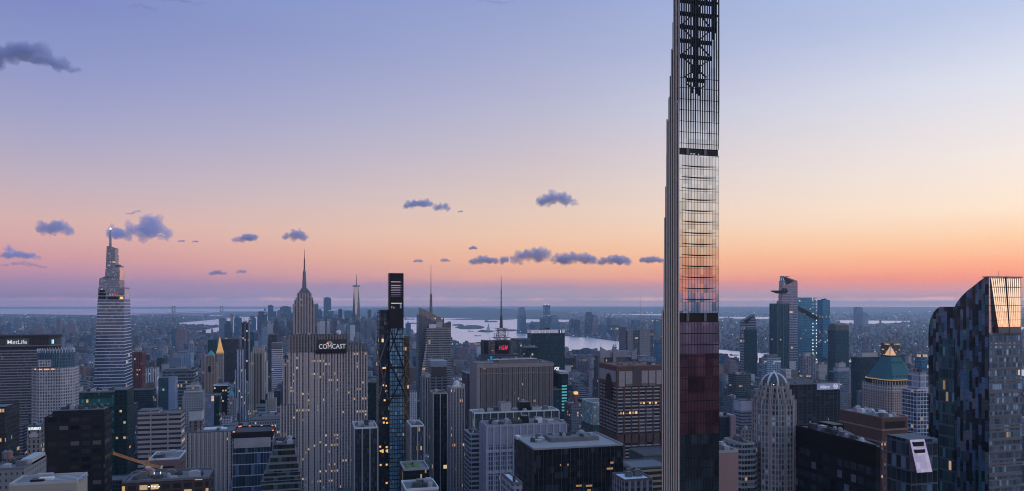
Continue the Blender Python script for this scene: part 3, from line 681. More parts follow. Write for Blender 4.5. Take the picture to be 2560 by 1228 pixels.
cx, cyv = U(761, V + 28), V + 28; pxm = DEP(761, V) / F
mb = MB(); mb.cyl(cx, cyv, 5.6 * pxm, zf(721), zf(684), 4.0 * pxm, 12); mb.cyl(cx, cyv, 4.4 * pxm, zf(684), zf(681), 4.2 * pxm, 12); mb.cyl(cx, cyv, 3.8 * pxm, zf(681), zf(671), 1.6 * pxm, 12)
part(mb, 'mooring_mast', ME, t_, org)
for k in range(4):
    a = math.pi / 4 + k * math.pi / 2; part(MB().bar((cx + 6 * pxm * math.cos(a), cyv + 6 * pxm * math.sin(a), zf(721)), (cx + 4 * pxm * math.cos(a), cyv + 4 * pxm * math.sin(a), zf(686)), 3.0, 1.4), 'buttress', M['steel'], t_, org)
mb = MB(); mb.cyl(cx, cyv, 1.7 * pxm, zf(671), zf(644), 1.2 * pxm, 10); mb.cyl(cx, cyv, .7 * pxm, zf(644), zf(622), .35 * pxm, 8)
for y in (668, 662, 657, 650): mb.cyl(cx, cyv, 2.3 * pxm, zf(y), zf(y - 1.2), n=10)
part(mb, 'antenna', plain('antenna_red', (.18, .09, .08), .6), t_, org)

# ---- broad ribbed stone slab with company sign
V = 930.0; zf = lambda y: Z(815, y, V); org = (U(815, V), V + 18, 0)
t_ = thing('ribbed_slab_tower', 'broad pale stone slab tower with close vertical ribs and a white company sign', 'skyscraper', org); foot(U(703, V), U(920, V), V, V + 40); RECTS.append((V, 707, 918, 880))
RK = fac('ribbed_limestone', (.50, .42, .39), (.15, .125, .13), (.045, .045, .06), FloorH=3.9, BayW=3.35, WinX=.48, WinZ=.55, Lit=.06, LitCol=(1, .5, .12), LitS=.5, GVar=.9, Var=.03)
RK2 = fac('ribbed_dark_limestone', (.25, .215, .20), (.11, .10, .10), (.045, .045, .06), FloorH=3.9, BayW=3.35, WinX=.5, WinZ=.5, GVar=.9, Var=.03)
def slab(xa, xb, y, d0, d1, m_, name, y0=1400):
    a, b = U(xa, V + d0), U(xb, V + d0); z0 = zf(y0) if y0 < 1300 else 0
    part(MB().box(a, b, V + d0, V + d1, z0, zf(y)), name, m_, t_, org); parapet(t_, org, a, b, V + d0, V + d1, zf(y), 1.5, .6, RK2); return a, b
slab(707, 722, 896, 3, 36, RK, 'setback_tier'); slab(722, 917, 882, 0, 40, RK, 'shaft')
slab(700, 740, 1010, -3, 30, RK, 'setback_tier'); slab(880, 919.5, 890, 3, 38, RK, 'setback_tier')
slab(722.4, 870, 841, 2, 34, RK2, 'upper_tier', 882.2); slab(870.2, 907, 866, 3, 34, RK2, 'upper_tier', 882.2)
ribs(t_, org, U(722, V), U(917, V), V, V + 40, 0, zf(882) + .8, 6.7, 1.1, .7, M['stone'], sides='n')
ribs(t_, org, U(722.4, V + 2), U(870, V + 2), V + 2, V + 34, zf(882), zf(841) + 1.6, 3.35, .9, .6, plain('grey_limestone', (.27, .235, .22), .85), sides='nw')
px_ = DEP(825, V) / F
part(MB().box(U(789, V), U(866, V), V - 1.4, V - .4, zf(884), zf(874)), 'sign_ledge', M['dark'], t_, org)
sb = part(MB().box(U(793, V), U(866, V), V + .2, V + 1.6, zf(874.2), zf(849)), 'sign_board', plain('sign_brown_black', (.06, .052, .05), .8), t_, org)
text('COMCAST', 16.5 * px_ , (U(796.5, V), V - .2, zf(872)), M['wlet'], sb, org, 'sign_lettering', .0, .2, sx=.84)
mb = MB(); cxp, czp = U(824, V), zf(860.5)
feather = [(.8, .62, .05), (.75, .25, .04), (.6, .04, .05), (.28, .12, .42), (.03, .22, .6), (.06, .42, .12)]
for k, c in enumerate(feather):
    mb = MB(); a0, a1 = R(180 - 30 * k - 3), R(180 - 30 * k - 27)
    n = 6; pts = [(cxp + .6 * math.cos((a0 + a1) / 2), czp + .6 * math.sin((a0 + a1) / 2))]
    for j in range(n + 1):
        a = a0 + (a1 - a0) * j / n; rr_ = 3.0 + .9 * math.sin(math.pi * j / n); pts.append((cxp + rr_ * math.cos(a), czp + rr_ * math.sin(a)))
    N_ = len(pts); mb.add([(p, V - .35, q) for p, q in pts] + [(p, V - .05, q) for p, q in pts], [tuple(range(N_ - 1, -1, -1))[::-1], tuple(range(2 * N_ - 1, N_ - 1, -1))] + [(i, (i + 1) % N_, N_ + (i + 1) % N_, N_ + i) for i in range(N_)])
    part(mb, 'emblem_feather', plain('emblem_colour', c, .5, 0, c, .8, 0), sb, org)
xr_, yr_ = U(846, V + 20), V + 20
mb = MB(); mb.cyl(xr_, yr_, 2.2, zf(841), zf(838.5)); part(mb, 'radome_base', M['mech'], t_, org)
mb = MB(); mb.dome(xr_, yr_, 3.3, zf(833), 3.0, 16, 5); mb.cyl(xr_, yr_, 2.2, zf(839), zf(833), 3.3, 16); part(mb, 'radome', M['white'], t_, org, True)
units(t_, org, U(872, V), U(905, V), V + 6, V + 30, zf(866), 5); units(t_, org, U(726, V), U(866, V), V + 6, V + 30, zf(841), 9)

# ---- far glass tower with tapering facets and a mast
V = VD(891, 7000); zf = lambda y: Z(891, y, V); org = (U(891, V), V, 0); px_ = 7000 / F
t_ = thing('faceted_tower', 'tapering far glass tower with pale triangular facets and a mast', 'skyscraper', org); RECTS.append((V, 881, 902, 717)); foot(org[0] - 60, org[0] + 60, V - 20, V + 80)
cx, c_y, hw = U(891.5, V), V + 35, 10.2 * px_
sq = [(cx - hw, c_y - hw), (cx + hw, c_y - hw), (cx + hw, c_y + hw), (cx - hw, c_y + hw)]
ang = R(38); rot = lambda p: (cx + (p[0] - cx) * math.cos(ang) - (p[1] - c_y) * math.sin(ang), c_y + (p[0] - cx) * math.sin(ang) + (p[1] - c_y) * math.cos(ang))
k_ = .93; B_ = [rot((cx + (p[0] - cx) * .80, c_y + (p[1] - c_y) * .80)) for p in sq]
mid = [((B_[i][0] + B_[(i + 1) % 4][0]) / 2, (B_[i][1] + B_[(i + 1) % 4][1]) / 2) for i in range(4)]
FM = mirror('facet_glass', (.40, .40, .44), .12, .01, 9, 9, .05); FMD = mirror('dark_facet_glass', (.05, .10, .16), .2, .01, 9, 9, .05, .6)
zb_, zt_ = 56.0, zf(717); faces = []
vs = [(p[0], p[1], 0) for p in B_] + [(p[0], p[1], zb_) for p in B_] + [(p[0], p[1], zt_) for p in mid]
mb = MB(); mb.add(vs, [(0, 1, 5, 4), (1, 2, 6, 5), (2, 3, 7, 6), (3, 0, 4, 7)]); part(mb, 'podium', FMD, t_, org)
mb = MB(); mb.add(vs, [(4, 5, 8), (5, 6, 9), (6, 7, 10), (7, 4, 11)]); part(mb, 'upright_facet', FMD, t_, org)
mb = MB(); mb.add(vs, [(5, 9, 8), (6, 10, 9), (7, 11, 10), (4, 8, 11), (8, 9, 10, 11)]); part(mb, 'hanging_facet', FM, t_, org)
part(MB().cyl(cx, c_y, 9.5 * px_, zt_ + .5, zf(713.5), 8.8 * px_, 20), 'crown_ring', M['mech'], t_, org)
part(MB().cyl(cx, c_y, 1.3 * px_, zf(713.5), zf(684), .35 * px_, 8), 'mast', M['mast'], t_, org)
# ---- broad dark banded slab with illuminated company name
V = 1290.0; zf = lambda y: Z(100, y, V); u1 = U(138, V); org = (u1 - 50, V, 0)
t_ = thing('banded_slab_tower', 'broad dark eight-sided tower with fine pale floor bands and white company name', 'skyscraper', org); foot(u1 - 110, u1, V, V + 42); RECTS.append((V, -60, 136, 838))
ML = fac('banded_concrete', (.075, .07, .07), (.27, .25, .25), (.04, .045, .055), FloorH=4.1, BayW=1.9, WinX=.78, WinZ=.68, Band=1, Lit=.004, GVar=.6)
ol = oct_(u1 - 105, u1, V, V + 42, 9, 12); oi = oct_(u1 - 104.2, u1 - .8, V + .8, V + 41.2, 9, 12)
part(MB().prism(ol, 0, zf(872)), 'shaft', ML, t_, org)
part(MB().prism(oi, zf(872), zf(866)), 'recessed_storey', M['dark'], t_, org)
part(MB().prism(ol, zf(866), zf(863)), 'spandrel', plain('grey_brown_concrete', (.17, .155, .15), .8), t_, org)
part(MB().prism(oi, zf(863), zf(845)), 'louvred_storey', plain('louvre_brown', (.075, .06, .055), .7), t_, org)
part(MB().prism(oct_(u1 - 105.5, u1 + .5, V - .5, V + 42.5, 9, 12), zf(845), zf(838)), 'roof_slab', plain('black_roof_slab', (.035, .03, .03), .7), t_, org)
ribs(t_, org, U(74, V), U(122, V), V + .8, V + 30, zf(863), zf(845), 1.9, .35, .5, M['dark'], 'louvre_screen', 'n')
a, b = U(14, V), U(72, V); sb = part(MB().box(a, b, V + .2, V + .9, zf(863.5), zf(845.4)), 'sign_board', plain('sign_brown', (.11, .10, .10), .7), t_, org)
px_ = DEP(40, V) / F
text('MetLife', 15 * px_, (U(17.5, V), V - .1, zf(859.5)), M['wlet'], sb, org, 'sign_lettering', .002, .25, sx=.98)
for k, (xa, xb, c) in enumerate(((128.5, 131, (.03, .22, .9)), (131.6, 134.5, (.35, .8, .55)))):
    part(MB().loft([(U(xa, V + 2.5 + k * 2), V + 2 + k * 2.2), (U(xb, V + 4 + k * 2), V + 4.0 + k * 2.2), (U(xb, V + 4 + k * 2) - .3, V + 4.8 + k * 2.2), (U(xa, V + 2.5 + k * 2) - .3, V + 2.8 + k * 2.2)], zf(860), [(U(xa, V + 2.5 + k * 2), V + 2 + k * 2.2), (U(xb, V + 4 + k * 2), V + 4.0 + k * 2.2), (U(xb, V + 4 + k * 2) - .3, V + 4.8 + k * 2.2), (U(xa, V + 2.5 + k * 2) - .3, V + 2.8 + k * 2.2)], zf(850)), 'emblem_stripe', plain('emblem_light', c, .5, 0, c, 1.2, 0), t_, org)
for k in range(9): x = U(8 + 13 * k, V + 10); part(MB().bar((x, V + 10, zf(838)), (x, V + 10, zf(838) + RND.uniform(1, 4)), .4), 'antenna', M['mech'], t_, org)

# ---- stone tower with a round glass crown
V = 1090.0; zf = lambda y: Z(120, y, V); org = (U(122, V), V + 24, 0)
t_ = thing('crowned_tower', 'pale stone tower with a tall glowing blue glass drum for a crown', 'skyscraper', org); foot(U(66, V), U(180, V), V, V + 55); RECTS.append((V, 69, 178, 875))
BS = fac('pale_granite_grid', (.40, .365, .36), None, (.05, .075, .10), FloorH=4.0, BayW=3.0, WinX=.55, WinZ=.6, GVar=1.1, Lit=.006)
a, b = U(71, V), U(176, V); part(MB().prism(oct_(a, b, V, V + 50, 11), 0, zf(921)), 'shaft', BS, t_, org)
part(MB().prism(oct_(a - 1.5, b + 2.0, V + 3, V + 52, 16), 0, zf(965)), 'setback_tier', BS, t_, org)
GL = fac('drum_glass', (.12, .20, .26), (.10, .17, .22), (.07, .135, .18), FloorH=4.2, BayW=2.2, WinX=.86, WinZ=.93, GMetal=.6, GVar=.3, GRough=.12)
cx, c_y = U(124, V), V + 26; r_ = (U(171, V) - U(78, V)) / 2
part(MB().cyl(cx, c_y, r_, zf(921), zf(878), n=16), 'glass_crown', GL, t_, org)
mb = MB()
for k in range(40):
    an = 2 * math.pi * k / 40; mb.bar((cx + r_ * math.cos(an), c_y + r_ * math.sin(an), zf(884)), (cx + r_ * math.cos(an), c_y + r_ * math.sin(an), zf(874)), .55)
part(mb, 'crown_fin_ring', M['white'], t_, org)
part(MB().box(U(94, V), U(125, V), V + .2, V + 12, zf(918), zf(900)), 'stone_bay', BS, t_, org)
for k in range(14):
    if k in (5, 9): continue
    x = U(86 + 4.4 * k, V + 2.6); part(MB().box(x, x + 1.5, V - .3 if 2 < k < 12 else V + 3, V + 6, zf(925), zf(922)), 'lit_window', M['amber'], t_, org)

# ---- crystal tower with sloping roof and needle
V = 1490.0; zf = lambda y: Z(1090, y, V); org = (U(1090, V), V + 20, 0)
t_ = thing('crystal_tower', 'grey glass tower cut with slanting facets, sloping lattice top and a needle spire', 'skyscraper', org); foot(U(1036, V), U(1134, V), V - 10, V + 60); RECTS.append((V, 1048, 1130, 790))
CR = fac('crystal_glass', (.24, .24, .235), (.27, .265, .26), (.085, .105, .12), FloorH=4.6, BayW=4.4, WinX=.86, WinZ=.6, Band=1, GMetal=.55, GVar=.6, Lit=.012, Tilt=.04)
CRL = fac('lattice_screen', (.20, .21, .20), None, (.30, .30, .30), FloorH=4.2, BayW=3.4, WinX=.7, WinZ=.7, GMetal=.8, GRough=.15)
CRP = fac('blue_grey_glass', (.12, .14, .17), (.15, .17, .19), (.12, .145, .17), FloorH=4.6, BayW=2.2, WinX=.9, WinZ=.8, Band=1, GMetal=.6, GVar=.4, Tilt=.03, Lit=.003)
uu = lambda x, d=0: U(x, V + d)
part(MB().loft(rect(uu(1046), uu(1112), V + 8, V + 46), 0, rect(uu(1049), uu(1112), V + 10, V + 44), [zf(786), zf(815), zf(815), zf(786)]), 'rear_shaft', CRP, t_, org)
part(MB().loft(rect(uu(1049), uu(1112), V + 10, V + 12.5), [zf(785.8), zf(814.8)] * 1 + [zf(814.8), zf(785.8)], rect(uu(1049), uu(1112), V + 10, V + 12.5), [zf(767.5), zf(798.5), zf(798.5), zf(767.5)]), 'sloping_screen', CRL, t_, org)
part(MB().box(uu(1111), uu(1112.4), V + 10, V + 40, zf(815), zf(796)), 'sloping_screen', CRL, t_, org)
part(MB().loft(rect(uu(1050), uu(1134), V - 2, V + 36), 0, rect(uu(1066), uu(1127), V, V + 34), [zf(821), zf(818), zf(818), zf(821)]), 'front_shaft', CR, t_, org)
part(MB().box(uu(1074), uu(1092), V + 6, V + 16, zf(821), zf(811)), 'roof_box', M['white'], t_, org)
part(MB().box(uu(1092.5), uu(1107), V + 6, V + 16, zf(819), zf(805)), 'roof_box', M['mechl'], t_, org)
part(MB().loft(rect(uu(1113), uu(1130), V + 14, V + 40), 0, rect(uu(1113), uu(1131), V + 16, V + 38), [zf(812), zf(805), zf(805), zf(812)]), 'side_shaft', CRP, t_, org)
WED = fac('pale_facet', (.36, .35, .36), (.40, .39, .40), (.25, .25, .27), FloorH=4.6, BayW=3, WinX=.9, WinZ=.5, Band=1, GMetal=.5)
mb = MB(); ts = [(1067.5, 843), (1054, 925), (1047, 1010), (1043, 1080)]; te = [(1068.2, 843), (1064, 900), (1060, 970), (1055, 1040)]
pts = [(uu(x), zf(y)) for x, y in ts] + [(uu(x), zf(y)) for x, y in te[::-1]]; n = len(pts)
mb.add([(p, V - 3.2, q) for p, q in pts] + [(p, V - .2, q) for p, q in pts], [tuple(range(n)), tuple(range(2 * n - 1, n - 1, -1))] + [((i + 1) % n, i, n + i, n + (i + 1) % n) for i in range(n)])
part(mb, 'pale_facet', WED, t_, org)
mb = MB(); sxp, syp = U(1077.5, V + 30), V + 30
lattice_mast(mb, sxp, syp, zf(790), zf(735), 2.6, 1.6, .55); mb.cyl(sxp, syp, 1.5, zf(790), zf(660), .35, 8); part(mb, 'spire', plain('spire_grey', (.22, .24, .24), .5, .5), t_, org)

# ---- billboard tower with antenna
V = 1480.0; zf = lambda y: Z(1255, y, V); org = (U(1255, V), V + 20, 0); px_ = DEP(1255, V) / F
t_ = thing('antenna_tower', 'dark tower with a red lettered screen on its corner and a tall lattice antenna', 'skyscraper', org); foot(U(1208, V), U(1302, V), V, V + 45); RECTS.append((V, 1213, 1300, 852))
FT = fac('dark_office_glass', (.055, .06, .07), (.10, .10, .11), (.035, .05, .06), FloorH=4.2, BayW=2.6, WinX=.8, WinZ=.65, Band=1, Lit=.008)
part(MB().box(uu(1213), uu(1300), V, V + 42, 0, zf(886)), 'shaft', FT, t_, org)
part(MB().box(uu(1218), uu(1284), V + 4, V + 38, zf(886), zf(852)), 'crown_block', M['dark'], t_, org)
part(MB().box(uu(1212), uu(1222), V + 8, V + 30, zf(884), zf(852)), 'dark_fin', M['dark'], t_, org)
FTm = fac('louvre_drum', (.16, .17, .19), (.10, .10, .11), (.08, .08, .09), FloorH=1.6, BayW=9, WinX=.98, WinZ=.5, Band=1)
for x in (1232, 1278): part(MB().cyl(uu(x), V + 8, 8.2 * px_, zf(889), zf(854), n=18), 'louvre_drum', FTm, t_, org)
sb = part(MB().box(uu(1243.5), uu(1272), V - 2, V + 3, zf(878), zf(856)), 'sign_screen', plain('screen_black', (.012, .012, .016), .4), t_, org)
text('H&M', 17.5 * px_, (uu(1246), V - 2.4, zf(875)), M['red'], sb, org, 'sign_lettering', .002, .2, .28, sx=.60)
part(MB().bar((uu(1225), V + 2, zf(884)), (uu(1225), V + 2, zf(843)), .7), 'mast', M['steel'], t_, org)
mb = MB()
for sx_ in (1222, 1287):
    for k in range(2): mb.bar((uu(sx_), V - 1, zf(856)), (uu(sx_ + (10 if sx_ < 1250 else -10)), V - 1, zf(872 if k else 853)), .5)
    mb.bar((uu(sx_), V - 1, zf(886)), (uu(sx_), V - 1, zf(853)), .6)
part(mb, 'corner_frame', M['steel'], t_, org)
ax, ay = U(1253, V + 20), V + 20
mb = MB(); lattice_mast(mb, ax, ay, zf(850), zf(822), 9, 6.5, .8); mb.box(ax - 13, ax + 13, ay - 9, ay + 9, zf(822), zf(821)); mb.box(ax - 18, ax + 18, ay - 9, ay + 9, zf(845.5), zf(844.5)); part(mb, 'antenna_base', plain('galvanised_steel', (.14, .145, .155), .5, .4), t_, org)
mb = MB(); lattice_mast(mb, ax, ay, zf(822), zf(790), 2.7, 1.7, .6); mb.cyl(ax, ay, 1.5, zf(822), zf(762), 1.2, 8); mb.cyl(ax, ay, 1.15, zf(762), zf(716), .8, 8); mb.cyl(ax, ay, .75, zf(716), zf(688), .3, 8)
for y in (806, 798, 785, 776, 768, 757, 745, 735, 728): mb.cyl(ax, ay, 1.9, zf(y), zf(y - 1.5), n=8)
part(mb, 'antenna', plain('antenna_dark', (.13, .09, .09), .6), t_, org)
mb = MB()
for k in range(14):
    x = ax + RND.uniform(-16, 16); mb.bar((x, ay + RND.uniform(-8, 8), zf(850)), (x, ay, zf(RND.uniform(826, 842))), .45)
part(mb, 'whip_cluster', M['steel'], t_, org)
part(MB().box(uu(1224.5), uu(1231), V - .8, V - .2, zf(902), zf(890)), 'blue_screen', plain('blue_screen', (.02, .18, .35), .4, 0, (.01, .25, .5), .5), t_, org)

# ---- screen-walled tower with a thin mast
V = 1690.0; zf = lambda y: Z(1602, y, V); org = (U(1602, V), V + 20, 0)
t_ = thing('screened_tower', 'grey tower with tall rod screens rising above its roof and a thin mast', 'skyscraper', org); foot(U(1566, V), U(1637, V), V, V + 50); RECTS.append((V, 1568, 1635, 826))
NY = fac('rod_screen', (.30, .29, .31), (.22, .22, .24), (.10, .11, .13), FloorH=4.2, BayW=6, WinX=.8, WinZ=.25, Band=1)
NYd = fac('corner_glass', (.10, .12, .14), (.12, .14, .16), (.05, .08, .10), FloorH=4.2, BayW=2.5, WinX=.85, WinZ=.7, Band=1)
part(MB().box(uu(1568.5), uu(1634), V + 2, V + 48, 0, zf(826)), 'shaft', NYd, t_, org)
part(MB().box(uu(1566.5), uu(1568.4), V + 6, V + 46, 0, zf(818)), 'rod_screen', NY, t_, org)
part(MB().box(uu(1599), uu(1626), V, V + 1.9, 0, zf(824)), 'rod_screen', NY, t_, org); part(MB().box(uu(1569), uu(1582), V, V + 1.9, 0, zf(826)), 'rod_screen', NY, t_, org)
mb = MB()
for k in range(30): x = uu(1569 + 65 * k / 29); mb.bar((x, V + 1, zf(826)), (x, V + 1, zf(RND.uniform(803, 818))), .35)
part(mb, 'rod_fringe', M['mech'], t_, org)
part(MB().cyl(U(1600.5, V + 20), V + 20, .8, zf(826), zf(740), .25, 8), 'mast', M['steel'], t_, org)

# ---- tower with four fin-shaped corners
V = 1370.0; zf = lambda y: Z(1550, y, V); org = (U(1550, V), V + 20, 0)
t_ = thing('finned_tower', 'grey stone tower crowned with sharp upswept corner fins', 'skyscraper', org); foot(U(1497, V), U(1594, V), V - 2, V + 55); RECTS.append((V, 1500, 1590, 880))
AST = fac('grey_stone', (.26, .235, .255), (.24, .22, .24), (.05, .06, .08), FloorH=60, BayW=40, WinX=.02, WinZ=.1); ASB = fac('ribbed_glass', (.16, .16, .19), None, (.035, .045, .06), FloorH=3.9, BayW=2.2, WinX=.7, WinZ=.95)
part(MB().box(uu(1508), uu(1588), V, V + 52, 0, zf(893)), 'shaft', ASB, t_, org)
part(MB().box(uu(1507), uu(1589), V - 1, V + 53, zf(893), zf(880)), 'crown_wall', AST, t_, org)
def fin(xa, xb, ytip, xt, ybot, dv):
    a, b, c = uu(xa), uu(xb), uu(xt)
    mb = MB(); pts = [(a, zf(ybot)), (b, zf(ybot)), (b, zf(880)), (c, zf(ytip)), (a, zf(880 if xt > xa else ytip))]
    if xt <= xa: pts = pts[:3] + [(a, zf(ytip))]
    n = len(pts); mb.add([(p, V + dv, q) for p, q in pts] + [(p, V + dv + 3, q) for p, q in pts], [tuple(range(n)), tuple(range(2 * n - 1, n - 1, -1))] + [((i + 1) % n, i, n + i, n + (i + 1) % n) for i in range(n)])
    part(mb, 'corner_fin', AST, t_, org)
fin(1499, 1522, 866, 1499, 893, -4.2); fin(1530.5, 1539, 868, 1536, 915, -4.4); part(MB().box(uu(1536.8), uu(1538.6), V - 5, V - 1.2, 0, zf(915)), 'pylon', AST, t_, org); fin(1577, 1590, 871, 1589.9, 899, -4.2); fin(1549, 1560, 864, 1554.5, 893, 40)
part(MB().box(uu(1499), uu(1507.8), V - 4, V + 8, 0, zf(893)), 'pylon', AST, t_, org)
mb = MB(); x = uu(1545.5); mb.cyl(x, V + 12, .5, zf(880), zf(855), .3, 8); mb.cyl(x, V + 12, 2.4, zf(871), zf(868), 2.4, 10); mb.cyl(x, V + 12, 1.2, zf(866), zf(863), 1.2, 10); part(mb, 'antenna', M['mech'], t_, org)
part(MB().bar((uu(1502.5), V, zf(872)), (uu(1502.5), V, zf(857)), .5), 'antenna', M['mech'], t_, org)
part(MB().box(uu(1571), uu(1577), V - 1.6, V - 1.1, zf(893.5), zf(889)), 'blue_screen', plain('blue_screen_light', (.05, .12, .5), .5, 0, (.08, .2, .7), .35), t_, org)

# ---- red granite office tower with an arch at its top
V = 780.0; root, org, a, b, zt = T('granite_tower', 'red granite tower with pale stone floor bands and a tall arch in its corner face', 1543, 1668, 916, V, 52, fac('red_granite_bands', (.105, .062, .052), (.38, .33, .31), (.035, .035, .042), FloorH=4.05, BayW=9.2, WinX=.88, WinZ=.62, Band=0, GVar=.9, Lit=.02, LitCol=(1, .5, .12)), cat='skyscraper', nunits=6, roofm=M['roofl'], parm=M['brick'])
zf = lambda y: Z(1560, y, V)
gr = plain('red_granite', (.125, .07, .06), .7); pal = plain('pale_granite', (.33, .29, .28), .75)
part(MB().box(a - .9, b, V - 1.0, V + 52.6, zf(966.5), zt + .4), 'granite_crown', gr, root, org)
for x0, x1 in ((1546.5, 1561), (1563, 1580), (1603, 1618), (1621, 1637), (1640, 1662)): part(MB().box(U(x0, V), U(x1, V), V - 1.3, V - .9, zf(963 if x0 > 1550 else 966), zf(928)), 'pale_panel', pal, root, org)
for x0, x1 in ((1563, 1580), (1603, 1618), (1621, 1637)): part(MB().box(U(x0, V), U(x1, V), V - 1.5, V - 1.2, zf(966), zf(959.5)), 'louvre', M['mech'], root, org)
part(MB().box(U(1581, V), U(1602, V), V - 1.6, V - .9, zf(966), zf(918)), 'brown_bay', plain('brown_panels', (.09, .075, .075), .7), root, org)
mb = MB(); yc, zc, rw = V + 22, zf(957), 9; n = 10     # tall arch on the east face
pts = [(yc - rw, zf(1003)), (yc + rw, zf(1003))] + [(yc + rw * math.cos(math.pi * k / n), zc + rw * math.sin(math.pi * k / n)) for k in range(n + 1)]
N_ = len(pts); mb.add([(a - 1.4, p, q) for p, q in pts] + [(a - .8, p, q) for p, q in pts], [tuple(range(N_ - 1, -1, -1)), tuple(range(N_, 2 * N_))] + [(i, (i + 1) % N_, N_ + (i + 1) % N_, N_ + i) for i in range(N_)])
part(mb, 'arch', plain('arch_dark_glass', (.02, .015, .015), .3), root, org)  # arch filled with near-black glass
part(MB().box(a - 1.2, a - .9, V + 2, V + 51, zf(956), zf(928)), 'pale_panel', pal, root, org)
for y0, y1, m_ in ((1108, 1086, gr), ): part(MB().box(a - .6, b, V - .5, V + 52, zf(y0), zf(y1)), 'granite_belt', m_, root, org)
for x0, x1, y0, y1 in ((1550, 1596, 1036, 1030), (1600, 1645, 1012, 1008)):
    for k in range(6):
        if k == 2: continue
        q = U(x0 + (x1 - x0) * k / 6, V); part(MB().box(q, q + 2.2, V - .2, V + .2, zf(y0), zf(y1)), 'lit_window', M['amber'] if k % 2 else M['gold'], root, org)
ribs(root, org, a, b, V, V + 52, 0, zf(966), 9.2, 1.3, .5, gr, 'pier_screen', 'ne')

# ---- octagonal stone tower under a ribbed dome
V = 400.0; zf = lambda y: Z(1935, y, V); c_u, c_v = U(1935, V + 12), V + 12; org = (c_u, c_v, 0); px_ = DEP(1935, V + 12) / F
t_ = thing('domed_tower', 'octagonal pale stone tower stepping in to a white ribbed glass dome', 'skyscraper', org); foot(c_u - 16, c_u + 16, V - 6, V + 30); RECTS.append((V, 1885, 1988, 968))
CS = fac('ribbed_stone_windows', (.46, .42, .375), (.30, .27, .25), (.20, .27, .34), FloorH=3.3, BayW=2.05, WinX=.66, WinZ=.66, GVar=1.3, GMetal=.55, Lit=.01, Tilt=.05)
def octr(r, k=.414): return oct_(c_u - r, c_u + r, c_v - r, c_v + r, r * (1 - k))
zz = lambda y: Z(1935, y, V + 4)
for r, y0, y1 in ((51.5, None, 1012), (46.5, 1012, 1000), (40, 1000, 986), (34.5, 986, 968)):
    rm = r * px_ * .93; part(MB().prism(octr(rm), 0 if y0 is None else zz(y0), zz(y1)), 'shaft' if y0 is None else 'setback_tier', CS, t_, org)
    mb = MB(); pl = octr(rm + .15)
    for i in range(8):
        p, q = pl[i], pl[(i + 1) % 8]
        for k in (0, 2):
            x, y = p[0] + (q[0] - p[0]) * k / 4, p[1] + (q[1] - p[1]) * k / 4
            mb.box(x - .28, x + .28, y - .28, y + .28, 0 if y0 is None else zz(y0) - 4, zz(y1) + (2.2 if k % 2 == 0 else 1))
    part(mb, 'pilaster_screen', M['stone'], t_, org)
rd = 34 * px_ * .93; DG = plain('dome_glass', (.10, .13, .14), .25, .3)
part(MB().cyl(c_u, c_v, rd * .97, zz(969), zz(966), n=24), 'dome_base', M['stone'], t_, org)
dm = part(MB().dome(c_u, c_v, rd * .95, zz(966), zz(937) - zz(966), 24, 8), 'dome', DG, t_, org, True)
DW = plain('white_rib', (.62, .62, .62), .5)
for k in range(8):
    an = 2 * math.pi * (k + .5) / 8 + .12; mb = MB(); n = 8; hh = zz(936.5) - zz(966)
    for j in range(n):
        b0, b1 = j / n * math.pi / 2, (j + 1) / n * math.pi / 2
        mb.bar((c_u + rd * math.cos(b0) * math.cos(an), c_v + rd * math.cos(b0) * math.sin(an), zz(966) + hh * math.sin(b0)), (c_u + rd * math.cos(b1) * math.cos(an), c_v + rd * math.cos(b1) * math.sin(an), zz(966) + hh * math.sin(b1)), .95)
    part(mb, 'dome_rib', DW, dm, org)
part(MB().cyl(c_u, c_v, 1.1, zz(937.5), zz(934), .9, 8).cyl(c_u, c_v, .9, zz(934), zz(928), .05, 8), 'finial', DW, dm, org)
part(MB().box(c_u - 5.5, c_u - 5.0, c_v - rd * .95, c_v - rd * .9, zz(963), zz(961.5)), 'lamp', M['lamp'], t_, org)
CSW = fac('wing_bands', (.33, .30, .28), (.38, .35, .33), (.055, .08, .10), FloorH=3.3, BayW=1.9, WinX=.86, WinZ=.58, Band=1, GVar=1.3, GMetal=.3, Tilt=.05)
wu0, wu1 = U(1843, V + 4), U(1902, V + 4)
part(MB().prism(oct_(wu0, wu1, V + 4, V + 26, 4), 0, Z(1870, 1113, V + 4)), 'lower_wing', CSW, t_, org)
parapet(t_, org, wu0 + 4, wu1 - 4, V + 4.5, V + 25.5, Z(1870, 1113, V + 4), 1.2, .5, M['stone'])
units(t_, org, wu0 + 3, wu1 - 3, V + 8, V + 23, Z(1870, 1113, V + 4), 5)

# ---- tower with copper pyramid
V = 950.0; zf = lambda y: Z(2225, y, V); c_u, c_v = U(2226, V + 22), V + 22; org = (c_u, c_v, 0); px_ = DEP(2226, V + 22) / F
t_ = thing('pyramid_tower', 'pale brick tower under a big green copper pyramid with a glowing glass tip', 'skyscraper', org); foot(c_u - 34, c_u + 34, V - 10, V + 60); RECTS.append((V, 2168, 2282, 960))
WP = fac('pale_brick', (.37, .29, .25), (.32, .24, .21), (.05, .05, .055), FloorH=3.9, BayW=3.7, WinX=.42, WinZ=.55, GVar=1, Lit=.008); WPT = fac('pale_stone_arcade', (.48, .45, .42), None, (.06, .06, .065), FloorH=4.4, BayW=3.7, WinX=.45, WinZ=.55, GVar=1)
def sq8(r, c): return oct_(c_u - r, c_u + r, c_v - r, c_v + r, c)
q = px_ * .90
part(MB().prism(sq8(57 * q, 14 * q), 0, zf(978)), 'shaft', WP, t_, org); part(MB().prism(sq8(57.3 * q, 14 * q), zf(978), zf(962)), 'arcade', WPT, t_, org)
part(MB().prism(sq8(50 * q, 13 * q), zf(962), zf(951)), 'recessed_storey', M['dark'], t_, org)
pl = sq8(54 * q, 13 * q)
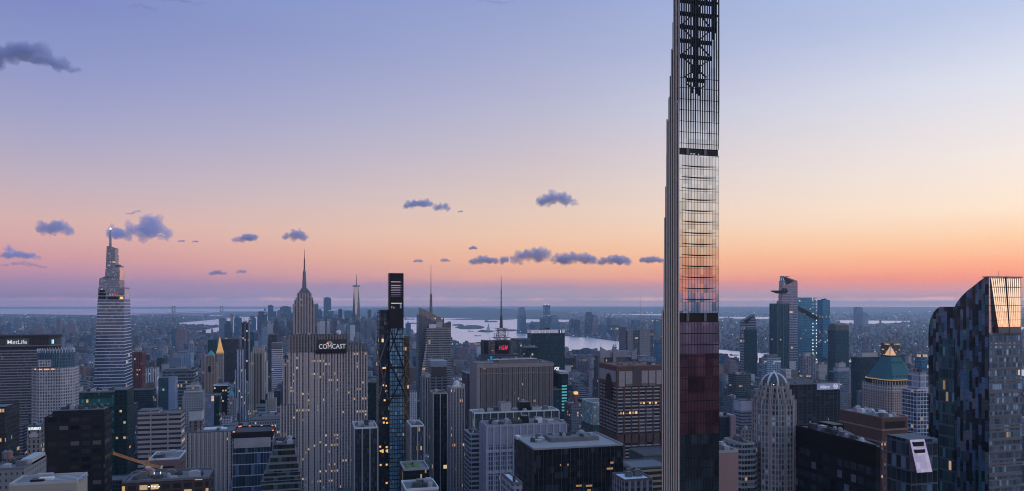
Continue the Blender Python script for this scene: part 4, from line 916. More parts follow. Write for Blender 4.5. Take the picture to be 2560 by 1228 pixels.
for i in range(8):
    a_, b_ = pl[i], pl[(i + 1) % 8]; n = 9 if i % 2 == 0 else 3
    for k in range(n):
        x, y = a_[0] + (b_[0] - a_[0]) * k / n, a_[1] + (b_[1] - a_[1]) * k / n
        if y < c_v + 5: part(MB().box(x - .5, x + .5, y - .5, y + .5, zf(962), zf(953)), 'column', M['stone'], t_, org)
part(MB().prism(sq8(51 * q, 13 * q), zf(951), zf(949)), 'eaves', M['gold'], t_, org)
CPR = plain('copper_roof', (.025, .115, .125), .55, .0, scale=.5)
cr_ = part(MB().loft(sq8(49 * q, 13 * q), zf(949), sq8(18 * q, 4 * q), zf(894)), 'copper_roof', CPR, t_, org)
for i in range(12):
    k = (i % 6 + .5) / 6; row = i // 6; r = (49 - 31 * (.12 + .6 * row)) * q; y = 949 - 55 * (.12 + .6 * row)
    x = c_u + (k - .5) * 2 * (r - 8 * q); part(MB().box(x - .9, x + .9, c_v - r - .3, c_v - r + 2, zf(y), zf(y - 3.2)), 'dormer', CPR, cr_, org)
part(MB().prism(sq8(18 * q, 4 * q), zf(894), zf(891)), 'collar', M['dark'], t_, org)
part(MB().loft(sq8(12 * q, 3 * q), zf(891), sq8(.5 * q, .1 * q), zf(868)), 'lit_tip', plain('lantern_glass', (.7, .45, .25), .3, 0, (1, .5, .17), .5), cr_, org)
mb = MB()
for i in range(8):
    a_, b_ = sq8(12.2 * q, 3 * q)[i], sq8(.5 * q, .1 * q)[i]; mb.bar((a_[0], a_[1], zf(891)), (b_[0], b_[1], zf(868)), .45)
part(mb, 'tip_frame', M['steel'], cr_, org)

# ---- black office block with company sign
V = 850.0; root, org, a, b, zt = T('black_office_block', 'black glass office block with a pale company sign at its roof corner', 1968, 2100, 961, V, 62, fac('black_curtain_wall', (.05, .055, .07), (.028, .03, .036), (.018, .022, .028), FloorH=3.9, BayW=6.6, WinX=.9, WinZ=.8, GVar=.6, Lit=.003), cat='skyscraper', nunits=4, roofm=M['roofd'])
zf = lambda y: Z(2072, y, V); px_ = DEP(2072, V) / F
sb = part(MB().box(U(2042, V), U(2099, V), V - .9, V - .05, zf(974), zf(958.5)), 'sign_board', plain('sign_blue_grey', (.24, .27, .42), .5, 0, (.25, .3, .5), .25, .05), root, org)
text('Allianz', 11.0 * px_, (U(2048.5, V), V - 1.0, zf(970.5)), M['wlet'], sb, org, 'sign_lettering', .01, .1, sx=.98)
mb = MB(); ex, ez, er = U(2087.5, V), zf(966.2), 6 * px_
for k in range(20):
    a_, b_ = 2 * math.pi * k / 20, 2 * math.pi * (k + 1) / 20; mb.bar((ex + er * math.cos(a_), V - 1.1, ez + er * math.sin(a_)), (ex + er * math.cos(b_), V - 1.1, ez + er * math.sin(b_)), .5)
for k, hh in ((-1, .8), (0, 1.25), (1, .8)): mb.box(ex + k * 1.35 - .35, ex + k * 1.35 + .35, V - 1.3, V - 1.0, ez - er * .55, ez + er * .5 * hh)
part(mb, 'sign_emblem', M['wlet'], sb, org)
for x, ys in ((2024, (1055, 1062, 1069, 1076, 1083)), (2070, (1048, 1055, 1062, 1069, 1075))):
    for y in ys: part(MB().box(U(x, V), U(x + 2.2, V), V - .2, V + .1, Z(x, y + 2.5, V), Z(x, y - 2, V)), 'lit_window', M['white'], root, org)

# ---- far cluster of glass towers with the jutting deck
V = 2330.0; zf = lambda y: Z(1965, y, V); org = (U(1965, V), V, 0)
HG = fac('pale_reflective_glass', (.22, .25, .31), (.30, .31, .36), (.16, .20, .27), FloorH=9, BayW=6, WinX=.96, WinZ=.62, Band=1, GMetal=.6, GVar=.3)
HB = fac('blue_glass_tower', (.06, .21, .31), (.07, .22, .32), (.06, .23, .34), FloorH=6, BayW=5, WinX=.95, WinZ=.85, Band=1, GMetal=.6, GVar=.2)
HD = fac('dark_teal_glass', (.025, .065, .085), (.03, .075, .095), (.02, .07, .095), FloorH=5, BayW=5, WinX=.85, WinZ=.85, GMetal=.4, GVar=.5, Lit=.004)
t_ = thing('deck_tower', 'pale angular glass skyscraper with sliced top and a triangular deck jutting from its side', 'skyscraper', org); foot(U(1940, V), U(1995, V), V, V + 55); RECTS.append((V, 1950, 1994, 720))
part(MB().loft(rect(uu(1946), uu(1996), V, V + 22), 0, rect(uu(1957), uu(1994), V, V + 22), [zf(712), zf(711), zf(700), zf(703)]), 'shaft', HG, t_, org)
mb = MB(); pts = [(uu(1957), zf(712)), (uu(1994), zf(711)), (uu(1993.5), zf(702)), (uu(1959), zf(690))]
n = 4; mb.add([(p, V, q_) for p, q_ in pts] + [(p, V + 21, q_) for p, q_ in pts], [tuple(range(n)), tuple(range(2 * n - 1, n - 1, -1))] + [((i + 1) % n, i, n + i, n + (i + 1) % n) for i in range(n)]); part(mb, 'sliced_crown', HG, t_, org)
mb = MB(); pts = [(uu(1958), zf(691.5)), (uu(1967), zf(713)), (uu(1985), zf(702))]; mb.add([(p, V - .6, q_) for p, q_ in pts] + [(p, V - .1, q_) for p, q_ in pts], [(0, 1, 2), (5, 4, 3), (1, 0, 3, 4), (2, 1, 4, 5), (0, 2, 5, 3)]); part(mb, 'dark_facet', M['dark'], t_, org)
mb = MB(); mb.loft([(uu(1942), V + 2), (uu(1960), V - 14), (uu(1960), V + 20), (uu(1944), V + 6)], zf(734), [(uu(1928), V + 2), (uu(1964), V - 16), (uu(1964), V + 21), (uu(1930), V + 6)], zf(729)); mb.loft([(uu(1928), V + 2), (uu(1964), V - 16), (uu(1964), V + 21), (uu(1930), V + 6)], zf(729), [(uu(1927.5), V + 2), (uu(1964), V - 16.5), (uu(1964), V + 21), (uu(1929.5), V + 6)], zf(726.6)); mb.box(uu(1955), uu(1962), V - 12, V - .2, zf(726.6), zf(721)); part(mb, 'observation_deck', M['dark'], t_, org)
part(MB().bar((uu(1966), V + 10, zf(692)), (uu(1980), V + 10, zf(690)), 1.6).bar((uu(1970), V + 10, zf(698)), (uu(1970), V + 10, zf(690)), 1.6), 'maintenance_crane', M['dark'], t_, org)
T('teal_twin_tower', 'dark teal ribbed glass tower in front of the tower with the jutting deck', 1944, 1972, 759, 2180, 50, HD, cat='skyscraper', xl=1925, pent=[(1946, 1956, 754, 2, 12, None)], nunits=0, par=False, rib=(22, 3.4, 1.5, plain('teal_fin', (.05, .10, .12), .4, .3)))
V = 2390.0; root, org, a, b, zt = T('blue_stepped_tower', 'tall blue glass tower with a ragged dark stair of balconies down its front', 1992, 2042, 744, V, 60, HB, cat='skyscraper', xl=1985, par=False)
zf = lambda y: Z(2010, y, V)
for k in range(14): x = 1976 + 4.6 * k; part(MB().box(U(x, V), U(x + 6.5, V), V - 7, V - .1, zf(764 + 2.7 * k), zf(757 + 2.6 * k)), 'balcony_step', M['dark'], root, org)
part(MB().box(U(1974, V - 6), U(1992, V - 6), V - 6, V + 20, 0, zf(764)), 'lower_block', HB, root, org)
for k in range(22):
    y = 752 + 8.2 * k
    for x in (2031.5, 2040):
        if RND.random() < .75: part(MB().box(U(x, V), U(x + 1.6, V), V - .6, V, zf(y + 1.2), zf(y - 1.0)), 'lit_window', M['lamp'] if k > 3 else M['wlet'], root, org)
T('blue_tower', 'plain blue glass tower with a notch in its flat roof', 2057, 2075, 750, 2450, 60, HB, cat='skyscraper', xl=2043, pent=[(2060, 2067, 748, 4, 20, M['dark'])], par=False)
V = 2230; root, org, a, b, zt = T('bronze_topped_tower', 'dark teal tower with a ribbed bronze top storey', 2089, 2122, 826, V, 60, HD, cat='skyscraper', xl=2070, par=False)
part(MB().box(a + .5, b - .5, V + 1, VU(2071, a), zt, Z(2096, 813, V)), 'bronze_crown', fac('bronze_louvres', (.16, .13, .11), None, (.09, .075, .07), BayW=5, FloorH=30, WinX=.5, WinZ=.95), root, org)
part(MB().box(U(2090, V), U(2102, V), V + 10, V + 30, Z(2096, 813, V), Z(2096, 809, V)), 'penthouse', M['mech'], root, org)
V = 2300; zf = lambda y: Z(1868, y, V); org = (U(1868, V), V, 0)
t_ = thing('folded_tower', 'pale angular glass tower with a notched top and dark inset face', 'skyscraper', org); foot(U(1840, V), U(1910, V), V, V + 50); RECTS.append((V, 1845, 1890, 800))
part(MB().loft(rect(uu(1859), uu(1898), V, V + 24), 0, rect(uu(1859), uu(1890), V, V + 24), [zf(802), zf(797), zf(797), zf(802)]), 'shaft', HG, t_, org)
mb = MB(); pts = [(uu(1846), zf(802)), (uu(1890), zf(797)), (uu(1886), zf(787)), (uu(1861), zf(812)), (uu(1848), zf(799))]; pts = [(uu(1859), zf(803)), (uu(1890), zf(803)), (uu(1886.5), zf(786.5))]
mb.add([(p, V - .1, q_) for p, q_ in pts] + [(p, V + 22, q_) for p, q_ in pts], [(0, 1, 2), (5, 4, 3), (1, 0, 3, 4), (2, 1, 4, 5), (0, 2, 5, 3)]); part(mb, 'notched_crown', HG, t_, org)
mb = MB(); pts = [(uu(1859.5), zf(802)), (uu(1866), zf(811)), (uu(1884), zf(789))]; mb.add([(p, V - .9, q_) for p, q_ in pts] + [(p, V - .3, q_) for p, q_ in pts], [(0, 1, 2), (5, 4, 3), (1, 0, 3, 4), (2, 1, 4, 5), (0, 2, 5, 3)]); part(mb, 'dark_facet', M['dark'], t_, org)
part(MB().box(uu(1860.5), uu(1891), V - 3, V - .05, 0, zf(823.5)), 'inset_face', HD, t_, org)

# ---- wedge-shaped black tower at lower right
V = 330.0; uR = U(2190, V); vB = VU(1990, uR); zt = Z(2190, 1118, V); org = (uR, V, 0)
t_ = thing('black_glass_tower', 'black glass tower with crowded roof plant and dim flat windows, beside the domed tower', 'skyscraper', org); foot(uR, uR + 34, V, vB); RECTS.append((V, 1990, 2240, 1100))
MT = fac('black_glass_flats', (.012, .014, .017), None, (.035, .043, .055), FloorH=6.6, BayW=5.6, WinX=.72, WinZ=.62, GVar=1.5, GMetal=.2, Lit=.0, Tilt=.05)
pl = [(uR, V), (uR + 2.5, V), (uR + 27, vB), (uR, vB)]; e_ = .1
part(MB().prism(pl, 0, zt - 11), 'shaft', MT, t_, org); part(MB().prism([(uR - .1, V - .1), (uR + 2.6, V - .1), (uR + 27.1, vB + .1), (uR - .1, vB + .1)], zt - 11, zt), 'blank_crown', plain('black_crown', (.010, .011, .013), .35, .2), t_, org)
part(MB().box(uR, uR + .35, V, vB, zt, zt + 1.0).box(uR + .35, uR + 26.6, vB - .35, vB, zt, zt + 1.0), 'parapet', M['dark'], t_, org); part(MB().prism([(uR + .4, V + .4), (uR + 2.3, V + .4), (uR + 26.2, vB - .4), (uR + .4, vB - .4)], zt, zt + .2), 'roof_deck', M['roof'], t_, org)
units(t_, org, uR + 1, uR + 13, V + 34, vB - 2, zt + .2, 9, big=.8); units(t_, org, uR + .8, uR + 8, V + 18, V + 36, zt + .2, 5, big=.7)
part(MB().box(uR + 12, uR + 19, V + 48, V + 62, zt, zt + 3.5), 'penthouse', M['dark'], t_, org)
part(MB().dome(uR + 2.2, V + 13, 1.3, zt + 1.2, 1.6, 14, 5).cyl(uR + 2.2, V + 13, 1.3, zt, zt + 1.2), 'radome', M['white'], t_, org, True)
# ================================================================== the other named buildings
BRN = fac('brown_brick_block', (.21, .14, .13), None, (.04, .04, .045), FloorH=3.8, BayW=3.2, WinX=.45, WinZ=.5)
def two(*a): return a
# -- lower left
V = 950; root, org, a, b, zt = T('green_glass_tower', 'dark green glass tower with bright green upper floors behind the black office block', 198, 285, 982, V, 40, fac('green_glass', (.02, .035, .035), (.025, .045, .045), (.02, .075, .07), FloorH=4.4, BayW=2.4, WinX=.9, WinZ=.75, Band=1, GMetal=.35, GVar=1.0, Lit=.0), cat='skyscraper', nunits=7, roofm=M['roofl'])
part(MB().box(a, b, V - .25, V - .02, Z(240, 1013, V), Z(240, 997, V)), 'bright_storey', fac('jade_glass', (.03, .10, .09), None, (.05, .22, .19), FloorH=4.4, BayW=2.4, WinX=.9, WinZ=.8, GMetal=.5, GVar=.7), root, org)
part(MB().box(b + .1, b + 13, V + 4, V + 38, 0, Z(296, 976, V)), 'blind_wing', fac('dark_green_panels', (.012, .03, .032), None, (.015, .035, .038), BayW=4, FloorH=4.4, GMetal=.3), root, org)
V = 800; root, org, a, b, zt = T('black_office_tower', 'squat black office tower with blind dark windows behind the flat concrete roof', 111, 262, 1044, V, 27, fac('black_bronze_glass', (.022, .018, .017), None, (.035, .028, .028), FloorH=7.6, BayW=9.5, WinX=.78, WinZ=.52, GVar=1.6, Lit=.004, LitCol=(1, .25, .08)), cat='skyscraper', pent=[(131, 260, 1026, 4, 24, M['dark'])], parm=M['dark'])
units(root, org, U(135, V), U(255, V), V + 6, V + 20, Z(200, 1026, V), 8)
V = 930; root, org, a, b, zt = T('gabled_stone_tower', 'narrow brown stone tower with arched gable and a small white lit shop sign', 68, 101, 1066, V, 22, fac('brown_stone_windows', (.25, .21, .19), None, (.03, .03, .035), FloorH=5.2, BayW=4.3, WinX=.38, WinZ=.62, GVar=.9), nunits=2, roofm=M['roofl'])
sb = part(MB().box(a + 1.2, b - 1.2, V - .5, V - .05, zt - 4.4, zt - .4), 'sign_board', M['dark'], root, org)
text('BURBERRY', 4.2, (U(71.5, V), V - .7, zt - 3.9), M['wlet2'], sb, org, 'sign_lettering', .03, .1, sx=.62)
mb = MB(); pts = [(a + 2, zt - 12), (b - 2, zt - 12), (b - 2, zt - 9), ((a + b) / 2, zt - 5.2), (a + 2, zt - 9)]; n = 5
mb.add([(p, V - .6, q) for p, q in pts] + [(p, V, q) for p, q in pts], [tuple(range(n)), tuple(range(2 * n - 1, n - 1, -1))] + [((i + 1) % n, i, n + i, n + (i + 1) % n) for i in range(n)]); part(mb, 'gable', M['stone'], root, org)
T('dark_glass_block', 'dark glass tower cut off by the left edge of the photo', -40, 14, 1022, 700, 30, fac('dark_grid_glass', (.04, .045, .05), None, (.03, .035, .04), FloorH=4, BayW=2, WinX=.7, WinZ=.7), parm=M['dark'])
V = 520; root, org, a, b, zt = T('flat_grey_block', 'grey stepped block with water tanks on its roof in the lower left corner', -30, 60, 1176, V, 40, fac('grey_panels', (.20, .20, .205), None, (.05, .055, .06), FloorH=4, BayW=3, WinX=.3, WinZ=.4), nunits=5, roofm=M['roofl'])
for x in (14, 24):
    mb = MB(); xx = U(x, V + 26); mb.cyl(xx, V + 26, 1.9, zt + 2.5, zt + 6.5, n=12); mb.cyl(xx, V + 26, 2.1, zt + 6.5, zt + 8, .1, 12)
    for i in range(4): mb.bar((xx + 1.3 * (1, 1, -1, -1)[i], V + 26 + 1.3 * (1, -1, -1, 1)[i], zt), (xx + 1.3 * (1, 1, -1, -1)[i], V + 26 + 1.3 * (1, -1, -1, 1)[i], zt + 2.6), .25)
    part(mb, 'water_tank', M['brick'] if x > 20 else M['mech'], root, org)
part(MB().box(U(30, V), b, V + 14, V + 38, zt, Z(50, 1160, V)), 'upper_block', M['concrete'], root, org)
V = 430; root, org, a, b, zt = T('concrete_block', 'pale concrete tower top with a sunken flat roof full of vents at the lower left', 22, 192, 1211, V, 19, fac('pale_concrete', (.34, .31, .26), None, (.05, .05, .055), FloorH=24, BayW=8, WinX=.35, WinZ=.4), roofm=M['roofl'], parm=M['concrete'], par=True)
for (x, y, w_, d_, h_, m_) in ((68, 4, 6, 4, 1.6, M['dark']), (86, 6, 6.5, 3.2, 1.9, M['white']), (70, 13, 7, 3, 2.6, M['mechl'])):
    q = U(x, V); part(MB().box(q, q + w_, V + y, V + y + d_, zt + .2, zt + h_), 'air_handler', m_, root, org)
for k in range(4): q = U(107, V); part(MB().box(q, q + 17, V + 4 + 3.1 * k, V + 5.3 + 3.1 * k, zt + .2, zt + 1.0), 'duct', M['mechl'], root, org)
part(MB().box(U(160, V), U(174, V), V - .2, V + .1, zt - 11, zt - 4), 'dark_opening', M['dark'], root, org)
V = 480; root, org, a, b, zt = T('unfinished_building', 'dark low building with a busy lit roof site under the yellow crane', 305, 521, 1203, V, 26, fac('site_netting', (.07, .05, .045), None, (.035, .03, .03), FloorH=4, BayW=6, WinX=.7, WinZ=.7, Lit=.03), nunits=14, roofm=M['roof'], parm=M['mech'])
for x, y in ((372, 18), (384, 16), (400, 17), (415, 17)): q = U(x, V + y); part(MB().box(q, q + .5, V + y, V + y + .4, zt + 1.5, zt + 2.0).bar((q + .25, V + y + .2, zt), (q + .25, V + y + .2, zt + 1.5), .15), 'work_lamp', M['lamp'], root, org)
for x, y in ((371, 1217), (378, 1216), (386, 1217), (396, 1217)): q = U(x, V); part(MB().box(q, q + .6, V - .3, V, Z(x, y + 1, V), Z(x, y - 1, V)), 'lit_window', M['lamp'], root, org)
# tower crane: mast, cab, jib sloping to the left, counter jib
cv = V + 14; cu = U(371, cv); zb = lambda y: Z(371, y, cv); org = (cu, cv, zt + .3)
t_ = thing('tower_crane', 'yellow tower crane with long jib reaching left over the lit building site', 'crane', org)
mb = MB(); lattice_mast(mb, cu, cv, zt + .3, zb(1168), 1.0, 1.0, .28); part(mb, 'mast', M['crane'], t_, org)
part(MB().box(cu - 1.3, cu + 1.5, cv - 1.2, cv + 1.2, zb(1170), zb(1165)), 'cab', M['white'], t_, org)
def truss(p, q, r, n):
    p, q = Vector(p), Vector(q); mb = MB(); up = Vector((0, 0, r * 1.6)); sd = Vector((0, r, 0)); L = [(p + (q - p) * k / n) for k in range(n + 1)]
    for s_ in (-1, 1): mb.bar(p + sd * s_, q + sd * s_, .28)
    mb.bar(p + up, q + up, .28)
    for k in range(n):
        for s_ in (-1, 1): mb.bar(L[k] + sd * s_, (L[k] + L[k + 1]) / 2 + up, .16); mb.bar((L[k] + L[k + 1]) / 2 + up, L[k + 1] + sd * s_, .16)
        mb.bar(L[k] - sd, L[k] + sd, .16)
    return mb
part(truss((cu, cv, zb(1164)), (U(282, cv), cv, Z(282, 1135, cv)), .75, 16), 'jib', M['crane'], t_, org)
part(truss((cu, cv, zb(1164)), (U(408, cv + 1), cv, Z(408, 1172, cv)), .75, 6), 'counter_jib', M['crane'], t_, org)
part(MB().bar((cu, cv, zb(1165)), (cu + .3, cv, zb(1134)), .8, .4), 'a_frame', M['crane'], t_, org)
part(MB().bar((cu + .3, cv, zb(1134)), (U(408, cv), cv, Z(408, 1170, cv)), .18).bar((cu + .3, cv, zb(1134)), (U(300, cv), cv, Z(300, 1139, cv)), .14), 'stay_cable', M['dark'], t_, org)
part(MB().box(U(402, cv), U(406, cv), cv - 1, cv + 1, Z(404, 1172, cv), Z(404, 1165, cv)), 'counterweight', M['white'], t_, org)
V = 620; T('rust_brown_block', 'plain rust brown block with a framed flat roof behind the crane', 371, 449, 1150, V, 30, fac('rust_panels', (.20, .13, .12), None, (.03, .025, .025), FloorH=22, BayW=26, WinX=.55, WinZ=.06), nunits=4, roofm=M['roofl'], parm=M['white'])
V = 750; T('slotted_grey_block', 'grey stone block with dark horizontal window slots and a raised left half', 344, 452, 1037, V, 24, fac('grey_stone_slots', (.33, .29, .285), None, (.035, .035, .042), FloorH=4.4, BayW=14.5, WinX=.93, WinZ=.45, Band=0, GVar=.4), tiers=[(344, 396, 1027, .3, 20)], nunits=3)
V = 890; root, org, a, b, zt = T('ribbed_office_block', 'long ribbed limestone block with even pale piers left of the blue glass tower', 455, 582, 1082, V, 40, fac('rib_block', (.36, .32, .30), (.15, .14, .14), (.03, .035, .042), FloorH=3.9, BayW=4.2, WinX=.5, WinZ=.7, GVar=.8, Lit=.008), rib=(4.2, 1.5, .8, M['stone']), nunits=6)
part(MB().box(U(503, V), U(561, V), V + 18, V + 34, zt, Z(530, 1075, V + 18)), 'roof_pavilion', M['glassb'], root, org); part(MB().box(U(502, V), U(562, V), V + 17.5, V + 34.5, Z(530, 1075, V + 18), Z(530, 1073, V + 18)), 'pavilion_roof', M['white'], root, org)
V = 600; root, org, a, b, zt = T('blue_glass_tower', 'square blue glass tower with white floor lines, blank grey top and red rim lights', 581, 682, 1084, V, 30, fac('blue_banded_glass', (.10, .13, .17), (.34, .37, .43), (.06, .10, .16), FloorH=8.4, BayW=2.2, WinX=.9, WinZ=.93, Band=1, GMetal=.6, GVar=.9, Tilt=.06, Lit=.004), roofm=M['roofd'], parm=M['dark'])
zf = lambda y: Z(630, y, V)
part(MB().box(a - .3, b + .3, V - .4, V + 30.3, zf(1094), zt + .2), 'dark_rim', M['dark'], root, org); part(MB().box(a + 1, b - 1.5, V - .6, V - .05, zf(1119), zf(1094.5)), 'blank_panel', plain('grey_panel', (.33, .33, .37), .4, .3), root, org)
for x, dv in ((583, 1), (596, 25), (622, 27), (652, 27), (679, 25), (680, 1), (600, 27)): q = U(x, V + dv); part(MB().box(q, q + 1.2, V + dv, V + dv + .6, zt + 1.3, zt + 1.9), 'rim_lamp', M['redlamp'], root, org)
V = 520; root, org, a, b, zt = T('terraced_glass_tower', 'dark tower stepping down in glassy terraces at the foot of the ribbed slab tower', 683, 738, 1117, V, 26, fac('terrace_glass', (.05, .05, .05), (.16, .155, .15), (.02, .035, .04), FloorH=4.1, BayW=2.6, WinX=.9, WinZ=.72, Band=1, GVar=1.0, Lit=.012), nunits=6, parm=M['dark'], tiers=[(676, 742, 1140, -2, 26), (668, 746, 1160, -4, 26), (660, 750, 1182, -6, 26), (653, 753, 1202, -8, 26)])
# -- middle distance, left
T('red_brown_tower', 'dark red brown tower beside the banded supertall', 331, 355, 881, 1900, 40, fac('red_brown_brick', (.17, .055, .05), (.13, .05, .045), (.03, .025, .03), FloorH=3.6, BayW=5, WinX=.5, WinZ=.8), pent=[], tiers=[(331, 357, 1010, -6, 40)])
T('white_ribbed_tower', 'white ribbed tower behind the slotted grey block', 369, 391, 921, 1750, 32, fac('white_ribs', (.50, .50, .53), (.2, .2, .22), (.05, .06, .08), FloorH=3.6, BayW=4.6, WinX=.45, WinZ=.9), nunits=2)
T('small_white_tower', 'small white banded tower left of the white ribbed tower', 356, 363, 921, 1950, 16, fac('white_bands', (.5, .52, .58), (.5, .52, .58), (.1, .12, .16), FloorH=4.5, BayW=10, WinX=.9, WinZ=.4))
T('dark_banded_block', 'dark broad block with fine pale bands and cluttered roof', 406, 484, 927, 1600, 60, fac('dark_bands', (.09, .10, .11), (.24, .25, .27), (.05, .07, .09), FloorH=6.5, BayW=3, WinX=.95, WinZ=.68, Band=1), pent=[(412, 475, 923, 6, 40, None), (455, 463, 920, 6, 18, M['mechl'])], nunits=5)
V = 1350; root, org, a, b, zt = T('teal_prism_tower', 'smooth teal glass prism with a pale blue right half', 396, 421, 946, V, 26, fac('teal_prism_glass', (.06, .12, .15), None, (.055, .115, .15), FloorH=3.8, BayW=3, WinX=.95, WinZ=.9, GMetal=.5, GVar=.25, Lit=.004))
part(MB().box(b + .05, U(437, V), V + .6, V + 27, 0, Z(428, 943.5, V)), 'pale_half', fac('pale_blue_panels', (.25, .30, .42), None, (.22, .28, .40), FloorH=3.8, BayW=3, GMetal=.3, GVar=.2), root, org)
V = 1180; root, org, a, b, zt = T('stepped_stone_tower', 'grey stone tower stepping up in ornate white trimmed tiers', 455, 507, 993, V, 30, fac('ornate_stone', (.33, .32, .32), None, (.05, .055, .065), FloorH=3.7, BayW=3.2, WinX=.45, WinZ=.55), tiers=[(459, 506, 980, 3, 28), (464, 500, 966, 6, 26), (476, 495, 957, 9, 22)], nunits=0)
mb = MB()
for (x0, x1, y, dv) in ((455, 507, 993, 0), (459, 506, 980, 3), (464, 500, 966, 6)):
    n = 9
    for k in range(n): q = U(x0 + (x1 - x0) * (k + .5) / n, V + dv); mb.cyl(q, V + dv + .6, .9, Z(480, y, V + dv) - .2, Z(480, y, V + dv) + 1.9, .3, 8)
part(mb, 'finial_row', M['white'], root, org)
T('brown_capped_tower', 'narrow brown tower with a white framed top right of the slotted grey block', 474, 504, 1029, 900, 16, fac('brown_capped', (.23, .17, .155), (.2, .15, .14), (.06, .06, .065), FloorH=3.6, BayW=6, WinX=.5, WinZ=.7), cap=(10, plain('white_cornice', (.45, .44, .46), .7)))
T('blank_slab', 'blank blue grey slab with a dark teal side', 513, 535, 990, 1060, 20, fac('blank_panels', (.21, .24, .31), None, (.19, .22, .29), FloorH=4, BayW=4, WinX=.9, WinZ=.9, GVar=.15), group=None)
T('black_green_block', 'black green glass block right of the blank grey slab', 535.5, 549, 990, 1062, 24, fac('black_green_glass', (.015, .03, .032), None, (.015, .045, .045), FloorH=4, BayW=3, WinX=.85, WinZ=.8, Lit=.01))
T('black_slab', 'black slab with a checkered white edge', 533, 568, 965, 1240, 20, fac('black_slab_glass', (.012, .016, .022), None, (.016, .022, .03), FloorH=4, BayW=4), parm=M['white'])
V = 1243; o_ = T('checkered_edge_tower', 'thin white checkered tower joined to the black slab', 568.5, 572, 963, V, 18, fac('checker_panels', (.03, .035, .045), None, (.62, .62, .66), FloorH=5.5, BayW=2.6, WinX=.6, WinZ=.5, GVar=.1, GRough=.5))
def pyramid_tower(name, label, x0, x1, yb, yt, V, D, mat, pm, tiers=(), lantern=None):
    root, org, a, b, zt = T(name, label, x0, x1, yb, V, D, mat, tiers=tiers, par=False)
    c = (a + b) / 2; mb = MB().loft(rect(a, b, V, V + D), zt, rect(c - .3, c + .3, V + D / 2 - .3, V + D / 2 + .3), Z((x0 + x1) / 2, yt, V)); part(mb, 'pyramid_roof', pm, root, org)
    return root, org, a, b, zt
V = 1520; root, org, a, b, zt = pyramid_tower('green_pyramid_tower', 'brown stone tower with ornate top under a small green copper pyramid', 516, 535, 889, 876.5, V, 22, fac('brown_ornate_stone', (.27, .21, .17), None, (.04, .04, .05), FloorH=4, BayW=5.5, WinX=.35, WinZ=.55, Lit=.01), M['copper'], tiers=[(511, 540, 908, -2, 24), (508, 541, 913, -4, 26), (505, 543, 1000, -6, 28)])
part(MB().box(U(521, V), U(528, V), V - 4.6, V - 3.6, Z(524, 930, V), Z(524, 915, V)), 'belfry_arch', M['dark'], root, org)
for x, y in ((516, 889), (534, 890), (530, 931)): q = U(x, V - 6.4); part(MB().box(q, q + .9, V - 6.9, V - 6.2, Z(x, y + .6, V), Z(x, y - .6, V)), 'lamp', M['wlet'], root, org)
V = 2380; root, org, a, b, zt = T('gilded_tower', 'pale stone tower with a floodlit golden spire roof', 541.5, 557, 879, V, 34, fac('campanile_stone', (.32, .26, .22), None, (.05, .05, .06), FloorH=4, BayW=5, WinX=.3, WinZ=.5), par=False)
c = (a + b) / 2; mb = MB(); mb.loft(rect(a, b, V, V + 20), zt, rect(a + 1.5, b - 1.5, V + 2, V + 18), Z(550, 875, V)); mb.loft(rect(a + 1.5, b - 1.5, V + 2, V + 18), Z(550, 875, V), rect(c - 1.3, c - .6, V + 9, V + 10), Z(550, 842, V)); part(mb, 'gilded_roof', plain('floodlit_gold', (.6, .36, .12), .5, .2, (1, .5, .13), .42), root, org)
part(MB().box(a - 1, b + 1, V - 1, V + 22, Z(550, 884, V), Z(550, 879, V)), 'gallery', M['gold'], root, org)
T('dark_green_slab', 'dark green glass slab left of the golden spire', 519.5, 541, 849.5, 2450, 40, HD, nunits=2)
T('charcoal_slab', 'broad charcoal slab right of the golden spire', 552.5, 597, 848.5, 2500, 40, fac('charcoal_panels', (.05, .05, .06), (.045, .045, .055), (.035, .037, .045), FloorH=5, BayW=4, WinX=.7, WinZ=.7, Lit=.002), roofm=M['roofd'])
V = 1800; root, org, a, b, zt = T('topped_out_tower', 'slim dark blue tower with pale edges still building at its top', 603, 622, 810, V, 26, fac('navy_glass', (.05, .07, .10), None, (.03, .05, .08), FloorH=4, BayW=4, WinX=.85, WinZ=.8, GMetal=.4), cat='skyscraper', rib=(9, 1.1, .6, M['mechl']), par=False)
for k in range(6): q = a + (b - a) * (k + .5) / 6; part(MB().box(q - 1.4, q + 1.4, V + 3 + k * 2, V + 7 + k * 2, zt, zt + (3, 6, 4, 7, 3, 5)[k]), 'formwork', M['brick'] if k % 2 else M['dark'], root, org)
part(MB().bar((a + 7, V + 8, zt), (a + 7, V + 8, zt + 9), .8).bar((a + 7, V + 8, zt + 9), (a + 4, V + 8, zt + 15), .6), 'hoist', M['brick'], root, org)
T('striped_tower', 'white and blue striped tower with a brown lower front', 590, 606, 876, 1400, 22, fac('white_stripes', (.52, .53, .57), (.3, .33, .38), (.05, .09, .14), FloorH=3.6, BayW=4.2, WinX=.48, WinZ=.97), tiers=[(586, 612, 925, 4, 24)])
V = 1330; root, org, a, b, zt = T('setback_limestone_tower', 'pale limestone tower with three dark vertical stripes and stepped shoulders', 627, 663, 880, V, 34, fac('limestone_stripes', (.40, .36, .32), None, (.05, .05, .055), FloorH=3.8, BayW=3.0, WinX=.4, WinZ=.55), tiers=[(632, 659, 868, 3, 30), (622, 667, 905, 2, 34), (652, 683, 985, 2, 34), (650, 690, 1000, 0, 34), (620, 668, 1010, -2, 34)], par=False)
for x in (636, 643.5, 651): part(MB().box(U(x, V - 2.2), U(x + 2.4, V - 2.2), V - 2.5, V - 1.9, 0, Z(x, 883, V)), 'window_stripe', M['dark'], root, org)
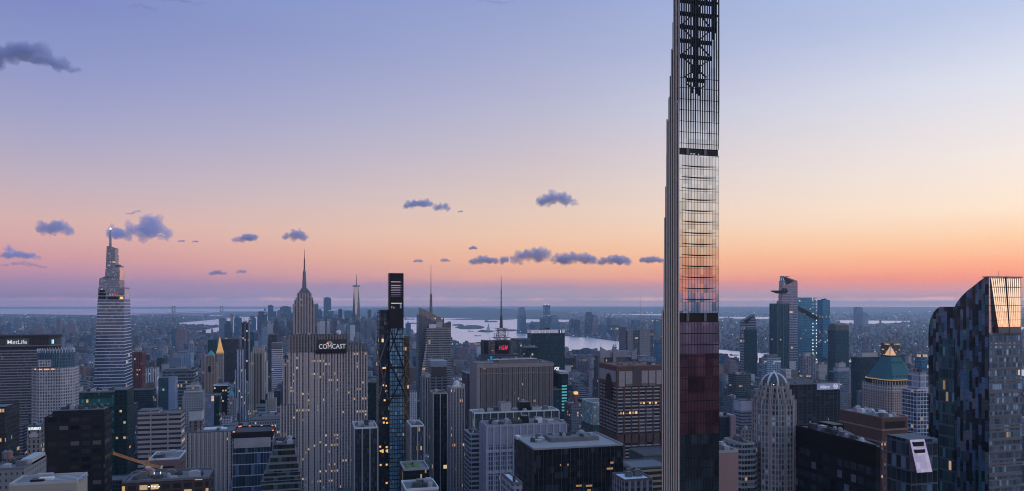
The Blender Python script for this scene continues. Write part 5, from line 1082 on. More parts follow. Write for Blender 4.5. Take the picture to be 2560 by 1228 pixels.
T('dark_slate_tower', 'dark slate tower behind the white gridded tower', 670, 692, 837, 2050, 40, fac('slate_glass', (.06, .07, .08), None, (.04, .05, .065), FloorH=4, BayW=4, WinX=.7, WinZ=.7), nunits=1)
V = 1620; root, org, a, b, zt = T('gridded_white_tower', 'white gridded tower with a plain dark band at its top', 679, 706, 858, V, 30, fac('white_grid', (.05, .055, .07), (.55, .55, .60), (.05, .055, .07), FloorH=4.3, BayW=4.5, WinX=.8, WinZ=.42, Band=1), par=False); part(MB().box(a - .3, b + .3, V - .3, V + 30.3, Z(692, 871, V), zt + .2), 'plain_band', M['mech'], root, org)
T('wide_white_block', 'wide pale block of many small square windows in front of the limestone tower', 625, 702, 1052, 1010, 40, fac('small_square_windows', (.37, .36, .37), None, (.07, .08, .095), FloorH=4.2, BayW=3.0, WinX=.5, WinZ=.6), pent=[(640, 702, 1041, 8, 30, M['mechl'])])
T('pale_flat_block', 'low pale block with ridged roof left of the wide pale block', 572, 620, 1068, 1000, 40, fac('pale_flat', (.34, .35, .38), None, (.1, .11, .13), FloorH=4, BayW=5, WinX=.3, WinZ=.4), nunits=4, roofm=M['roofl'])
V = 1180; pyramid_tower('small_green_spire_tower', 'grey stone tower with a small pointed teal roof', 572, 583, 988, 974, V, 14, fac('grey_stone_small', (.26, .25, .27), None, (.06, .07, .09), FloorH=4, BayW=3.5, WinX=.4, WinZ=.5), M['copper'], tiers=[(570, 590, 1000, -2, 18)])
# -- centre
T('dark_green_tower', 'dark green glass tower between the ribbed slab and the tapered tower', 919, 950, 957, 1000, 34, fac('dark_green_glass', (.02, .035, .04), None, (.015, .035, .04), FloorH=4, BayW=3, WinX=.9, WinZ=.85, Lit=.002), pent=[(931, 948, 950, 6, 24, M['copper'])])
T('banded_glass_block', 'dark glass block with white vertical piers left of the tapered tower', 886, 944, 1072, 640, 34, fac('piered_dark_glass', (.05, .06, .07), None, (.022, .03, .036), FloorH=4, BayW=1.6, WinX=.8, WinZ=.9, Lit=.014, GVar=.7), rib=(6.6, .9, .7, M['mechl']), nunits=7, roofm=M['roofl'], parm=M['white'])
T('slim_piered_block', 'grey glass block with white piers right of the tapered tower', 1027, 1060, 1067, 640, 30, fac('piered_grey_glass', (.07, .08, .10), None, (.05, .06, .075), FloorH=4, BayW=1.6, WinX=.8, WinZ=.85, Lit=.01, GVar=.7), rib=(5.6, .9, .7, M['mechl']), nunits=4, roofm=M['roof'], parm=M['white'])
V = 500; root, org, a, b, zt = T('green_roof_block', 'low dark block with a planted green roof', 1010, 1073, 1176, V, 25, fac('black_fin_wall', (.02, .025, .03), None, (.012, .016, .02), FloorH=8, BayW=1.5, WinX=.7, WinZ=.9), parm=M['mechl'], roofm=M['mech']); part(MB().box(a + 3, b - 5, V + 2.5, V + 22, zt + .3, zt + .9), 'planted_bed', M['green'], root, org); units(root, org, a + 6, b - 8, V + 6, V + 20, zt + .9, 4, big=.6)
V = 430; T('pale_roof_block', 'low block with a pale rimmed roof at the bottom edge under the green roof', 1014, 1097, 1226, V, 22, fac('pale_roof_walls', (.3, .3, .33), None, (.1, .1, .12)), nunits=5, roofm=M['roof'], parm=M['white'])
T('white_piered_tower', 'black glass tower with four thin white piers and pale roof edge', 1083, 1118, 985, 780, 24, fac('black_piered_glass', (.05, .06, .065), None, (.010, .017, .022), FloorH=4, BayW=6.5, WinX=.95, WinZ=.96, Lit=.003, GVar=.5), cat='skyscraper', rib=(6.6, .8, .6, plain('silver_pier', (.45, .46, .5), .4, .4)), nunits=3, roofm=M['green'], parm=M['mechl'])
V = 850; root, org, a, b, zt = T('fine_ribbed_tower', 'grey tower with fine close ribs and a white ball on its roof', 1127, 1161, 971, V, 24, fac('fine_ribs', (.31, .285, .29), (.20, .15, .15), (.06, .05, .055), FloorH=3.9, BayW=1.75, WinX=.52, WinZ=.75, Lit=.03, LitCol=(1, .4, .12), LitS=.7), cat='skyscraper', roofm=M['roofl'], parm=M['mechl'], rib=(3.5, .9, .7, plain('grey_rib', (.33, .31, .32), .8), ))
xx = U(1141, V + 16); px_ = DEP(1141, V + 16) / F; part(MB().dome(xx, V + 16, 8 * px_, zt + 4, 7.4 * px_, 18, 6).cyl(xx, V + 16, 5 * px_, zt, zt + 1.2, 7 * px_, 18).cyl(xx, V + 16, 7 * px_, zt + 1.2, zt + 4, 8 * px_, 18), 'radome', M['white'], root, org, True)
part(MB().box(U(1134, V), U(1160, V), V + 3, V + 7, zt + .3, zt + 3), 'air_duct', M['white'], root, org); part(MB().cyl(U(1157, V + 4), V + 4, 2.2, zt + .3, zt + 4.5), 'cooling_tower', M['mechl'], root, org)
T('dark_narrow_tower', 'narrow dark tower with pale ribs and a small lit sign beside the white piered tower', 1056, 1076, 946, 1020, 24, fac('narrow_ribs', (.26, .25, .27), (.10, .10, .12), (.04, .045, .055), FloorH=4, BayW=3.4, WinX=.55, WinZ=.9), pent=[(1064, 1076, 935, 4, 18, M['mechl'])])
V = 1130; root, org, a, b, zt = T('h_framed_tower', 'brown grey tower with wide dark window bands and pale blank top', 1078, 1117, 903, V, 34, fac('brown_wide_bands', (.23, .215, .215), (.21, .20, .20), (.05, .048, .05), FloorH=4.4, BayW=9.5, WinX=.82, WinZ=.6, Band=0, Lit=.004), par=False); part(MB().box(a - .4, b + .4, V - .5, V + 34, Z(1097, 917, V), zt + .3), 'blank_top', plain('blue_grey_cap', (.24, .26, .31), .6), root, org); part(MB().box(a + 1, b - 1, V - .6, V - .05, Z(1097, 941, V), Z(1097, 919, V)), 'dark_storeys', plain('dark_brown_panels', (.075, .06, .06), .5), root, org); part(MB().bar((a + .8, V, zt), (a + .2, V, zt + 8), 1.2, .2), 'fin', M['mechl'], root, org)
T('pale_banded_block', 'small pale banded block behind the white roof ball', 1137, 1160, 940, 1200, 24, fac('pale_band_block', (.32, .35, .40), None, (.08, .09, .11), FloorH=4, BayW=3, WinX=.6, WinZ=.5), nunits=2)
V = 1080; T('dark_brown_slab', 'dark brown slab left of the wide brown ribbed tower', 1168, 1190, 935, V, 40, fac('dark_brown_ribs', (.14, .10, .10), (.10, .07, .07), (.04, .035, .04), FloorH=4, BayW=2.4, WinX=.5, WinZ=.7, Lit=.004), nunits=1, parm=M['mechl'])
V = 1000; root, org, a, b, zt = T('brown_ribbed_tower', 'wide brown grey tower of close vertical ribs with a low roof block', 1192, 1383, 909, V, 46, fac('brown_close_ribs', (.27, .225, .215), (.10, .075, .075), (.045, .04, .045), FloorH=3.9, BayW=2.05, WinX=.5, WinZ=.8, Lit=.012, LitCol=(1, .5, .12)), cat='skyscraper', pent=[(1246, 1345, 898.5, 8, 36, plain('brown_plant_room', (.2, .165, .15), .8))], nunits=6, parm=M['mech'], roofm=plain('brown_gravel', (.20, .17, .16), .9))
rb = plain('brown_rib', (.29, .245, .235), .8)
ribs(root, org, U(1194, V), b - 1, V, V + 46, 0, zt - 5, 2.85, .85, .9, rb, sides='n'); part(MB().box(a - .3, b + .3, V - 1.1, V + 46, zt - 5, zt + .2), 'cornice', rb, root, org); part(MB().box(a - .4, a + 4, V - 1, V + 46, 0, zt - 5), 'corner_pier', rb, root, org); part(MB().box(a, b, V - 1.0, V, zt - 13.5, zt - 12.7), 'belt_course', rb, root, org)
part(MB().box(U(1236, V), U(1345, V), V + 7, V + 9, Z(1290, 898.5, V + 8), Z(1290, 897, V + 8)), 'roof_rail', M['white'], root, org)
V = 2150; root, org, a, b, zt = T('white_topped_slab', 'dark blue green slab with an illuminated white top band', 1327.5, 1412, 831, V, 40, fac('blue_green_glass', (.025, .05, .06), (.03, .055, .065), (.018, .045, .055), FloorH=5, BayW=4, WinX=.95, WinZ=.8, Band=1, GMetal=.3, Lit=.002), cat='skyscraper', par=False, pent=[(1352, 1362, 822, 4, 20, M['dark']), (1368, 1374, 820, 4, 20, M['dark'])])
part(MB().box(a - .3, b + .3, V - .6, V + 40, Z(1370, 833, V), Z(1370, 824.5, V)), 'white_band', fac('white_louvre_band', (.8, .76, .76), None, (.5, .46, .47), BayW=4.4, FloorH=9, WinX=.6, WinZ=.6, GRough=.6, Lit=1.0, LitCol=(1, .9, .88), LitS=.22), root, org); part(MB().box(U(1396, V), U(1405, V), V - 1.2, V - .5, Z(1400, 833, V), Z(1400, 824.5, V)), 'sign_board', plain('brown_sign', (.06, .04, .04), .6), root, org)
text('1', 9.6 * DEP(1400, V) / F, (U(1399, V), V - 1.5, Z(1400, 832.6, V)), M['wlet2'], root, org, 'sign_lettering', .05, .1)
T('teal_ledge_tower', 'dark teal tower with overhanging roof ledges', 1316, 1346, 870, 1500, 36, fac('ledge_teal', (.03, .06, .065), None, (.02, .05, .055), FloorH=5, BayW=4, WinX=.9, WinZ=.85), pent=[(1312, 1345, 868, -6, 24, M['mech'])], par=False)
T('grey_teal_tower', 'grey teal tower right of the billboard tower', 1288, 1327, 849, 1560, 40, fac('grey_teal', (.07, .10, .11), None, (.05, .085, .095), FloorH=5, BayW=4, WinX=.9, WinZ=.85))
T('dark_screen_tower', 'dark stub tower with pale edge left of the red lettered screen', 1207, 1214, 852, 1560, 20, fac('dark_stub', (.06, .06, .07), None, (.04, .04, .05)))
V = 1150; root, org, a, b, zt = T('sign_tower', 'dark glass tower with white roof letters and stacked lit teal floors', 1384, 1404, 975, V, 30, fac('teal_lit_floors', (.02, .035, .045), None, (.025, .06, .07), FloorH=5, BayW=5, WinX=.85, WinZ=.7, Lit=.0), nunits=2)
for k in range(9): q = U(1404.5, V); part(MB().box(q, U(1417, V), V - .3, V + .2, Z(1410, 967 + 7.6 * k, V), Z(1410, 963.5 + 7.6 * k, V)), 'lit_storey', plain('lit_teal', (.1, .4, .4), .4, 0, (.12, .5, .5), .5) if k == 0 else bpy.data.materials['lit_teal'], root, org)
part(MB().box(U(1404, V), U(1420, V), V, V + 30, 0, Z(1410, 935, V)), 'upper_shaft', fac('night_glass', (.02, .035, .045), None, (.02, .04, .05), FloorH=5, BayW=4), root, org); part(MB().box(U(1399, V), U(1421.5, V), V - 1, V + 30, Z(1410, 935, V), Z(1410, 929, V)), 'roof_canopy', M['mechl'], root, org)
text('FOX', 10.5 * DEP(1390, V) / F, (U(1386, V + 20), V + 20, Z(1390, 925, V + 20)), M['wlet2'], root, org, 'sign_lettering', .03, .2, .1, sx=.6); part(MB().box(U(1384.5, V), U(1401, V), V + 21, V + 29, zt, Z(1392, 912, V + 20)), 'sign_block', M['dark'], root, org)
V = 900; root, org, a, b, zt = T('lit_glass_box', 'pale glowing glass box right of the low roofs', 1482, 1521, 1008, V, 40, fac('milky_glass', (.20, .24, .24), None, (.30, .38, .36), FloorH=3.6, BayW=2.6, WinX=.88, WinZ=.86, GRough=.3, Lit=.0), parm=M['white'], roofm=M['roof']); part(MB().box(a - .6, b + .6, V - .6, V + 40.6, 0, Z(1500, 1062, V)), 'lower_shaft', fac('dim_teal_base', (.06, .10, .11), (.05, .085, .09), (.05, .09, .10), FloorH=3.6, BayW=3, WinX=.8, WinZ=.6, Lit=.03), root, org)
V = 1000; root, org, a, b, zt = T('orange_lit_block', 'grey block with an orange glowing roof lantern', 1428, 1461, 1012, V, 30, fac('grey_teal_block', (.16, .18, .21), None, (.06, .08, .1)), nunits=1); part(MB().box(U(1440, V), U(1447, V), V + 4, V + 9, zt, zt + 14), 'lantern_tower', M['brick'], root, org); part(MB().box(U(1439.5, V), U(1447.5, V), V + 3.6, V + 9.4, zt + 14, zt + 17.5), 'lantern', M['amber'], root, org)
V = 720; T('white_piered_slab', 'dark glass slab with thin white piers and white roof plant behind the grey pier block', 1186, 1397, 1031, V, 24, fac('green_dark_glass', (.12, .14, .15), None, (.035, .05, .05), FloorH=8, BayW=1.6, WinX=.85, WinZ=.95, Lit=.002), rib=(7.6, .9, .7, plain('thin_white_pier', (.42, .44, .46), .6)), pent=[(1252, 1278, 1007, 6, 18, M['mechl']), (1300, 1326, 1006, 8, 18, M['dark']), (1330, 1352, 1018, 6, 16, M['mechl'])], nunits=9, roofm=M['roofl'], parm=M['white'])
V = 660; T('white_banded_block', 'white block with dark window bands left of the grey pier block', 1175, 1204, 1088, V, 26, fac('white_window_bands', (.40, .41, .46), None, (.05, .065, .085), FloorH=4.2, BayW=8, WinX=.96, WinZ=.62, GVar=.7), nunits=3, roofm=M['roofl'], parm=M['mechl'])
V = 620; root, org, a, b, zt = T('grey_pier_block', 'broad blue grey block with strong piers and beams and a cluttered roof', 1217, 1415, 1063, V, 26, fac('piers_and_beams', (.34, .355, .43), (.30, .315, .38), (.045, .06, .08), FloorH=4.1, BayW=1.5, WinX=.62, WinZ=.74, Lit=.008, LitCol=(1, .75, .3), LitS=.7, GVar=.8), cat='skyscraper', rib=(5.7, 1.15, .9, plain('blue_grey_pier', (.37, .385, .46), .7)), pent=[(1305, 1322, 1041, 8, 16, M['dark']), (1340, 1356, 1044, 8, 14, M['white'])], nunits=12, roofm=M['roof'], parm=M['mechl'])
for y0, y1 in ((1110, 1068), (1128, 1121), (1180, 1173)): part(MB().box(a, b, V - .5, V + .02, Z(1300, y0, V), Z(1300, y1, V)), 'spandrel_panel', plain('grey_violet_panel', (.25, .255, .31), .7) if y0 == 1110 else plain('pale_beam', (.36, .375, .45), .7), root, org)
V = 480; root, org, a, b, zt = T('black_glass_box', 'big black glass box with pale flat roof and white roof plant in the centre foreground', 1335, 1558, 1120, V, 50, fac('black_box_glass', (.020, .024, .028), None, (.012, .015, .018), FloorH=4.0, BayW=3.2, WinX=.95, WinZ=.9, GVar=1.2, GRough=.06, Lit=.0015, LitCol=(1, .5, .15), Tilt=.02), cat='skyscraper', pent=[(1378, 1498, 1095, 22, 42, plain('plant_room', (.17, .16, .16), .7))], nunits=0, roofm=plain('warm_gravel', (.30, .275, .265), .95), parm=M['mechl'], rib=(3.2, .16, .14, plain('thin_mullion', (.16, .18, .20), .4, .5)))
units(root, org, U(1385, V + 22), U(1490, V + 22), V + 24, V + 40, Z(1440, 1095, V + 22), 5, big=.8); units(root, org, a + 2, U(1378, V + 20), V + 22, V + 46, zt + .3, 4, big=.8)
part(MB().box(U(1332, V), U(1342, V), V + 39, V + 46, zt, zt + 2.5), 'air_handler', M['white'], root, org)
for x, y, wx_ in ((1400, 1163, 3), (1418, 1162, 4), (1526, 1157, 9), (1517, 1172, 18), (1440, 1215, 16), (1465, 1215, 18), (1468, 1226, 10)): q = U(x, V); part(MB().box(q, q + wx_ * .25, V - .05, V + .12, Z(x, y + 2.4, V), Z(x, y - 2.4, V)), 'lit_window', M['gold'], root, org)
V = 400; T('small_white_roof_block', 'small block with white roof at the bottom edge left of the black glass box', 1283, 1306, 1212, V, 26, fac('lower_grey', (.3, .31, .34), None, (.06, .07, .09), FloorH=4, BayW=3), nunits=1, roofm=M['white'], parm=M['mech'])
V = 430; T('white_roofed_block', 'low block with white snow-bright roof right of the black glass box', 1561, 1632, 1202, V, 20, fac('lower_grey_red', (.28, .28, .30), (.15, .12, .12), (.05, .055, .065), FloorH=4, BayW=4, WinX=.6, WinZ=.6, Lit=.04), nunits=3, roofm=M['white'], parm=M['mech'])
V = 560; T('yellow_banded_block', 'brown block with yellowish bands below the red granite tower', 1587, 1680, 1170, V, 30, fac('yellow_bands', (.06, .055, .05), (.36, .30, .20), (.035, .033, .03), FloorH=4.4, BayW=9, WinX=.97, WinZ=.6, Band=1), pent=[(1577, 1590, 1166, 2, 20, M['concrete'])])
V = 600; T('dark_grey_cube', 'plain dark grey cube in front of the red granite tower', 1608, 1690, 1138, V, 30, fac('plain_slate', (.085, .09, .10), None, (.075, .08, .09), FloorH=6, BayW=6, WinX=.9, WinZ=.9, GVar=.1, GRough=.5), par=True, roofm=M['roofd'])
# -- right
V = 360; T('pink_stone_block', 'pink stone block with white drainpipes right of the slender tower', 1790, 1846, 1132, V, 18, fac('pink_stone', (.33, .21, .19), None, (.3, .19, .18), FloorH=9, BayW=7, WinX=.06, WinZ=.5, GRough=.6), nunits=5, roofm=M['roofl'], parm=M['concrete'])
V = 640; root, org, a, b, zt = T('navy_slab', 'dark navy slab with a pink pier at its right edge', 1800, 1836, 1043, V, 20, fac('navy_panels', (.02, .03, .045), None, (.018, .028, .042), GVar=.4), nunits=4, roofm=M['roof']); part(MB().box(U(1826, V - 2), U(1839, V - 2), V - 2.5, V + 16, 0, Z(1832, 1037, V)), 'pink_pier', plain('pink_granite', (.27, .19, .2), .7), root, org)
V = 900; T('white_crowned_block', 'pale banded tower with a white ribbed crown left of the domed tower', 1853, 1881, 1003, V, 36, xl=1836, mat= fac('pale_bands_grey', (.10, .10, .12), (.27, .265, .30), (.08, .09, .11), FloorH=4.2, BayW=5, WinX=.95, WinZ=.5, Band=1), cap=(13, plain('white_crown', (.46, .46, .52), .6)), roofm=M['roof'])
T('dark_ribbed_hotel', 'dark banded hotel block behind the white crowned tower', 1840, 1878, 937, 1250, 40, xl=1821, mat= fac('dark_hotel', (.05, .065, .07), (.10, .115, .125), (.03, .05, .055), FloorH=4, BayW=4, WinX=.9, WinZ=.6, Band=1), nunits=5)
T('small_grey_block', 'small grey brown block with a red light left of the domed tower', 1850, 1884, 1078, 700, 20, fac('grey_brown', (.2, .18, .185), None, (.05, .06, .07), FloorH=4, BayW=4, WinX=.5, WinZ=.6, Lit=.01), nunits=3)
T('teal_gridded_tower', 'teal gridded tower with sloped grey top behind the white dome', 1918, 1952, 894, 1500, 40, xl=1904, mat= fac('teal_white_grid', (.26, .36, .42), None, (.04, .09, .13), FloorH=4.4, BayW=4.4, WinX=.6, WinZ=.6), pent=[(1919, 1945, 887, 4, 20, M['mech'])])
T('cream_frame_tower', 'cream framed tower with round roof drum', 2009, 2039, 892, 1700, 36, xl=1999, mat= fac('cream_frame', (.33, .28, .27), (.2, .18, .2), (.08, .11, .15), FloorH=4, BayW=7, WinX=.75, WinZ=.85), pent=[(2013, 2026, 882, 4, 14, M['mechl'])])
T('banded_blue_tower', 'blue grey finely banded tower right of the cream framed tower', 2094, 2123, 920, 1500, 44, xl=2084, mat= fac('fine_blue_bands', (.15, .18, .22), (.17, .2, .24), (.06, .10, .14), FloorH=4.4, BayW=7, WinX=.97, WinZ=.55, Band=1), cap=(8, plain('pale_cap', (.34, .35, .42), .6)), pent=[(2097, 2114, 908, 4, 16, M['mechl'])])
T('brown_low_tower', 'brownish banded block behind the company sign', 2107, 2128, 985, 1150, 40, xl=2100, mat= fac('mauve_bands', (.2, .17, .19), None, (.06, .07, .09), FloorH=4, BayW=3, WinX=.5, WinZ=.5))
V = 1330; root, org, a, b, zt = T('dark_teal_slab', 'broad dark teal slab with a mauve roof block left of the copper pyramid', 2146, 2206, 893, V, 44, xl=2128, mat= fac('teal_slab_glass', (.022, .045, .06), None, (.018, .042, .055), FloorH=4.2, BayW=3, WinX=.9, WinZ=.9, Lit=.002), cat='skyscraper', pent=[(2155, 2194, 882, 4, 20, M['mechl'])], par=False)
V = 1250; T('crane_topped_tower', 'dark narrow tower right of the copper pyramid tip', 2245, 2262, 886, V, 30, fac('navy_narrow', (.05, .075, .09), None, (.03, .06, .08), FloorH=4, BayW=4), par=False)
V = 1700; root, org, a, b, zt = T('lit_unfinished_tower', 'unfinished brown tower with lit open floors behind the copper pyramid', 2224, 2249, 858, V, 34, fac('open_floors', (.13, .10, .075), None, (.04, .035, .03), FloorH=5, BayW=5, WinX=.7, WinZ=.7, Lit=.09, LitCol=(1, .6, .2), LitS=.6), par=False)
cu, cv = (a + b) / 2 + 6, V + 14; org2 = (cu, cv, zt); t_ = thing('derrick_crane', 'small red crane with raised jib on the unfinished brown tower', 'crane', org2); mb = MB(); lattice_mast(mb, cu, cv, zt, zt + 18, 1.6, 1.4, .8); part(mb, 'mast', M['mast'], t_, org2); part(MB().bar((cu, cv, zt + 16), (cu + 22, cv, zt + 36), 2.0, 1.2), 'jib', M['mast'], t_, org2); part(MB().bar((cu, cv, zt + 16), (cu - 10, cv, zt + 14), 2.6, 2.6), 'counter_jib', M['mast'], t_, org2)
V = 560; root, org, a, b, zt = T('white_framed_tower', 'white framed tower with wide dark windows and a stepped top beside the curved-roof tower', 2293, 2332, 977, V, 22, xl=2254, mat= fac('white_frame_windows', (.50, .51, .56), None, (.05, .08, .105), FloorH=3.6, BayW=3.4, WinX=.86, WinZ=.78, GVar=.7, Tilt=.04), pent=[(2301, 2332, 932, 3, 18, fac('white_frame_top', (.46, .46, .52), None, (.16, .17, .2), FloorH=5.6, BayW=7, WinX=.85, WinZ=.75))], par=True, parm=M['white'])
V = 520; uR = U(2205, V); vB = VU(2101, uR); zt = Z(2205, 1046, V); org = (uR, V, 0)
t_ = thing('brick_crowned_tower', 'dark tower with red brown brick crown and white roof clutter behind the black tower', 'skyscraper', org); foot(uR, uR + 42, V, vB); RECTS.append((V, 2101, 2267, 1030)); uE = U(2267, V)
part(MB().box(uR, uE, V, vB, 0, zt - 20), 'shaft', fac('brick_flats', (.12, .062, .05), None, (.07, .10, .12), FloorH=3.3, BayW=3.0, WinX=.45, WinZ=.55, GVar=1.6, Lit=.03), t_, org); part(MB().box(uR - .4, uE + .4, V - .4, vB + .4, zt - 20, zt), 'brick_crown', plain('red_brown_brick_wall', (.13, .07, .055), .85), t_, org)
for k in (9.5, 19.6): part(MB().box(uR - .9, uE + .9, V - .9, vB + .9, zt - k - .7, zt - k + .5), 'string_course', plain('pink_stone_band', (.30, .2, .17), .8), t_, org)
part(MB().box(uR + 3, uE - 2, V - .6, V, zt - 8.5, zt - 3), 'dark_louvre', M['dark'], t_, org); parapet(t_, org, uR - .4, uE + .4, V - .4, vB + .4, zt, .8, .4, M['brick']); part(MB().box(uR, uE, V, vB, zt, zt + .2), 'roof_deck', M['roofl'], t_, org); units(t_, org, uR + 1, uE - 1, V + 2, vB - 2, zt + .2, 14, [M['mechl'], M['white'], M['mech']])
V = 292; root, org, a, b, zt = T('angular_glass_tower', 'shorter glass tower with slanted bright rooflight below the curved-roof tower', 2277, 2345, 1098, V, 15, fac('angular_glass', (.06, .07, .085), (.07, .09, .11), (.06, .095, .125), FloorH=6.4, BayW=3.0, WinX=.9, WinZ=.86, Band=1, GMetal=.55, GVar=1.2, Tilt=.07, Lit=.004), par=False)
part(MB().loft(rect(U(2274, V), U(2312, V), V - 4.5, V), Z(2290, 1176, V), rect(U(2272, V), U(2309, V), V - .6, V), Z(2290, 1099, V)), 'slanted_rooflight', mirror('lilac_rooflight', (.30, .29, .42), .3, .02, 3, 2, .3), root, org)
part(MB().box(U(2278, V), U(2304, V), V - 2.2, V - .2, Z(2290, 1133, V), Z(2290, 1122, V)), 'rooflight_opening', M['dark'], root, org); part(MB().box(U(2278, V), U(2304, V), V - 1.4, V - .2, Z(2290, 1117, V), Z(2290, 1104, V)), 'rooflight_opening', M['dark'], root, org)
# ================================================================== far towers
FG_ = [fac('far_haze_blue_glass', (.06, .15, .23), None, (.06, .16, .25), FloorH=8, BayW=8, WinX=.85, WinZ=.8, GMetal=.4, Var=.3, GVar=.3), fac('far_haze_blue_stone', (.16, .22, .30), None, (.08, .14, .2), FloorH=8, BayW=8, WinX=.5, WinZ=.6, Var=.3), fac('far_mauve_brick', (.22, .17, .20), None, (.1, .1, .12), FloorH=8, BayW=8, WinX=.45, WinZ=.5, Var=.25), fac('far_haze_dark_glass', (.03, .085, .12), None, (.03, .085, .125), FloorH=8, BayW=8, WinX=.9, WinZ=.8, GMetal=.3, Var=.3)]  # blue of the distant haze is partly painted into these colours
def FAR(label, x0, x1, yt, d, mi=0, top=None, group=None, name='far_tower', D=None, low=None):
    xm = (x0 + x1) / 2; V = VD(xm, d); a, b = U(x0, V), U(x1, V); D = D or min(60, (b - a)); z = lambda y: Z(xm, y, V); zt = z(yt); org = ((a + b) / 2, V + D / 2, 0)
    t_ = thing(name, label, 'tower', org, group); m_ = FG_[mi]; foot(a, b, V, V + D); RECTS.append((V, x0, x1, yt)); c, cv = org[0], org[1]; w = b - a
    if low: part(MB().box(a - low[0] * w, b + low[1] * w, V + 2, V + D + 6, 0, z(low[2])), 'lower_block', m_, t_, org)
    if top == 'step':
        part(MB().box(a, b, V, V + D, 0, zt - w * .35), 'shaft', m_, t_, org); part(MB().box(a + w * .18, b - w * .18, V + 3, V + D - 3, zt - w * .35, zt), 'setback_tier', m_, t_, org)
    elif top == 'spire':
        part(MB().box(a, b, V, V + D, 0, zt - w * 1.3), 'shaft', m_, t_, org); part(MB().box(a + w * .15, b - w * .15, V + 3, V + D - 3, zt - w * 1.3, zt - w * .8), 'setback_tier', m_, t_, org); part(MB().loft(rect(a + w * .22, b - w * .22, V + 4, V + D - 4), zt - w * .8, rect(c - 1, c + 1, cv - 1, cv + 1), zt), 'spire', m_, t_, org)
    elif top == 'round':
        part(MB().box(a, b, V, V + D, 0, zt - w * .4), 'shaft', m_, t_, org); part(MB().cyl(c, cv, w * .42, zt - w * .4, zt - w * .15, w * .38, 14).dome(c, cv, w * .38, zt - w * .15, w * .2, 14, 4), 'crown', m_, t_, org)
    elif top == 'taper':
        part(MB().loft(rect(a, b, V, V + D), 0, rect(a + w * .03, b - w * .03, V + 1, V + D - 1), zt - w * .9), 'shaft', m_, t_, org); part(MB().loft(rect(a + w * .03, b - w * .03, V + 1, V + D - 1), zt - w * .9, rect(a + w * .13, b - w * .13, V + 4, V + D - 4), zt), 'crown', m_, t_, org)
        part(MB().box(a + w * .2, b - w * .2, V + 4.5, V + D - 6, zt, zt + w * .12), 'penthouse', M['mech'], t_, org)
    elif top == 'horns':
        part(MB().box(a, b, V, V + D, 0, zt - w * .5), 'shaft', m_, t_, org)
        for q in (a, b - w * .38): part(MB().box(q, q + w * .38, V, V + D, zt - w * .5, zt), 'crown', m_, t_, org); part(MB().box(q + 2, q + 8, V + 3, V + 9, zt, zt + 4), 'beacon', M['lamp'], t_, org)
    elif top == 'slant':
        part(MB().loft(rect(a, b, V, V + D), 0, rect(a, b, V, V + D), [zt - w * .35, zt, zt, zt - w * .35]), 'shaft', m_, t_, org)
    else:
        part(MB().box(a, b, V, V + D, 0, zt), 'shaft', m_, t_, org); part(MB().box(a + w * .2, b - w * .25, V + D * .2, V + D * .8, zt, zt + w * .10), 'penthouse', M['mech'], t_, org)
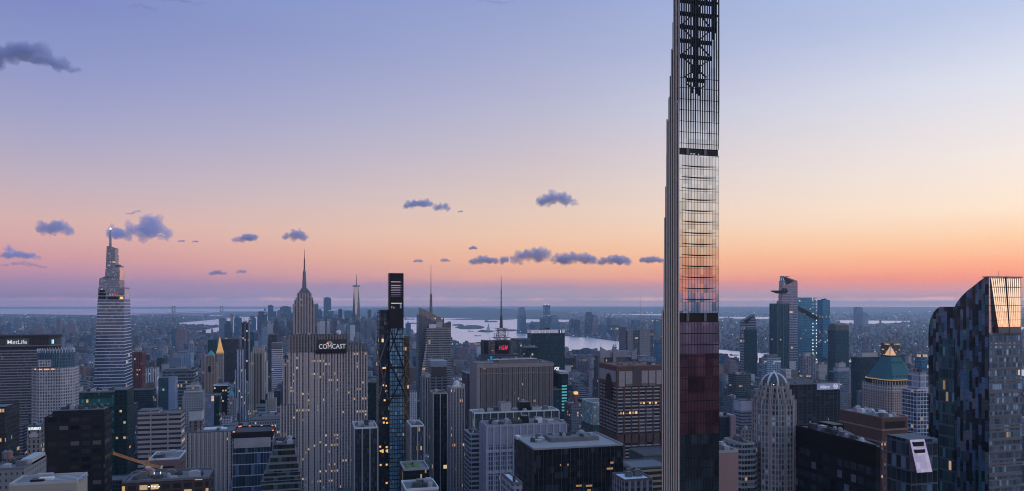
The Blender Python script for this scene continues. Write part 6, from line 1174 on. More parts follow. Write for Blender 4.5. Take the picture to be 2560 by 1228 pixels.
for s in [
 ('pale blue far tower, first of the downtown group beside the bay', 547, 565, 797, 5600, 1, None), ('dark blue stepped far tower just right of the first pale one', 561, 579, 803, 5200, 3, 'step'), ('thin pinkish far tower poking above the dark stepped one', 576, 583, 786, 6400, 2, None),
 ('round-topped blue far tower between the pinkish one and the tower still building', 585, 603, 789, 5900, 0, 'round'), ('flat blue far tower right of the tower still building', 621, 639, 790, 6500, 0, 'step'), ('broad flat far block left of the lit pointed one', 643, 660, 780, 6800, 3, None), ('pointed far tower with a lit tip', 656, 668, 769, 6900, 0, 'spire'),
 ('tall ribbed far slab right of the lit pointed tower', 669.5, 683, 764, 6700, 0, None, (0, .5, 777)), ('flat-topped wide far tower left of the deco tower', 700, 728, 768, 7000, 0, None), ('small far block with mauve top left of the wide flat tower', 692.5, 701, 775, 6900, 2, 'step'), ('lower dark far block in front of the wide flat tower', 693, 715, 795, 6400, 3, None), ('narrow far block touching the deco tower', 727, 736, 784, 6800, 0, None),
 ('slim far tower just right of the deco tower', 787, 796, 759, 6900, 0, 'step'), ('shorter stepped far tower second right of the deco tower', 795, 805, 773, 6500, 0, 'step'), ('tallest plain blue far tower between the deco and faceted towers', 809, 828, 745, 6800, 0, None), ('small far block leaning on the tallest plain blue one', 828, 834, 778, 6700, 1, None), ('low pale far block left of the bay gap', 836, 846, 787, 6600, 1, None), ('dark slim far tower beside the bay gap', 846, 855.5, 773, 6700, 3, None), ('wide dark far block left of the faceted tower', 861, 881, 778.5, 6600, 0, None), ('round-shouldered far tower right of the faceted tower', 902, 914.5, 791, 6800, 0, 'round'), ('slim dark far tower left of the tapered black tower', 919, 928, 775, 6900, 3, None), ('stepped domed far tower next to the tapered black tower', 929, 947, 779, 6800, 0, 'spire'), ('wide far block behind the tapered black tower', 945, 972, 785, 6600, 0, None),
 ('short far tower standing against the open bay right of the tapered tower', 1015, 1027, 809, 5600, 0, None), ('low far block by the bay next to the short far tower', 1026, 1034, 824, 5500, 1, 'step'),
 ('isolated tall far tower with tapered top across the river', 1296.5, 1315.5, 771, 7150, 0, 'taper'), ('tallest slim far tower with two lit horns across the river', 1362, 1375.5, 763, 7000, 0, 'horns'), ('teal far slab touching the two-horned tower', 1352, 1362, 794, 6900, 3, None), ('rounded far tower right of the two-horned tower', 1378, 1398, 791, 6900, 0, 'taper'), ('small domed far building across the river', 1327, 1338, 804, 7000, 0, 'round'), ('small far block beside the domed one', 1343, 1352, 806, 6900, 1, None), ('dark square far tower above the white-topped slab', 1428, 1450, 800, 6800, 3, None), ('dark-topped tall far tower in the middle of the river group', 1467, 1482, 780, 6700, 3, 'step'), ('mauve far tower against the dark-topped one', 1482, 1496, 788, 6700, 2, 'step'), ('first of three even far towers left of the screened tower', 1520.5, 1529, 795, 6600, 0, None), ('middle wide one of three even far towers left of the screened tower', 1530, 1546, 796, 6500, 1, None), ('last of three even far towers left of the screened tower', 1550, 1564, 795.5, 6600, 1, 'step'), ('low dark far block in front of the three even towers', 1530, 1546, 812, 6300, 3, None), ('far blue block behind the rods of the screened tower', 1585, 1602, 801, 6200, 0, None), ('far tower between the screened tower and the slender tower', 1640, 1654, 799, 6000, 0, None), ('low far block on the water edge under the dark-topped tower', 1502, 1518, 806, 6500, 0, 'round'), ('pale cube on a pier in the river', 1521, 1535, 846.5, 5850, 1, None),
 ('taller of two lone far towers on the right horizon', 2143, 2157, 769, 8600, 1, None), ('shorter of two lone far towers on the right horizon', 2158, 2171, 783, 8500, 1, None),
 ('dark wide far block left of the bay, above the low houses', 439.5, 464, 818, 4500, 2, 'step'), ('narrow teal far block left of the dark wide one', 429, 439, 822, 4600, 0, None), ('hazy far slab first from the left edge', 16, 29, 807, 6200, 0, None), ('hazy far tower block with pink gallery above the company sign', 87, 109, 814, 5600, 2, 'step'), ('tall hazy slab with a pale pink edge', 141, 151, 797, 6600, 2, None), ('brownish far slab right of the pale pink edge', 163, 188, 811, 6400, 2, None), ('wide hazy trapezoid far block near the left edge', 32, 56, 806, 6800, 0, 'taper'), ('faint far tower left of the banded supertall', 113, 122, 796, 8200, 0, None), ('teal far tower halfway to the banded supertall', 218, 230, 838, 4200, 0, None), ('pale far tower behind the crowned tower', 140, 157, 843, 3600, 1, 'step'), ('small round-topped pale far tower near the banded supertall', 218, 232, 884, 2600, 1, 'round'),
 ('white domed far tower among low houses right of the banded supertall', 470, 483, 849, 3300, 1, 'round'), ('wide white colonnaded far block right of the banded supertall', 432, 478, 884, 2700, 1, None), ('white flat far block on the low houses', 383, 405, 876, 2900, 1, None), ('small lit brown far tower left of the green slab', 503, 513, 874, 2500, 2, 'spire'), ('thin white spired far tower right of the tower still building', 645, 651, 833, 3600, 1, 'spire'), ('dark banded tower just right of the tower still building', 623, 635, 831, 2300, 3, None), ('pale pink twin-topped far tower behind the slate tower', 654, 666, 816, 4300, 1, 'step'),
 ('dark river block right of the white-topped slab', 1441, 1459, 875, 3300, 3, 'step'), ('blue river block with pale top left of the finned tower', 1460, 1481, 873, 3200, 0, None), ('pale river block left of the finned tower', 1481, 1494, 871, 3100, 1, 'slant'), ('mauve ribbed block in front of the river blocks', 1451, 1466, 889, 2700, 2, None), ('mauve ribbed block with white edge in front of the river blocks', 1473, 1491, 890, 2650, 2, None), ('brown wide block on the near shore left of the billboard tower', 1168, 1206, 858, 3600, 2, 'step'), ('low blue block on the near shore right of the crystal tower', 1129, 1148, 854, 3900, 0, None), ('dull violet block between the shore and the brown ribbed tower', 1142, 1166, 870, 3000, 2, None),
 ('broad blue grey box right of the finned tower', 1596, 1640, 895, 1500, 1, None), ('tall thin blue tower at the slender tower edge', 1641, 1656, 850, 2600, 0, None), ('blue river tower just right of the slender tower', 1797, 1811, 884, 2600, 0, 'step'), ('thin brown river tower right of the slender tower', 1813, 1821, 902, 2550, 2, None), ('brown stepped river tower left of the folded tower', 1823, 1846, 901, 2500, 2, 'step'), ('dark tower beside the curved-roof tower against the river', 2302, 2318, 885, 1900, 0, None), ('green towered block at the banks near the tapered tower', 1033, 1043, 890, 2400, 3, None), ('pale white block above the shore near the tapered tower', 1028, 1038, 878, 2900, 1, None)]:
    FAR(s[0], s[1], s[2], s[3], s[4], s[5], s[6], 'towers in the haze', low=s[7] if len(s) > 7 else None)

# ------------------------------------------------------------------ suspension bridge across the harbour mouth
def gp(x, d): lat = (x - 1280) / F * d; return (d * math.sin(A0) + lat * math.cos(A0), d * math.cos(A0) - lat * math.sin(A0))
DB = 17000.0; zB = lambda y: H + (HY - y) * DB / F
p1, p2 = gp(434, DB), gp(554, DB); org = (p1[0], p1[1], 0)
t_ = thing('suspension_bridge', 'faint long suspension bridge with two tall towers across the harbour mouth', 'bridge', org)
BR = plain('bridge_steel', (.22, .24, .26), .6)
for p in (p1, p2):
    mb = MB()
    for s_ in (-26, 26): mb.box(p[0] + s_ - 12, p[0] + s_ + 12, p[1] - 14, p[1] + 14, 0, zB(765))
    mb.box(p[0] - 16, p[0] + 16, p[1] - 12, p[1] + 12, zB(768.5), zB(765.6)); mb.box(p[0] - 16, p[0] + 16, p[1] - 12, p[1] + 12, zB(781), zB(778)); part(mb, 'bridge_tower', BR, t_, org)
mb = MB(); pts = [(300, 784.5), (370, 784), (434, 782.2), (464, 780.7), (494, 780), (524, 780.4), (554, 781.6), (600, 783), (650, 784.5)]
for (xa, ya), (xb, yb) in zip(pts, pts[1:]): a, b = gp(xa, DB), gp(xb, DB); mb.bar((a[0], a[1], zB(ya)), (b[0], b[1], zB(yb)), 9)
part(mb, 'deck', BR, t_, org)
mb = MB(); n = 20; prev = None
for k in range(n + 1):
    f = k / n; x = 434 + 120 * f; y = 765.5 + 14 * (1 - (2 * f - 1) ** 2); a = gp(x, DB); q = (a[0], a[1], zB(y))
    if prev: mb.bar(prev, q, 3)
    prev = q
for xa, ya, xb, yb in ((434, 765.5, 380, 783.5), (554, 765.5, 606, 783)): a, b = gp(xa, DB), gp(xb, DB); mb.bar((a[0], a[1], zB(ya)), (b[0], b[1], zB(yb)), 3)
part(mb, 'main_cable', BR, t_, org)
# statue on its islet
x, y = G(1221, 829.5); k = 1.0; org = (x, y, 0)
t_ = thing('harbour_statue', 'tiny tall statue with raised arm on a stone pedestal on a harbour islet', 'statue', org)
part(MB().cyl(x, y, 45, 1, 14, 42, 11).loft(rect(x - 14, x + 14, y - 14, y + 14), 14, rect(x - 9, x + 9, y - 9, y + 9), 47), 'pedestal', M['stone'], t_, org)
part(MB().cyl(x, y, 6, 47, 60, 5, 10).cyl(x, y, 5, 60, 72, 4.2, 10).cyl(x, y, 2, 72, 75, 1.6, 8).dome(x, y, 2.6, 77, 3, 10, 4).cyl(x, y, 1.6, 75, 77, 2.6, 10).bar((x + 3, y, 71), (x + 6, y, 88), 2.2, 1.4).bar((x - 4, y, 70), (x - 6, y, 62), 2.4), 'robed_figure', M['copper'], t_, org)
part(MB().cyl(x + 6, y, 1.2, 88, 90, 1.8, 8), 'torch', M['amber'], t_, org)
# ships
for x, y, ln, lab in ((1024, 799, 190, 'long low freighter far out left of the crystal tower'), (1031, 809.5, 160, 'dark barge in the bay left of the crystal tower'), (1228, 805.5, 200, 'distant freighter near the antenna'), (1195, 840.5, 60, 'small boat with pale wake under the antenna'), (1178, 829, 60, 'tiny boat between the harbour islands'), (1836, 889, 55, 'tiny boat on the bright river beside the folded tower'), (1310, 852, 50, 'tiny boat beside the isolated tapered tower')):
    p = G(x, y); org = (p[0], p[1], 1.0); t_ = thing('harbour_boat', lab, 'boat', org, 'boats on the harbour'); h_ = ln * .08; a, b = p[0] - ln / 2, p[0] + ln / 2; w_ = ln * .16
    part(MB().loft([(a + ln * .05, p[1] - w_ * .7), (b - ln * .12, p[1] - w_ * .7), (b - ln * .04, p[1]), (b - ln * .12, p[1] + w_ * .7), (a + ln * .05, p[1] + w_ * .7)], .9, [(a, p[1] - w_), (b - ln * .1, p[1] - w_), (b, p[1]), (b - ln * .1, p[1] + w_), (a, p[1] + w_)], h_), 'hull', M['dark'], t_, org)
    part(MB().box(a + ln * .05, a + ln * .2, p[1] - w_ * .7, p[1] + w_ * .7, h_, h_ + ln * .09), 'deckhouse', M['mech'], t_, org)

# ================================================================== the rest of the city
def inside(x, y, poly):
    c = False; n = len(poly); j = n - 1
    for i in range(n):
        (xi, yi), (xj, yj) = poly[i], poly[j]
        if (yi > y) != (yj > y) and x < (xj - xi) * (y - yi) / (yj - yi) + xi: c = not c
        j = i
    return c
WP_ = [[(-240, 772.5), (890, 772.5), (880, 780), (560, 781.5), (430, 784), (330, 787), (260, 788), (180, 787), (60, 785.5), (-240, 785)],
       [(436, 785.5), (556, 788.5), (760, 790), (1000, 794), (1440, 800), (1440, 806), (1320, 808), (1298, 815), (1290, 834), (1412, 841), (1480, 846), (1560, 856), (1700, 862), (1800, 875), (2130, 902), (2560, 925), (2560, 995), (2300, 952), (2130, 950), (1800, 928), (1560, 907), (1440, 895), (1300, 882), (1130, 864), (1030, 847), (960, 836), (840, 826), (700, 838), (620, 836), (548, 838), (466, 836), (500, 828), (548, 818), (548, 815), (470, 812), (430, 809), (500, 803), (560, 797), (590, 794), (540, 790)],
       [(1470, 785), (1690, 785.4), (1690, 789), (1600, 788)], [(1797, 792.5), (1930, 793), (2000, 795), (1930, 798), (1797, 796)], [(2090, 801), (2290, 803), (2240, 808), (2140, 811), (2090, 806)], [(2550, 818), (2640, 820), (2640, 826), (2550, 826)]]
def wet(x, y): return any(inside(x, y, p) for p in WP_)
def pix(u, v, z=0):
    d = u * math.sin(A0) + v * math.cos(A0); lat = u * math.cos(A0) - v * math.sin(A0)
    return 1280 + F * lat / d, HY + (H - z) * F / d, d
SH = [(2314, 2120), (2852, 1640), (3373, 1420), (3730, 1300), (4203, 1130), (5040, 830), (6050, 740), (6975, 600)]
def shore(v):
    if v <= SH[0][0]: return 2120 + (SH[0][0] - v) * .1
    for (a, p), (b, q) in zip(SH, SH[1:]):
        if v <= b: return p + (q - p) * (v - a) / (b - a)
    return -400 if v < 9000 else -400
rg = random.Random(77)
FA = np.array(FOOT)
cand = []
v = 560.0
while v < 7000:
    for half in (0, 1):
        v0 = v + (3 if half == 0 else 35); v1 = v0 + 29
        umin = v0 * math.tan(A0 - R(36.5)) - 40; umax = min(v0 * math.tan(A0 + R(35.5)) + 60, shore(v0))
        u = umin + rg.uniform(0, 30)
        while u < umax:
            wd = rg.choice((14, 18, 22, 26, 32, 40)) * (1.0 if v < 3500 else 1.15)
            ph = (u + 110) % 255
            if ph < 26: u += 26 - ph; continue
            if ph + wd > 255: wd = 255 - ph
            if wd < 9: u += wd + 1; continue
            if v0 < 1700: m_, lo, hi = (62 if -700 < u < 900 else 45), 22, 128
            elif v0 < 3300: m_, lo, hi = 36, 12, 95
            elif v0 < 5300: m_, lo, hi = 21, 10, 62
            elif -350 < u < 620: m_, lo, hi = 85, 25, 165
            else: m_, lo, hi = 20, 9, 55
            z = min(max(rg.lognormvariate(math.log(m_), .48), lo), hi)
            if v0 < 1000: z = min(z, 100)
            s0 = rg.uniform(0, 4)
            cand.append((u + .6, u + wd - .6, v0 + s0, v1 - rg.uniform(0, 4), z))
            u += wd
    v += 80
C = np.array(cand)
keep = np.ones(len(C), bool)
for f in FA: keep &= ~((C[:, 0] < f[1] + 3) & (C[:, 1] > f[0] - 3) & (C[:, 2] < f[3] + 3) & (C[:, 3] > f[2] - 3))
C = C[keep]
# how much of each the photo's view can show: nearest first over a coarse grid
cov = np.zeros((307, 640), bool)
items = [(r[0], 0, r) for r in RECTS] + [(c[2], 1, i) for i, c in enumerate(C)]
items.sort(key=lambda q: (q[0], q[1])); seen = np.zeros(len(C), int)
for vv, kind, q in items:
    if kind == 0: x0, x1, yt = q[1], q[2], q[3]; yb = 1228
    else:
        c = C[q]; xa, yt, _ = pix(c[0], c[2], c[4]); xb, _, _ = pix(c[1], c[2]); _, yb, _ = pix(c[0], c[2]); x0, x1 = min(xa, xb), max(xa, xb)
    i0, i1 = max(0, int(x0 / 4)), min(640, int(x1 / 4) + (1 if kind else 0)); j0, j1 = max(0, int(yt / 4)), min(307, int(yb / 4) + 1)
    if i1 <= i0 or j1 <= j0: continue
    if kind: seen[q] = int((~cov[j0:j1, i0:i1]).sum())
    cov[j0:j1, i0:i1] = True
order = np.argsort(-seen); NIND = 130
ind = [int(i) for i in order[:NIND] if seen[i] >= 3]; inds = set(ind)
FM_ = [('brown brick', fac('filler_brown', (.21, .145, .13), None, (.05, .05, .055), FloorH=3.6, BayW=3, WinX=.42, WinZ=.5, Var=.35, Lit=.006)), ('pale stone', fac('filler_stone', (.37, .35, .34), None, (.06, .065, .075), FloorH=3.8, BayW=3, WinX=.45, WinZ=.55, Var=.3, Lit=.006)),
       ('grey banded', fac('filler_bands', (.10, .11, .12), (.28, .28, .30), (.05, .06, .075), FloorH=4, BayW=2.5, WinX=.92, WinZ=.55, Band=1, Var=.3, Lit=.006)), ('dark glass', fac('filler_glass', (.06, .075, .09), None, (.03, .05, .065), FloorH=4, BayW=3, WinX=.85, WinZ=.8, Var=.3, GMetal=.4, Lit=.008)),
       ('white brick', fac('filler_white', (.5, .5, .52), None, (.08, .09, .1), FloorH=3.4, BayW=3.6, WinX=.5, WinZ=.5, Var=.25, Lit=.006)), ('slate blue', fac('filler_slate', (.17, .20, .25), None, (.06, .08, .11), FloorH=3.9, BayW=3, WinX=.6, WinZ=.6, Var=.3, Lit=.006))]
ROOFW = ('water tank', 'square roof hut', 'stepped top', 'bare flat roof', 'twin roof huts')
REF = {'crowned_tower': 'the glass-crowned tower', 'banded_supertall': 'the tapering supertall', 'deco_tower': 'the art deco tower', 'ribbed_slab_tower': 'the ribbed stone slab', 'tapered_tower': 'the slotted black tower', 'crystal_tower': 'the crystal tower', 'antenna_tower': 'the antenna tower', 'white_topped_slab': 'the white-topped slab', 'finned_tower': 'the finned tower', 'granite_tower': 'the red granite tower', 'folded_tower': 'the folded tower', 'deck_tower': 'the jutting-deck tower', 'pyramid_tower': 'the copper pyramid', 'domed_tower': 'the white dome', 'black_office_block': 'the black sign block', 'patchwork_tower': 'the patchwork tower', 'gilded_tower': 'the golden spire', 'green_pyramid_tower': 'the green pyramid', 'brown_ribbed_tower': 'the brown ribbed tower', 'setback_limestone_tower': 'the three-striped tower', 'white_ribbed_tower': 'the white ribbed tower', 'dark_banded_block': 'the dark banded block', 'teal_prism_tower': 'the teal prism', 'lit_glass_box': 'the glowing glass box', 'dark_teal_slab': 'the teal slab', 'red_brown_tower': 'the red brown tower', 'topped_out_tower': 'the unfinished dark tower', 'stepped_stone_tower': 'the ornate stepped tower', 'screened_tower': 'the rod-screened tower', 'teal_gridded_tower': 'the teal gridded tower', 'green_glass_tower': 'the green glass tower', 'slotted_grey_block': 'the slotted grey block', 'h_framed_tower': 'the blank-topped brown tower', 'slender_tower': 'the mirror glass tower'}
nm = []
for o in COL.objects:
    if o.name in REF: nm.append((pix(o.location.x, o.location.y, 0)[0], o.location.y, REF[o.name]))
taken = set()
for i in ind:
    c = C[i]; xm, ym, _ = pix((c[0] + c[1]) / 2, c[2], c[4]); wd = c[1] - c[0]; hgt = c[4]
    rr = random.Random(i); k = rr.randrange(6); rt = rr.randrange(5)
    sz = 'slim' if hgt > 3.2 * wd else ('tall' if hgt > 60 else ('broad' if wd > 28 else 'small'))
    near = sorted(nm, key=lambda q: abs(q[0] - xm) + abs(q[1] - c[2]) * .05)
    for cn in near[:6]:
        dv = c[2] - cn[1]; side = 'left of' if xm < cn[0] else 'right of'
        if abs(xm - cn[0]) < 14: rel = 'straight behind' if dv > 0 else 'straight in front of'
        elif dv > 300: rel = 'behind and ' + side
        elif dv < -300: rel = 'nearer and ' + side
        else: rel = 'beside and ' + side if abs(xm - cn[0]) < 60 else 'some way ' + side
        lab = f"{sz} {FM_[k][0]} block with {ROOFW[rt]}, {rel} {cn[2]}"
        if lab not in taken: break
    taken.add(lab)
    org = ((c[0] + c[1]) / 2, (c[2] + c[3]) / 2, 0); t_ = thing('city_block', lab, 'building', org, 'ordinary blocks between the towers'); m_ = FM_[k][1]
    top = hgt
    if rt == 2:
        e = wd * .16; part(MB().box(c[0], c[1], c[2], c[3], 0, hgt * .82), 'shaft', m_, t_, org); part(MB().box(c[0] + e, c[1] - e, c[2] + 4, c[3] - 2, hgt * .82, hgt), 'setback_tier', m_, t_, org); parapet(t_, org, c[0] + e, c[1] - e, c[2] + 4, c[3] - 2, hgt, 1, .5)
    else:
        part(MB().box(c[0], c[1], c[2], c[3], 0, hgt), 'shaft', m_, t_, org); parapet(t_, org, c[0], c[1], c[2], c[3], hgt, 1.1, .5)
        x, y = rr.uniform(c[0] + 4, c[1] - 5), rr.uniform(c[2] + 5, c[3] - 6)
        if rt == 0:
            mb = MB().cyl(x, y, 1.8, hgt + 2.4, hgt + 6, n=10); mb.cyl(x, y, 2.0, hgt + 6, hgt + 7.4, .1, 10)
            for q in range(4): sx_, sy_ = (1, 1, -1, -1)[q] * 1.2, (1, -1, -1, 1)[q] * 1.2; mb.bar((x + sx_, y + sy_, hgt), (x + sx_, y + sy_, hgt + 2.5), .25)
            part(mb, 'water_tank', M['brick'], t_, org)
        elif rt in (1, 4):
            for q in range(1 if rt == 1 else 2): part(MB().box(c[0] + wd * (.15 + .45 * q), c[0] + wd * (.45 + .4 * q), c[2] + 7, c[3] - 7, hgt, hgt + 4.5 + q), 'roof_hut', (M['mech'], M['mechl'])[q], t_, org)
def boxes(name, L, mats, kindlabel):
    n = len(L); A = np.array([b[:6] for b in L]); mi = np.array([b[6] for b in L])
    ix = [(0, 2, 4), (1, 2, 4), (1, 3, 4), (0, 3, 4), (0, 2, 5), (1, 2, 5), (1, 3, 5), (0, 3, 5)]
    V_ = np.stack([A[:, list(t)] for t in ix], 1).reshape(-1, 3)
    fq = np.array([(4, 5, 6, 7), (0, 1, 5, 4), (1, 2, 6, 5), (2, 3, 7, 6), (3, 0, 4, 7)])
    Fq = (np.arange(n)[:, None, None] * 8 + fq[None]).reshape(-1, 4)
    me = bpy.data.meshes.new(name); me.vertices.add(len(V_)); me.vertices.foreach_set('co', V_.ravel()); me.loops.add(Fq.size); me.loops.foreach_set('vertex_index', Fq.ravel())
    me.polygons.add(len(Fq)); me.polygons.foreach_set('loop_start', np.arange(0, Fq.size, 4)); me.polygons.foreach_set('loop_total', np.full(len(Fq), 4))
    for m_ in mats: me.materials.append(m_)
    me.polygons.foreach_set('material_index', np.repeat(mi, 5)); me.update(calc_edges=True); me.validate()
    o = bpy.data.objects.new(name, me); COL.objects.link(o); o['kind'] = 'stuff'; o['label'] = kindlabel
    return o
SM = [fac('city_brick', (.10, .085, .085), None, (.05, .05, .055), roof=(.10, .10, .11), FloorH=3.6, BayW=3, WinX=.42, WinZ=.5, Var=.42, Island=1, Lit=.006), fac('city_grey', (.13, .15, .18), None, (.06, .065, .075), roof=(.13, .13, .15), FloorH=3.8, BayW=3.2, WinX=.5, WinZ=.55, Var=.42, Island=1, Lit=.006), fac('city_pale', (.22, .235, .27), None, (.06, .07, .085), roof=(.22, .225, .25), FloorH=3.6, BayW=3.4, WinX=.48, WinZ=.5, Var=.4, Island=1, Lit=.006), fac('city_dark', (.06, .075, .09), None, (.04, .055, .07), roof=(.09, .09, .1), FloorH=4, BayW=3, WinX=.8, WinZ=.7, Var=.5, Island=1, Lit=.008)]  # bluish dusk light is mixed into these wall colours
L = []
for i, c in enumerate(C):
    if i in inds: continue
    k = rg.choices((0, 1, 2, 3), (5, 6, 3, 4))[0]
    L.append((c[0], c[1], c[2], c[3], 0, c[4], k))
    if rg.random() < .5 and c[2] < 4000:
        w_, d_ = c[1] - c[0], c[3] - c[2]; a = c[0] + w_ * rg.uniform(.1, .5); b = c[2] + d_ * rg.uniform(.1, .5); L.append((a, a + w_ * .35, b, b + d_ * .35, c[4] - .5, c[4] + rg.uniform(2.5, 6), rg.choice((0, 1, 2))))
def free(a, b, c, d):
    return not bool(((FA[:, 0] < b + 3) & (FA[:, 1] > a - 3) & (FA[:, 2] < d + 3) & (FA[:, 3] > c - 3)).any())
def scatter(n, xr, yr, pw, hmax):
    k = 0
    for _ in range(n * 3):
        if k >= n: break
        x = rg.uniform(*xr); y = yr[0] + (yr[1] - yr[0]) * rg.random() ** pw
        u_, v_ = G(x, y)
        if v_ < 7000 and u_ < shore(v_) + 30 and v_ > 500 and not (v_ > 5000 and u_ < -900): continue
        s_ = max(14, (H * F / (y - HY)) / F * rg.uniform(2.0, 7)); h_ = rg.choice((7, 9, 11, 14, 14, 18)) * (1 + .5 * rg.random())
        if rg.random() < .05: h_ = rg.uniform(25, hmax)
        s2 = s_ * rg.uniform(.4, .9)
        if wet(x, y) or wet(x + 4, y + .6) or wet(x - 4, y + .4): continue
        if not free(u_ - s_ / 2, u_ + s_ / 2, v_ - s2 / 2, v_ + s2 / 2): continue
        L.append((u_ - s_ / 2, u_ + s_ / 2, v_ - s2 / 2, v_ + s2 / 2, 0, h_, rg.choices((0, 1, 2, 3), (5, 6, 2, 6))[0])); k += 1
scatter(5200, (-40, 640), (789, 870), .8, 60); scatter(800, (1100, 1700), (797, 812), 1, 50); scatter(6500, (1290, 2620), (776, 915), .85, 70); scatter(1500, (1300, 1700), (812, 858), 1, 90)
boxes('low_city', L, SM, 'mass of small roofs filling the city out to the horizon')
# street and window lights too small and many to count
L = []
for _ in range(1050):
    x = rg.uniform(-20, 2580); y = HY + 22 + 190 * rg.random() ** 1.7
    if wet(x, y) or (880 < x < 1290 and y < 797): continue
    u_, v_ = G(x, y, 30); d = (H - 30) * F / (y - HY); s_ = d / F * rg.uniform(.28, .75); z = rg.uniform(14, 40)
    if not free(u_ - 4, u_ + 4, v_ - 4, v_ + 4): continue
    L.append((u_ - s_, u_ + s_, v_ - s_, v_ + s_, z, z + s_ * 1.6, rg.choice((0, 0, 1, 2))))
boxes('city_lamps', L, [plain('lamp_white', (.8, .8, .8), .5, 0, (1, .95, .9), 1.6), plain('lamp_amber', (.8, .6, .3), .5, 0, (1, .55, .2), 1.4), plain('lamp_blue', (.7, .8, .9), .5, 0, (.75, .9, 1), 1.4)], 'scattered tiny street and window lights').location.z = 0

# ================================================================== clouds
def cloud_mat(name, dens, col=(.50, .54, .74)):
    m_ = bpy.data.materials.new(name); m_.use_nodes = True; t = NT(m_.node_tree); t.n.clear()
    pv = t.new('ShaderNodeVolumePrincipled'); t.put(pv.inputs['Color'], col); pv.inputs['Density'].default_value = dens; pv.inputs['Density Attribute'].default_value = ''
    o = t.new('ShaderNodeOutputMaterial'); t.l.new(pv.outputs[0], o.inputs['Volume']); return m_
tex = bpy.data.textures.new('cloud_noise', 'CLOUDS'); tex.noise_depth = 4
def cloud(label, x0, x1, y0, y1, seed, thin=1.0, wisp=False):
    yb = y1; d = 1750 * F / (HY - yb); s = d / F; rr = random.Random(seed)
    if not wisp: x0, x1, y0 = x0 - (x1 - x0) * .04, x1 + (x1 - x0) * .04, y0 - (y1 - y0) * .12
    W, Hh = (x1 - x0) * s, (y1 - y0) * s; cxp = (x0 + x1) / 2; c = gp(cxp, d); z0 = H + (HY - y1) * s
    bm = bmesh.new(); ax = Vector((math.cos(A0), -math.sin(A0), 0)); ay = Vector((math.sin(A0), math.cos(A0), 0))
    n = max(7, int(W / Hh * 7)); peak = rr.uniform(.3, .7)
    for k in range(n):
        f = (k + rr.uniform(.2, .8)) / n; env = (1 - abs(f - peak) / max(peak, 1 - peak)) ** .55 * rr.uniform(.55, 1.0)
        if wisp: env *= .8
        r = Hh * (.16 + .30 * env * rr.uniform(.7, 1)); zc = r * .8 + (Hh - 1.9 * r) * env * rr.uniform(.2, 1.0)
        zc = max(zc, r * .75)
        if wisp: zc = Hh * (.5 + .25 * math.sin(f * 5 + seed)) * rr.uniform(.7, 1.2); r *= .7
        p = ax * (-W / 2 + r * .7 + f * (W - 1.4 * r)) + ay * rr.uniform(-.35, .35) * Hh + Vector((0, 0, zc))
        r_ = bmesh.ops.create_icosphere(bm, subdivisions=2, radius=r)
        for v_ in r_['verts']: v_.co = Vector((v_.co.x * (1.5 if wisp else 1.15), v_.co.y * 1.1, v_.co.z * (.55 if wisp else .9))) + p
    me = bpy.data.meshes.new('cloud'); bm.to_mesh(me); bm.free()
    tmp = bpy.data.objects.new('cloud_tmp', me); COL.objects.link(tmp)
    m1 = tmp.modifiers.new('a', 'REMESH'); m1.mode = 'VOXEL'; m1.voxel_size = max(Hh / 16, W / 90)
    t2 = bpy.data.textures.new('cloud_noise', 'CLOUDS'); t2.noise_depth = 4; t2.noise_scale = Hh * .36
    m2 = tmp.modifiers.new('b', 'DISPLACE'); m2.texture = t2; m2.strength = Hh * (.25 if wisp else .75); m2.mid_level = .52; m2.texture_coords = 'LOCAL'
    t3 = bpy.data.textures.new('cloud_noise_fine', 'CLOUDS'); t3.noise_depth = 3; t3.noise_scale = Hh * .14
    m3 = tmp.modifiers.new('c', 'DISPLACE'); m3.texture = t3; m3.strength = Hh * .3; m3.mid_level = .5; m3.texture_coords = 'LOCAL'
    dg = bpy.context.evaluated_depsgraph_get(); me2 = bpy.data.meshes.new_from_object(tmp.evaluated_get(dg)); bpy.data.objects.remove(tmp)
    me2.name = 'cloud'; me2.materials.clear(); me2.materials.append(cloud_mat('cloud_vapour', 2.6 / Hh * thin, (.64, .69, .90)))
    P_ = np.array([v_.co[:] for v_ in me2.vertices]); al = P_ @ np.array(ax); lo, hi = al.min(), al.max(); zl, zh = P_[:, 2].min(), P_[:, 2].max()
    P_ += np.outer((al - (lo + hi) / 2) * (W / (hi - lo)) - al, np.array(ax)); P_[:, 2] = (P_[:, 2] - zl) * Hh / (zh - zl); me2.vertices.foreach_set('co', P_.ravel())
    o = bpy.data.objects.new('cloud', me2); COL.objects.link(o); o.location = (c[0], c[1], z0); tag(o, label, 'cloud', 'clouds in the evening sky')
    return o
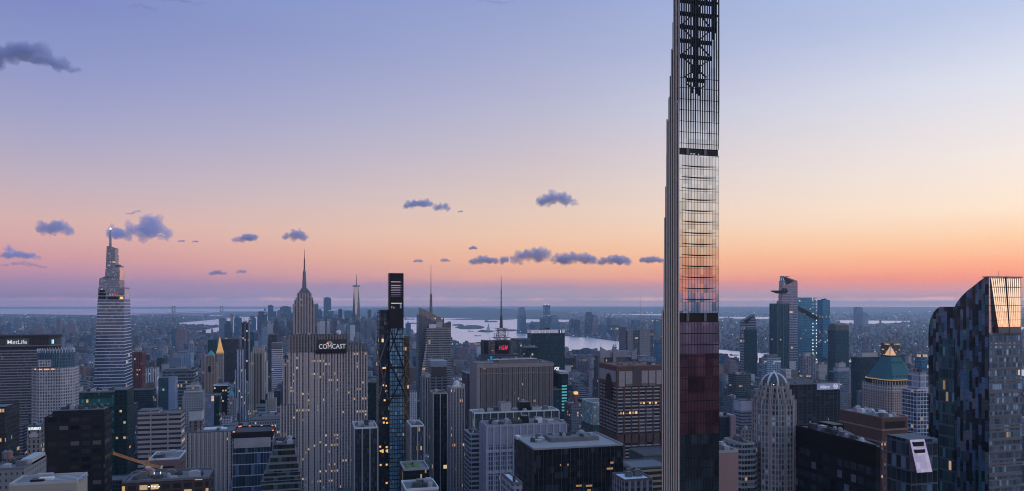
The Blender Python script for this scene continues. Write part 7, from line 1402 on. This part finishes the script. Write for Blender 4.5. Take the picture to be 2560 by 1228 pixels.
for i, s in enumerate([('large soft dark cloud at the upper left corner', -60, 210, 96, 190, 1.5, True), ('oval cloud left of the banded supertall', 94, 186, 550, 594), ('right bulk of the biggest low cloud, behind the supertall spire', 318, 434, 538, 610), ('left lobe of the biggest low cloud, touching the supertall spire', 266, 330, 564, 606), ('small flat cloud between the supertall and the deco tower', 583, 646, 584, 609), ('small tilted cloud above the deco tower antenna', 709, 772, 572, 607), ('flat cloud high over the faceted tower', 1008, 1082, 496, 524), ('ragged small cloud right of the flat high one', 1082, 1128, 507, 531, .8), ('lone high cloud left of the slender tower', 1341, 1444, 477, 521), ('first cloud of the low row over the river', 1172, 1246, 638, 664), ('little second puff of the low row over the river', 1246, 1273, 641, 664), ('tallest piled cloud of the low row over the river', 1276, 1378, 619, 665), ('long ridge cloud of the low row over the river', 1378, 1494, 630, 665), ('humped cloud of the low row left of the slender tower', 1490, 1577, 636, 667), ('last cloud of the low row, cut by the slender tower', 1597, 1680, 641, 662),
 ('cloud with an upright plume at the left edge', -10, 100, 628, 651, .8), ('upright plume above the left edge cloud', 14, 38, 612, 640, .7), ('faint flat streak cloud at the left edge', -20, 118, 651, 673, .35, True), ('faint cloudlet left of the deco tower', 519, 566, 675, 690, .6), ('tiny faint cloudlet beside the deco tower', 590, 618, 674, 685, .5), ('tiny slanted cloudlet over the tapered tower', 1033, 1058, 648, 658, .7), ('tiny cloudlet right of the needle spire', 1100, 1127, 646, 657, .7), ('tiny dark cloudlet over the low cloud row', 1171, 1194, 615, 626, .8), ('thin wisp above the biggest low cloud', 310, 357, 523, 537, .5, True), ('speck of cloud right of the ragged one', 1144, 1158, 526, 532, .7), ('speck of cloud right of the biggest low cloud', 444, 462, 600, 606, .6), ('second speck of cloud right of the biggest low cloud', 480, 497, 601, 607, .6), ('faint wisp at the top edge of the sky', 310, 400, 4, 30, .22, True), ('fainter wisp at the top edge of the sky', 395, 515, -12, 14, .3, True), ('faint wisp near the top centre of the sky', 1190, 1290, -8, 12, .25, True)]):
    cloud(*s[:5], 100 + i * 7, *(s[5:] if len(s) > 5 else ()))

# ------------------------------------------------------------------ evening haze: one even volume round the whole city
mb = MB().box(-72000, 72000, -72000, 72000, -1.5, 446.0)
def haze_mat():
    m_ = bpy.data.materials.new('evening_haze'); m_.use_nodes = True; t = NT(m_.node_tree); t.n.clear()
    pv = t.new('ShaderNodeVolumePrincipled'); t.put(pv.inputs['Color'], (.62, .81, .99)); pv.inputs['Density'].default_value = KH; pv.inputs['Density Attribute'].default_value = ''
    pv.inputs['Anisotropy'].default_value = 0.45
    o = t.new('ShaderNodeOutputMaterial'); t.l.new(pv.outputs[0], o.inputs['Volume']); return m_
hz = mb.build('haze', haze_mat()); hz['kind'] = 'stuff'; hz['label'] = 'even blue evening haze over the city'
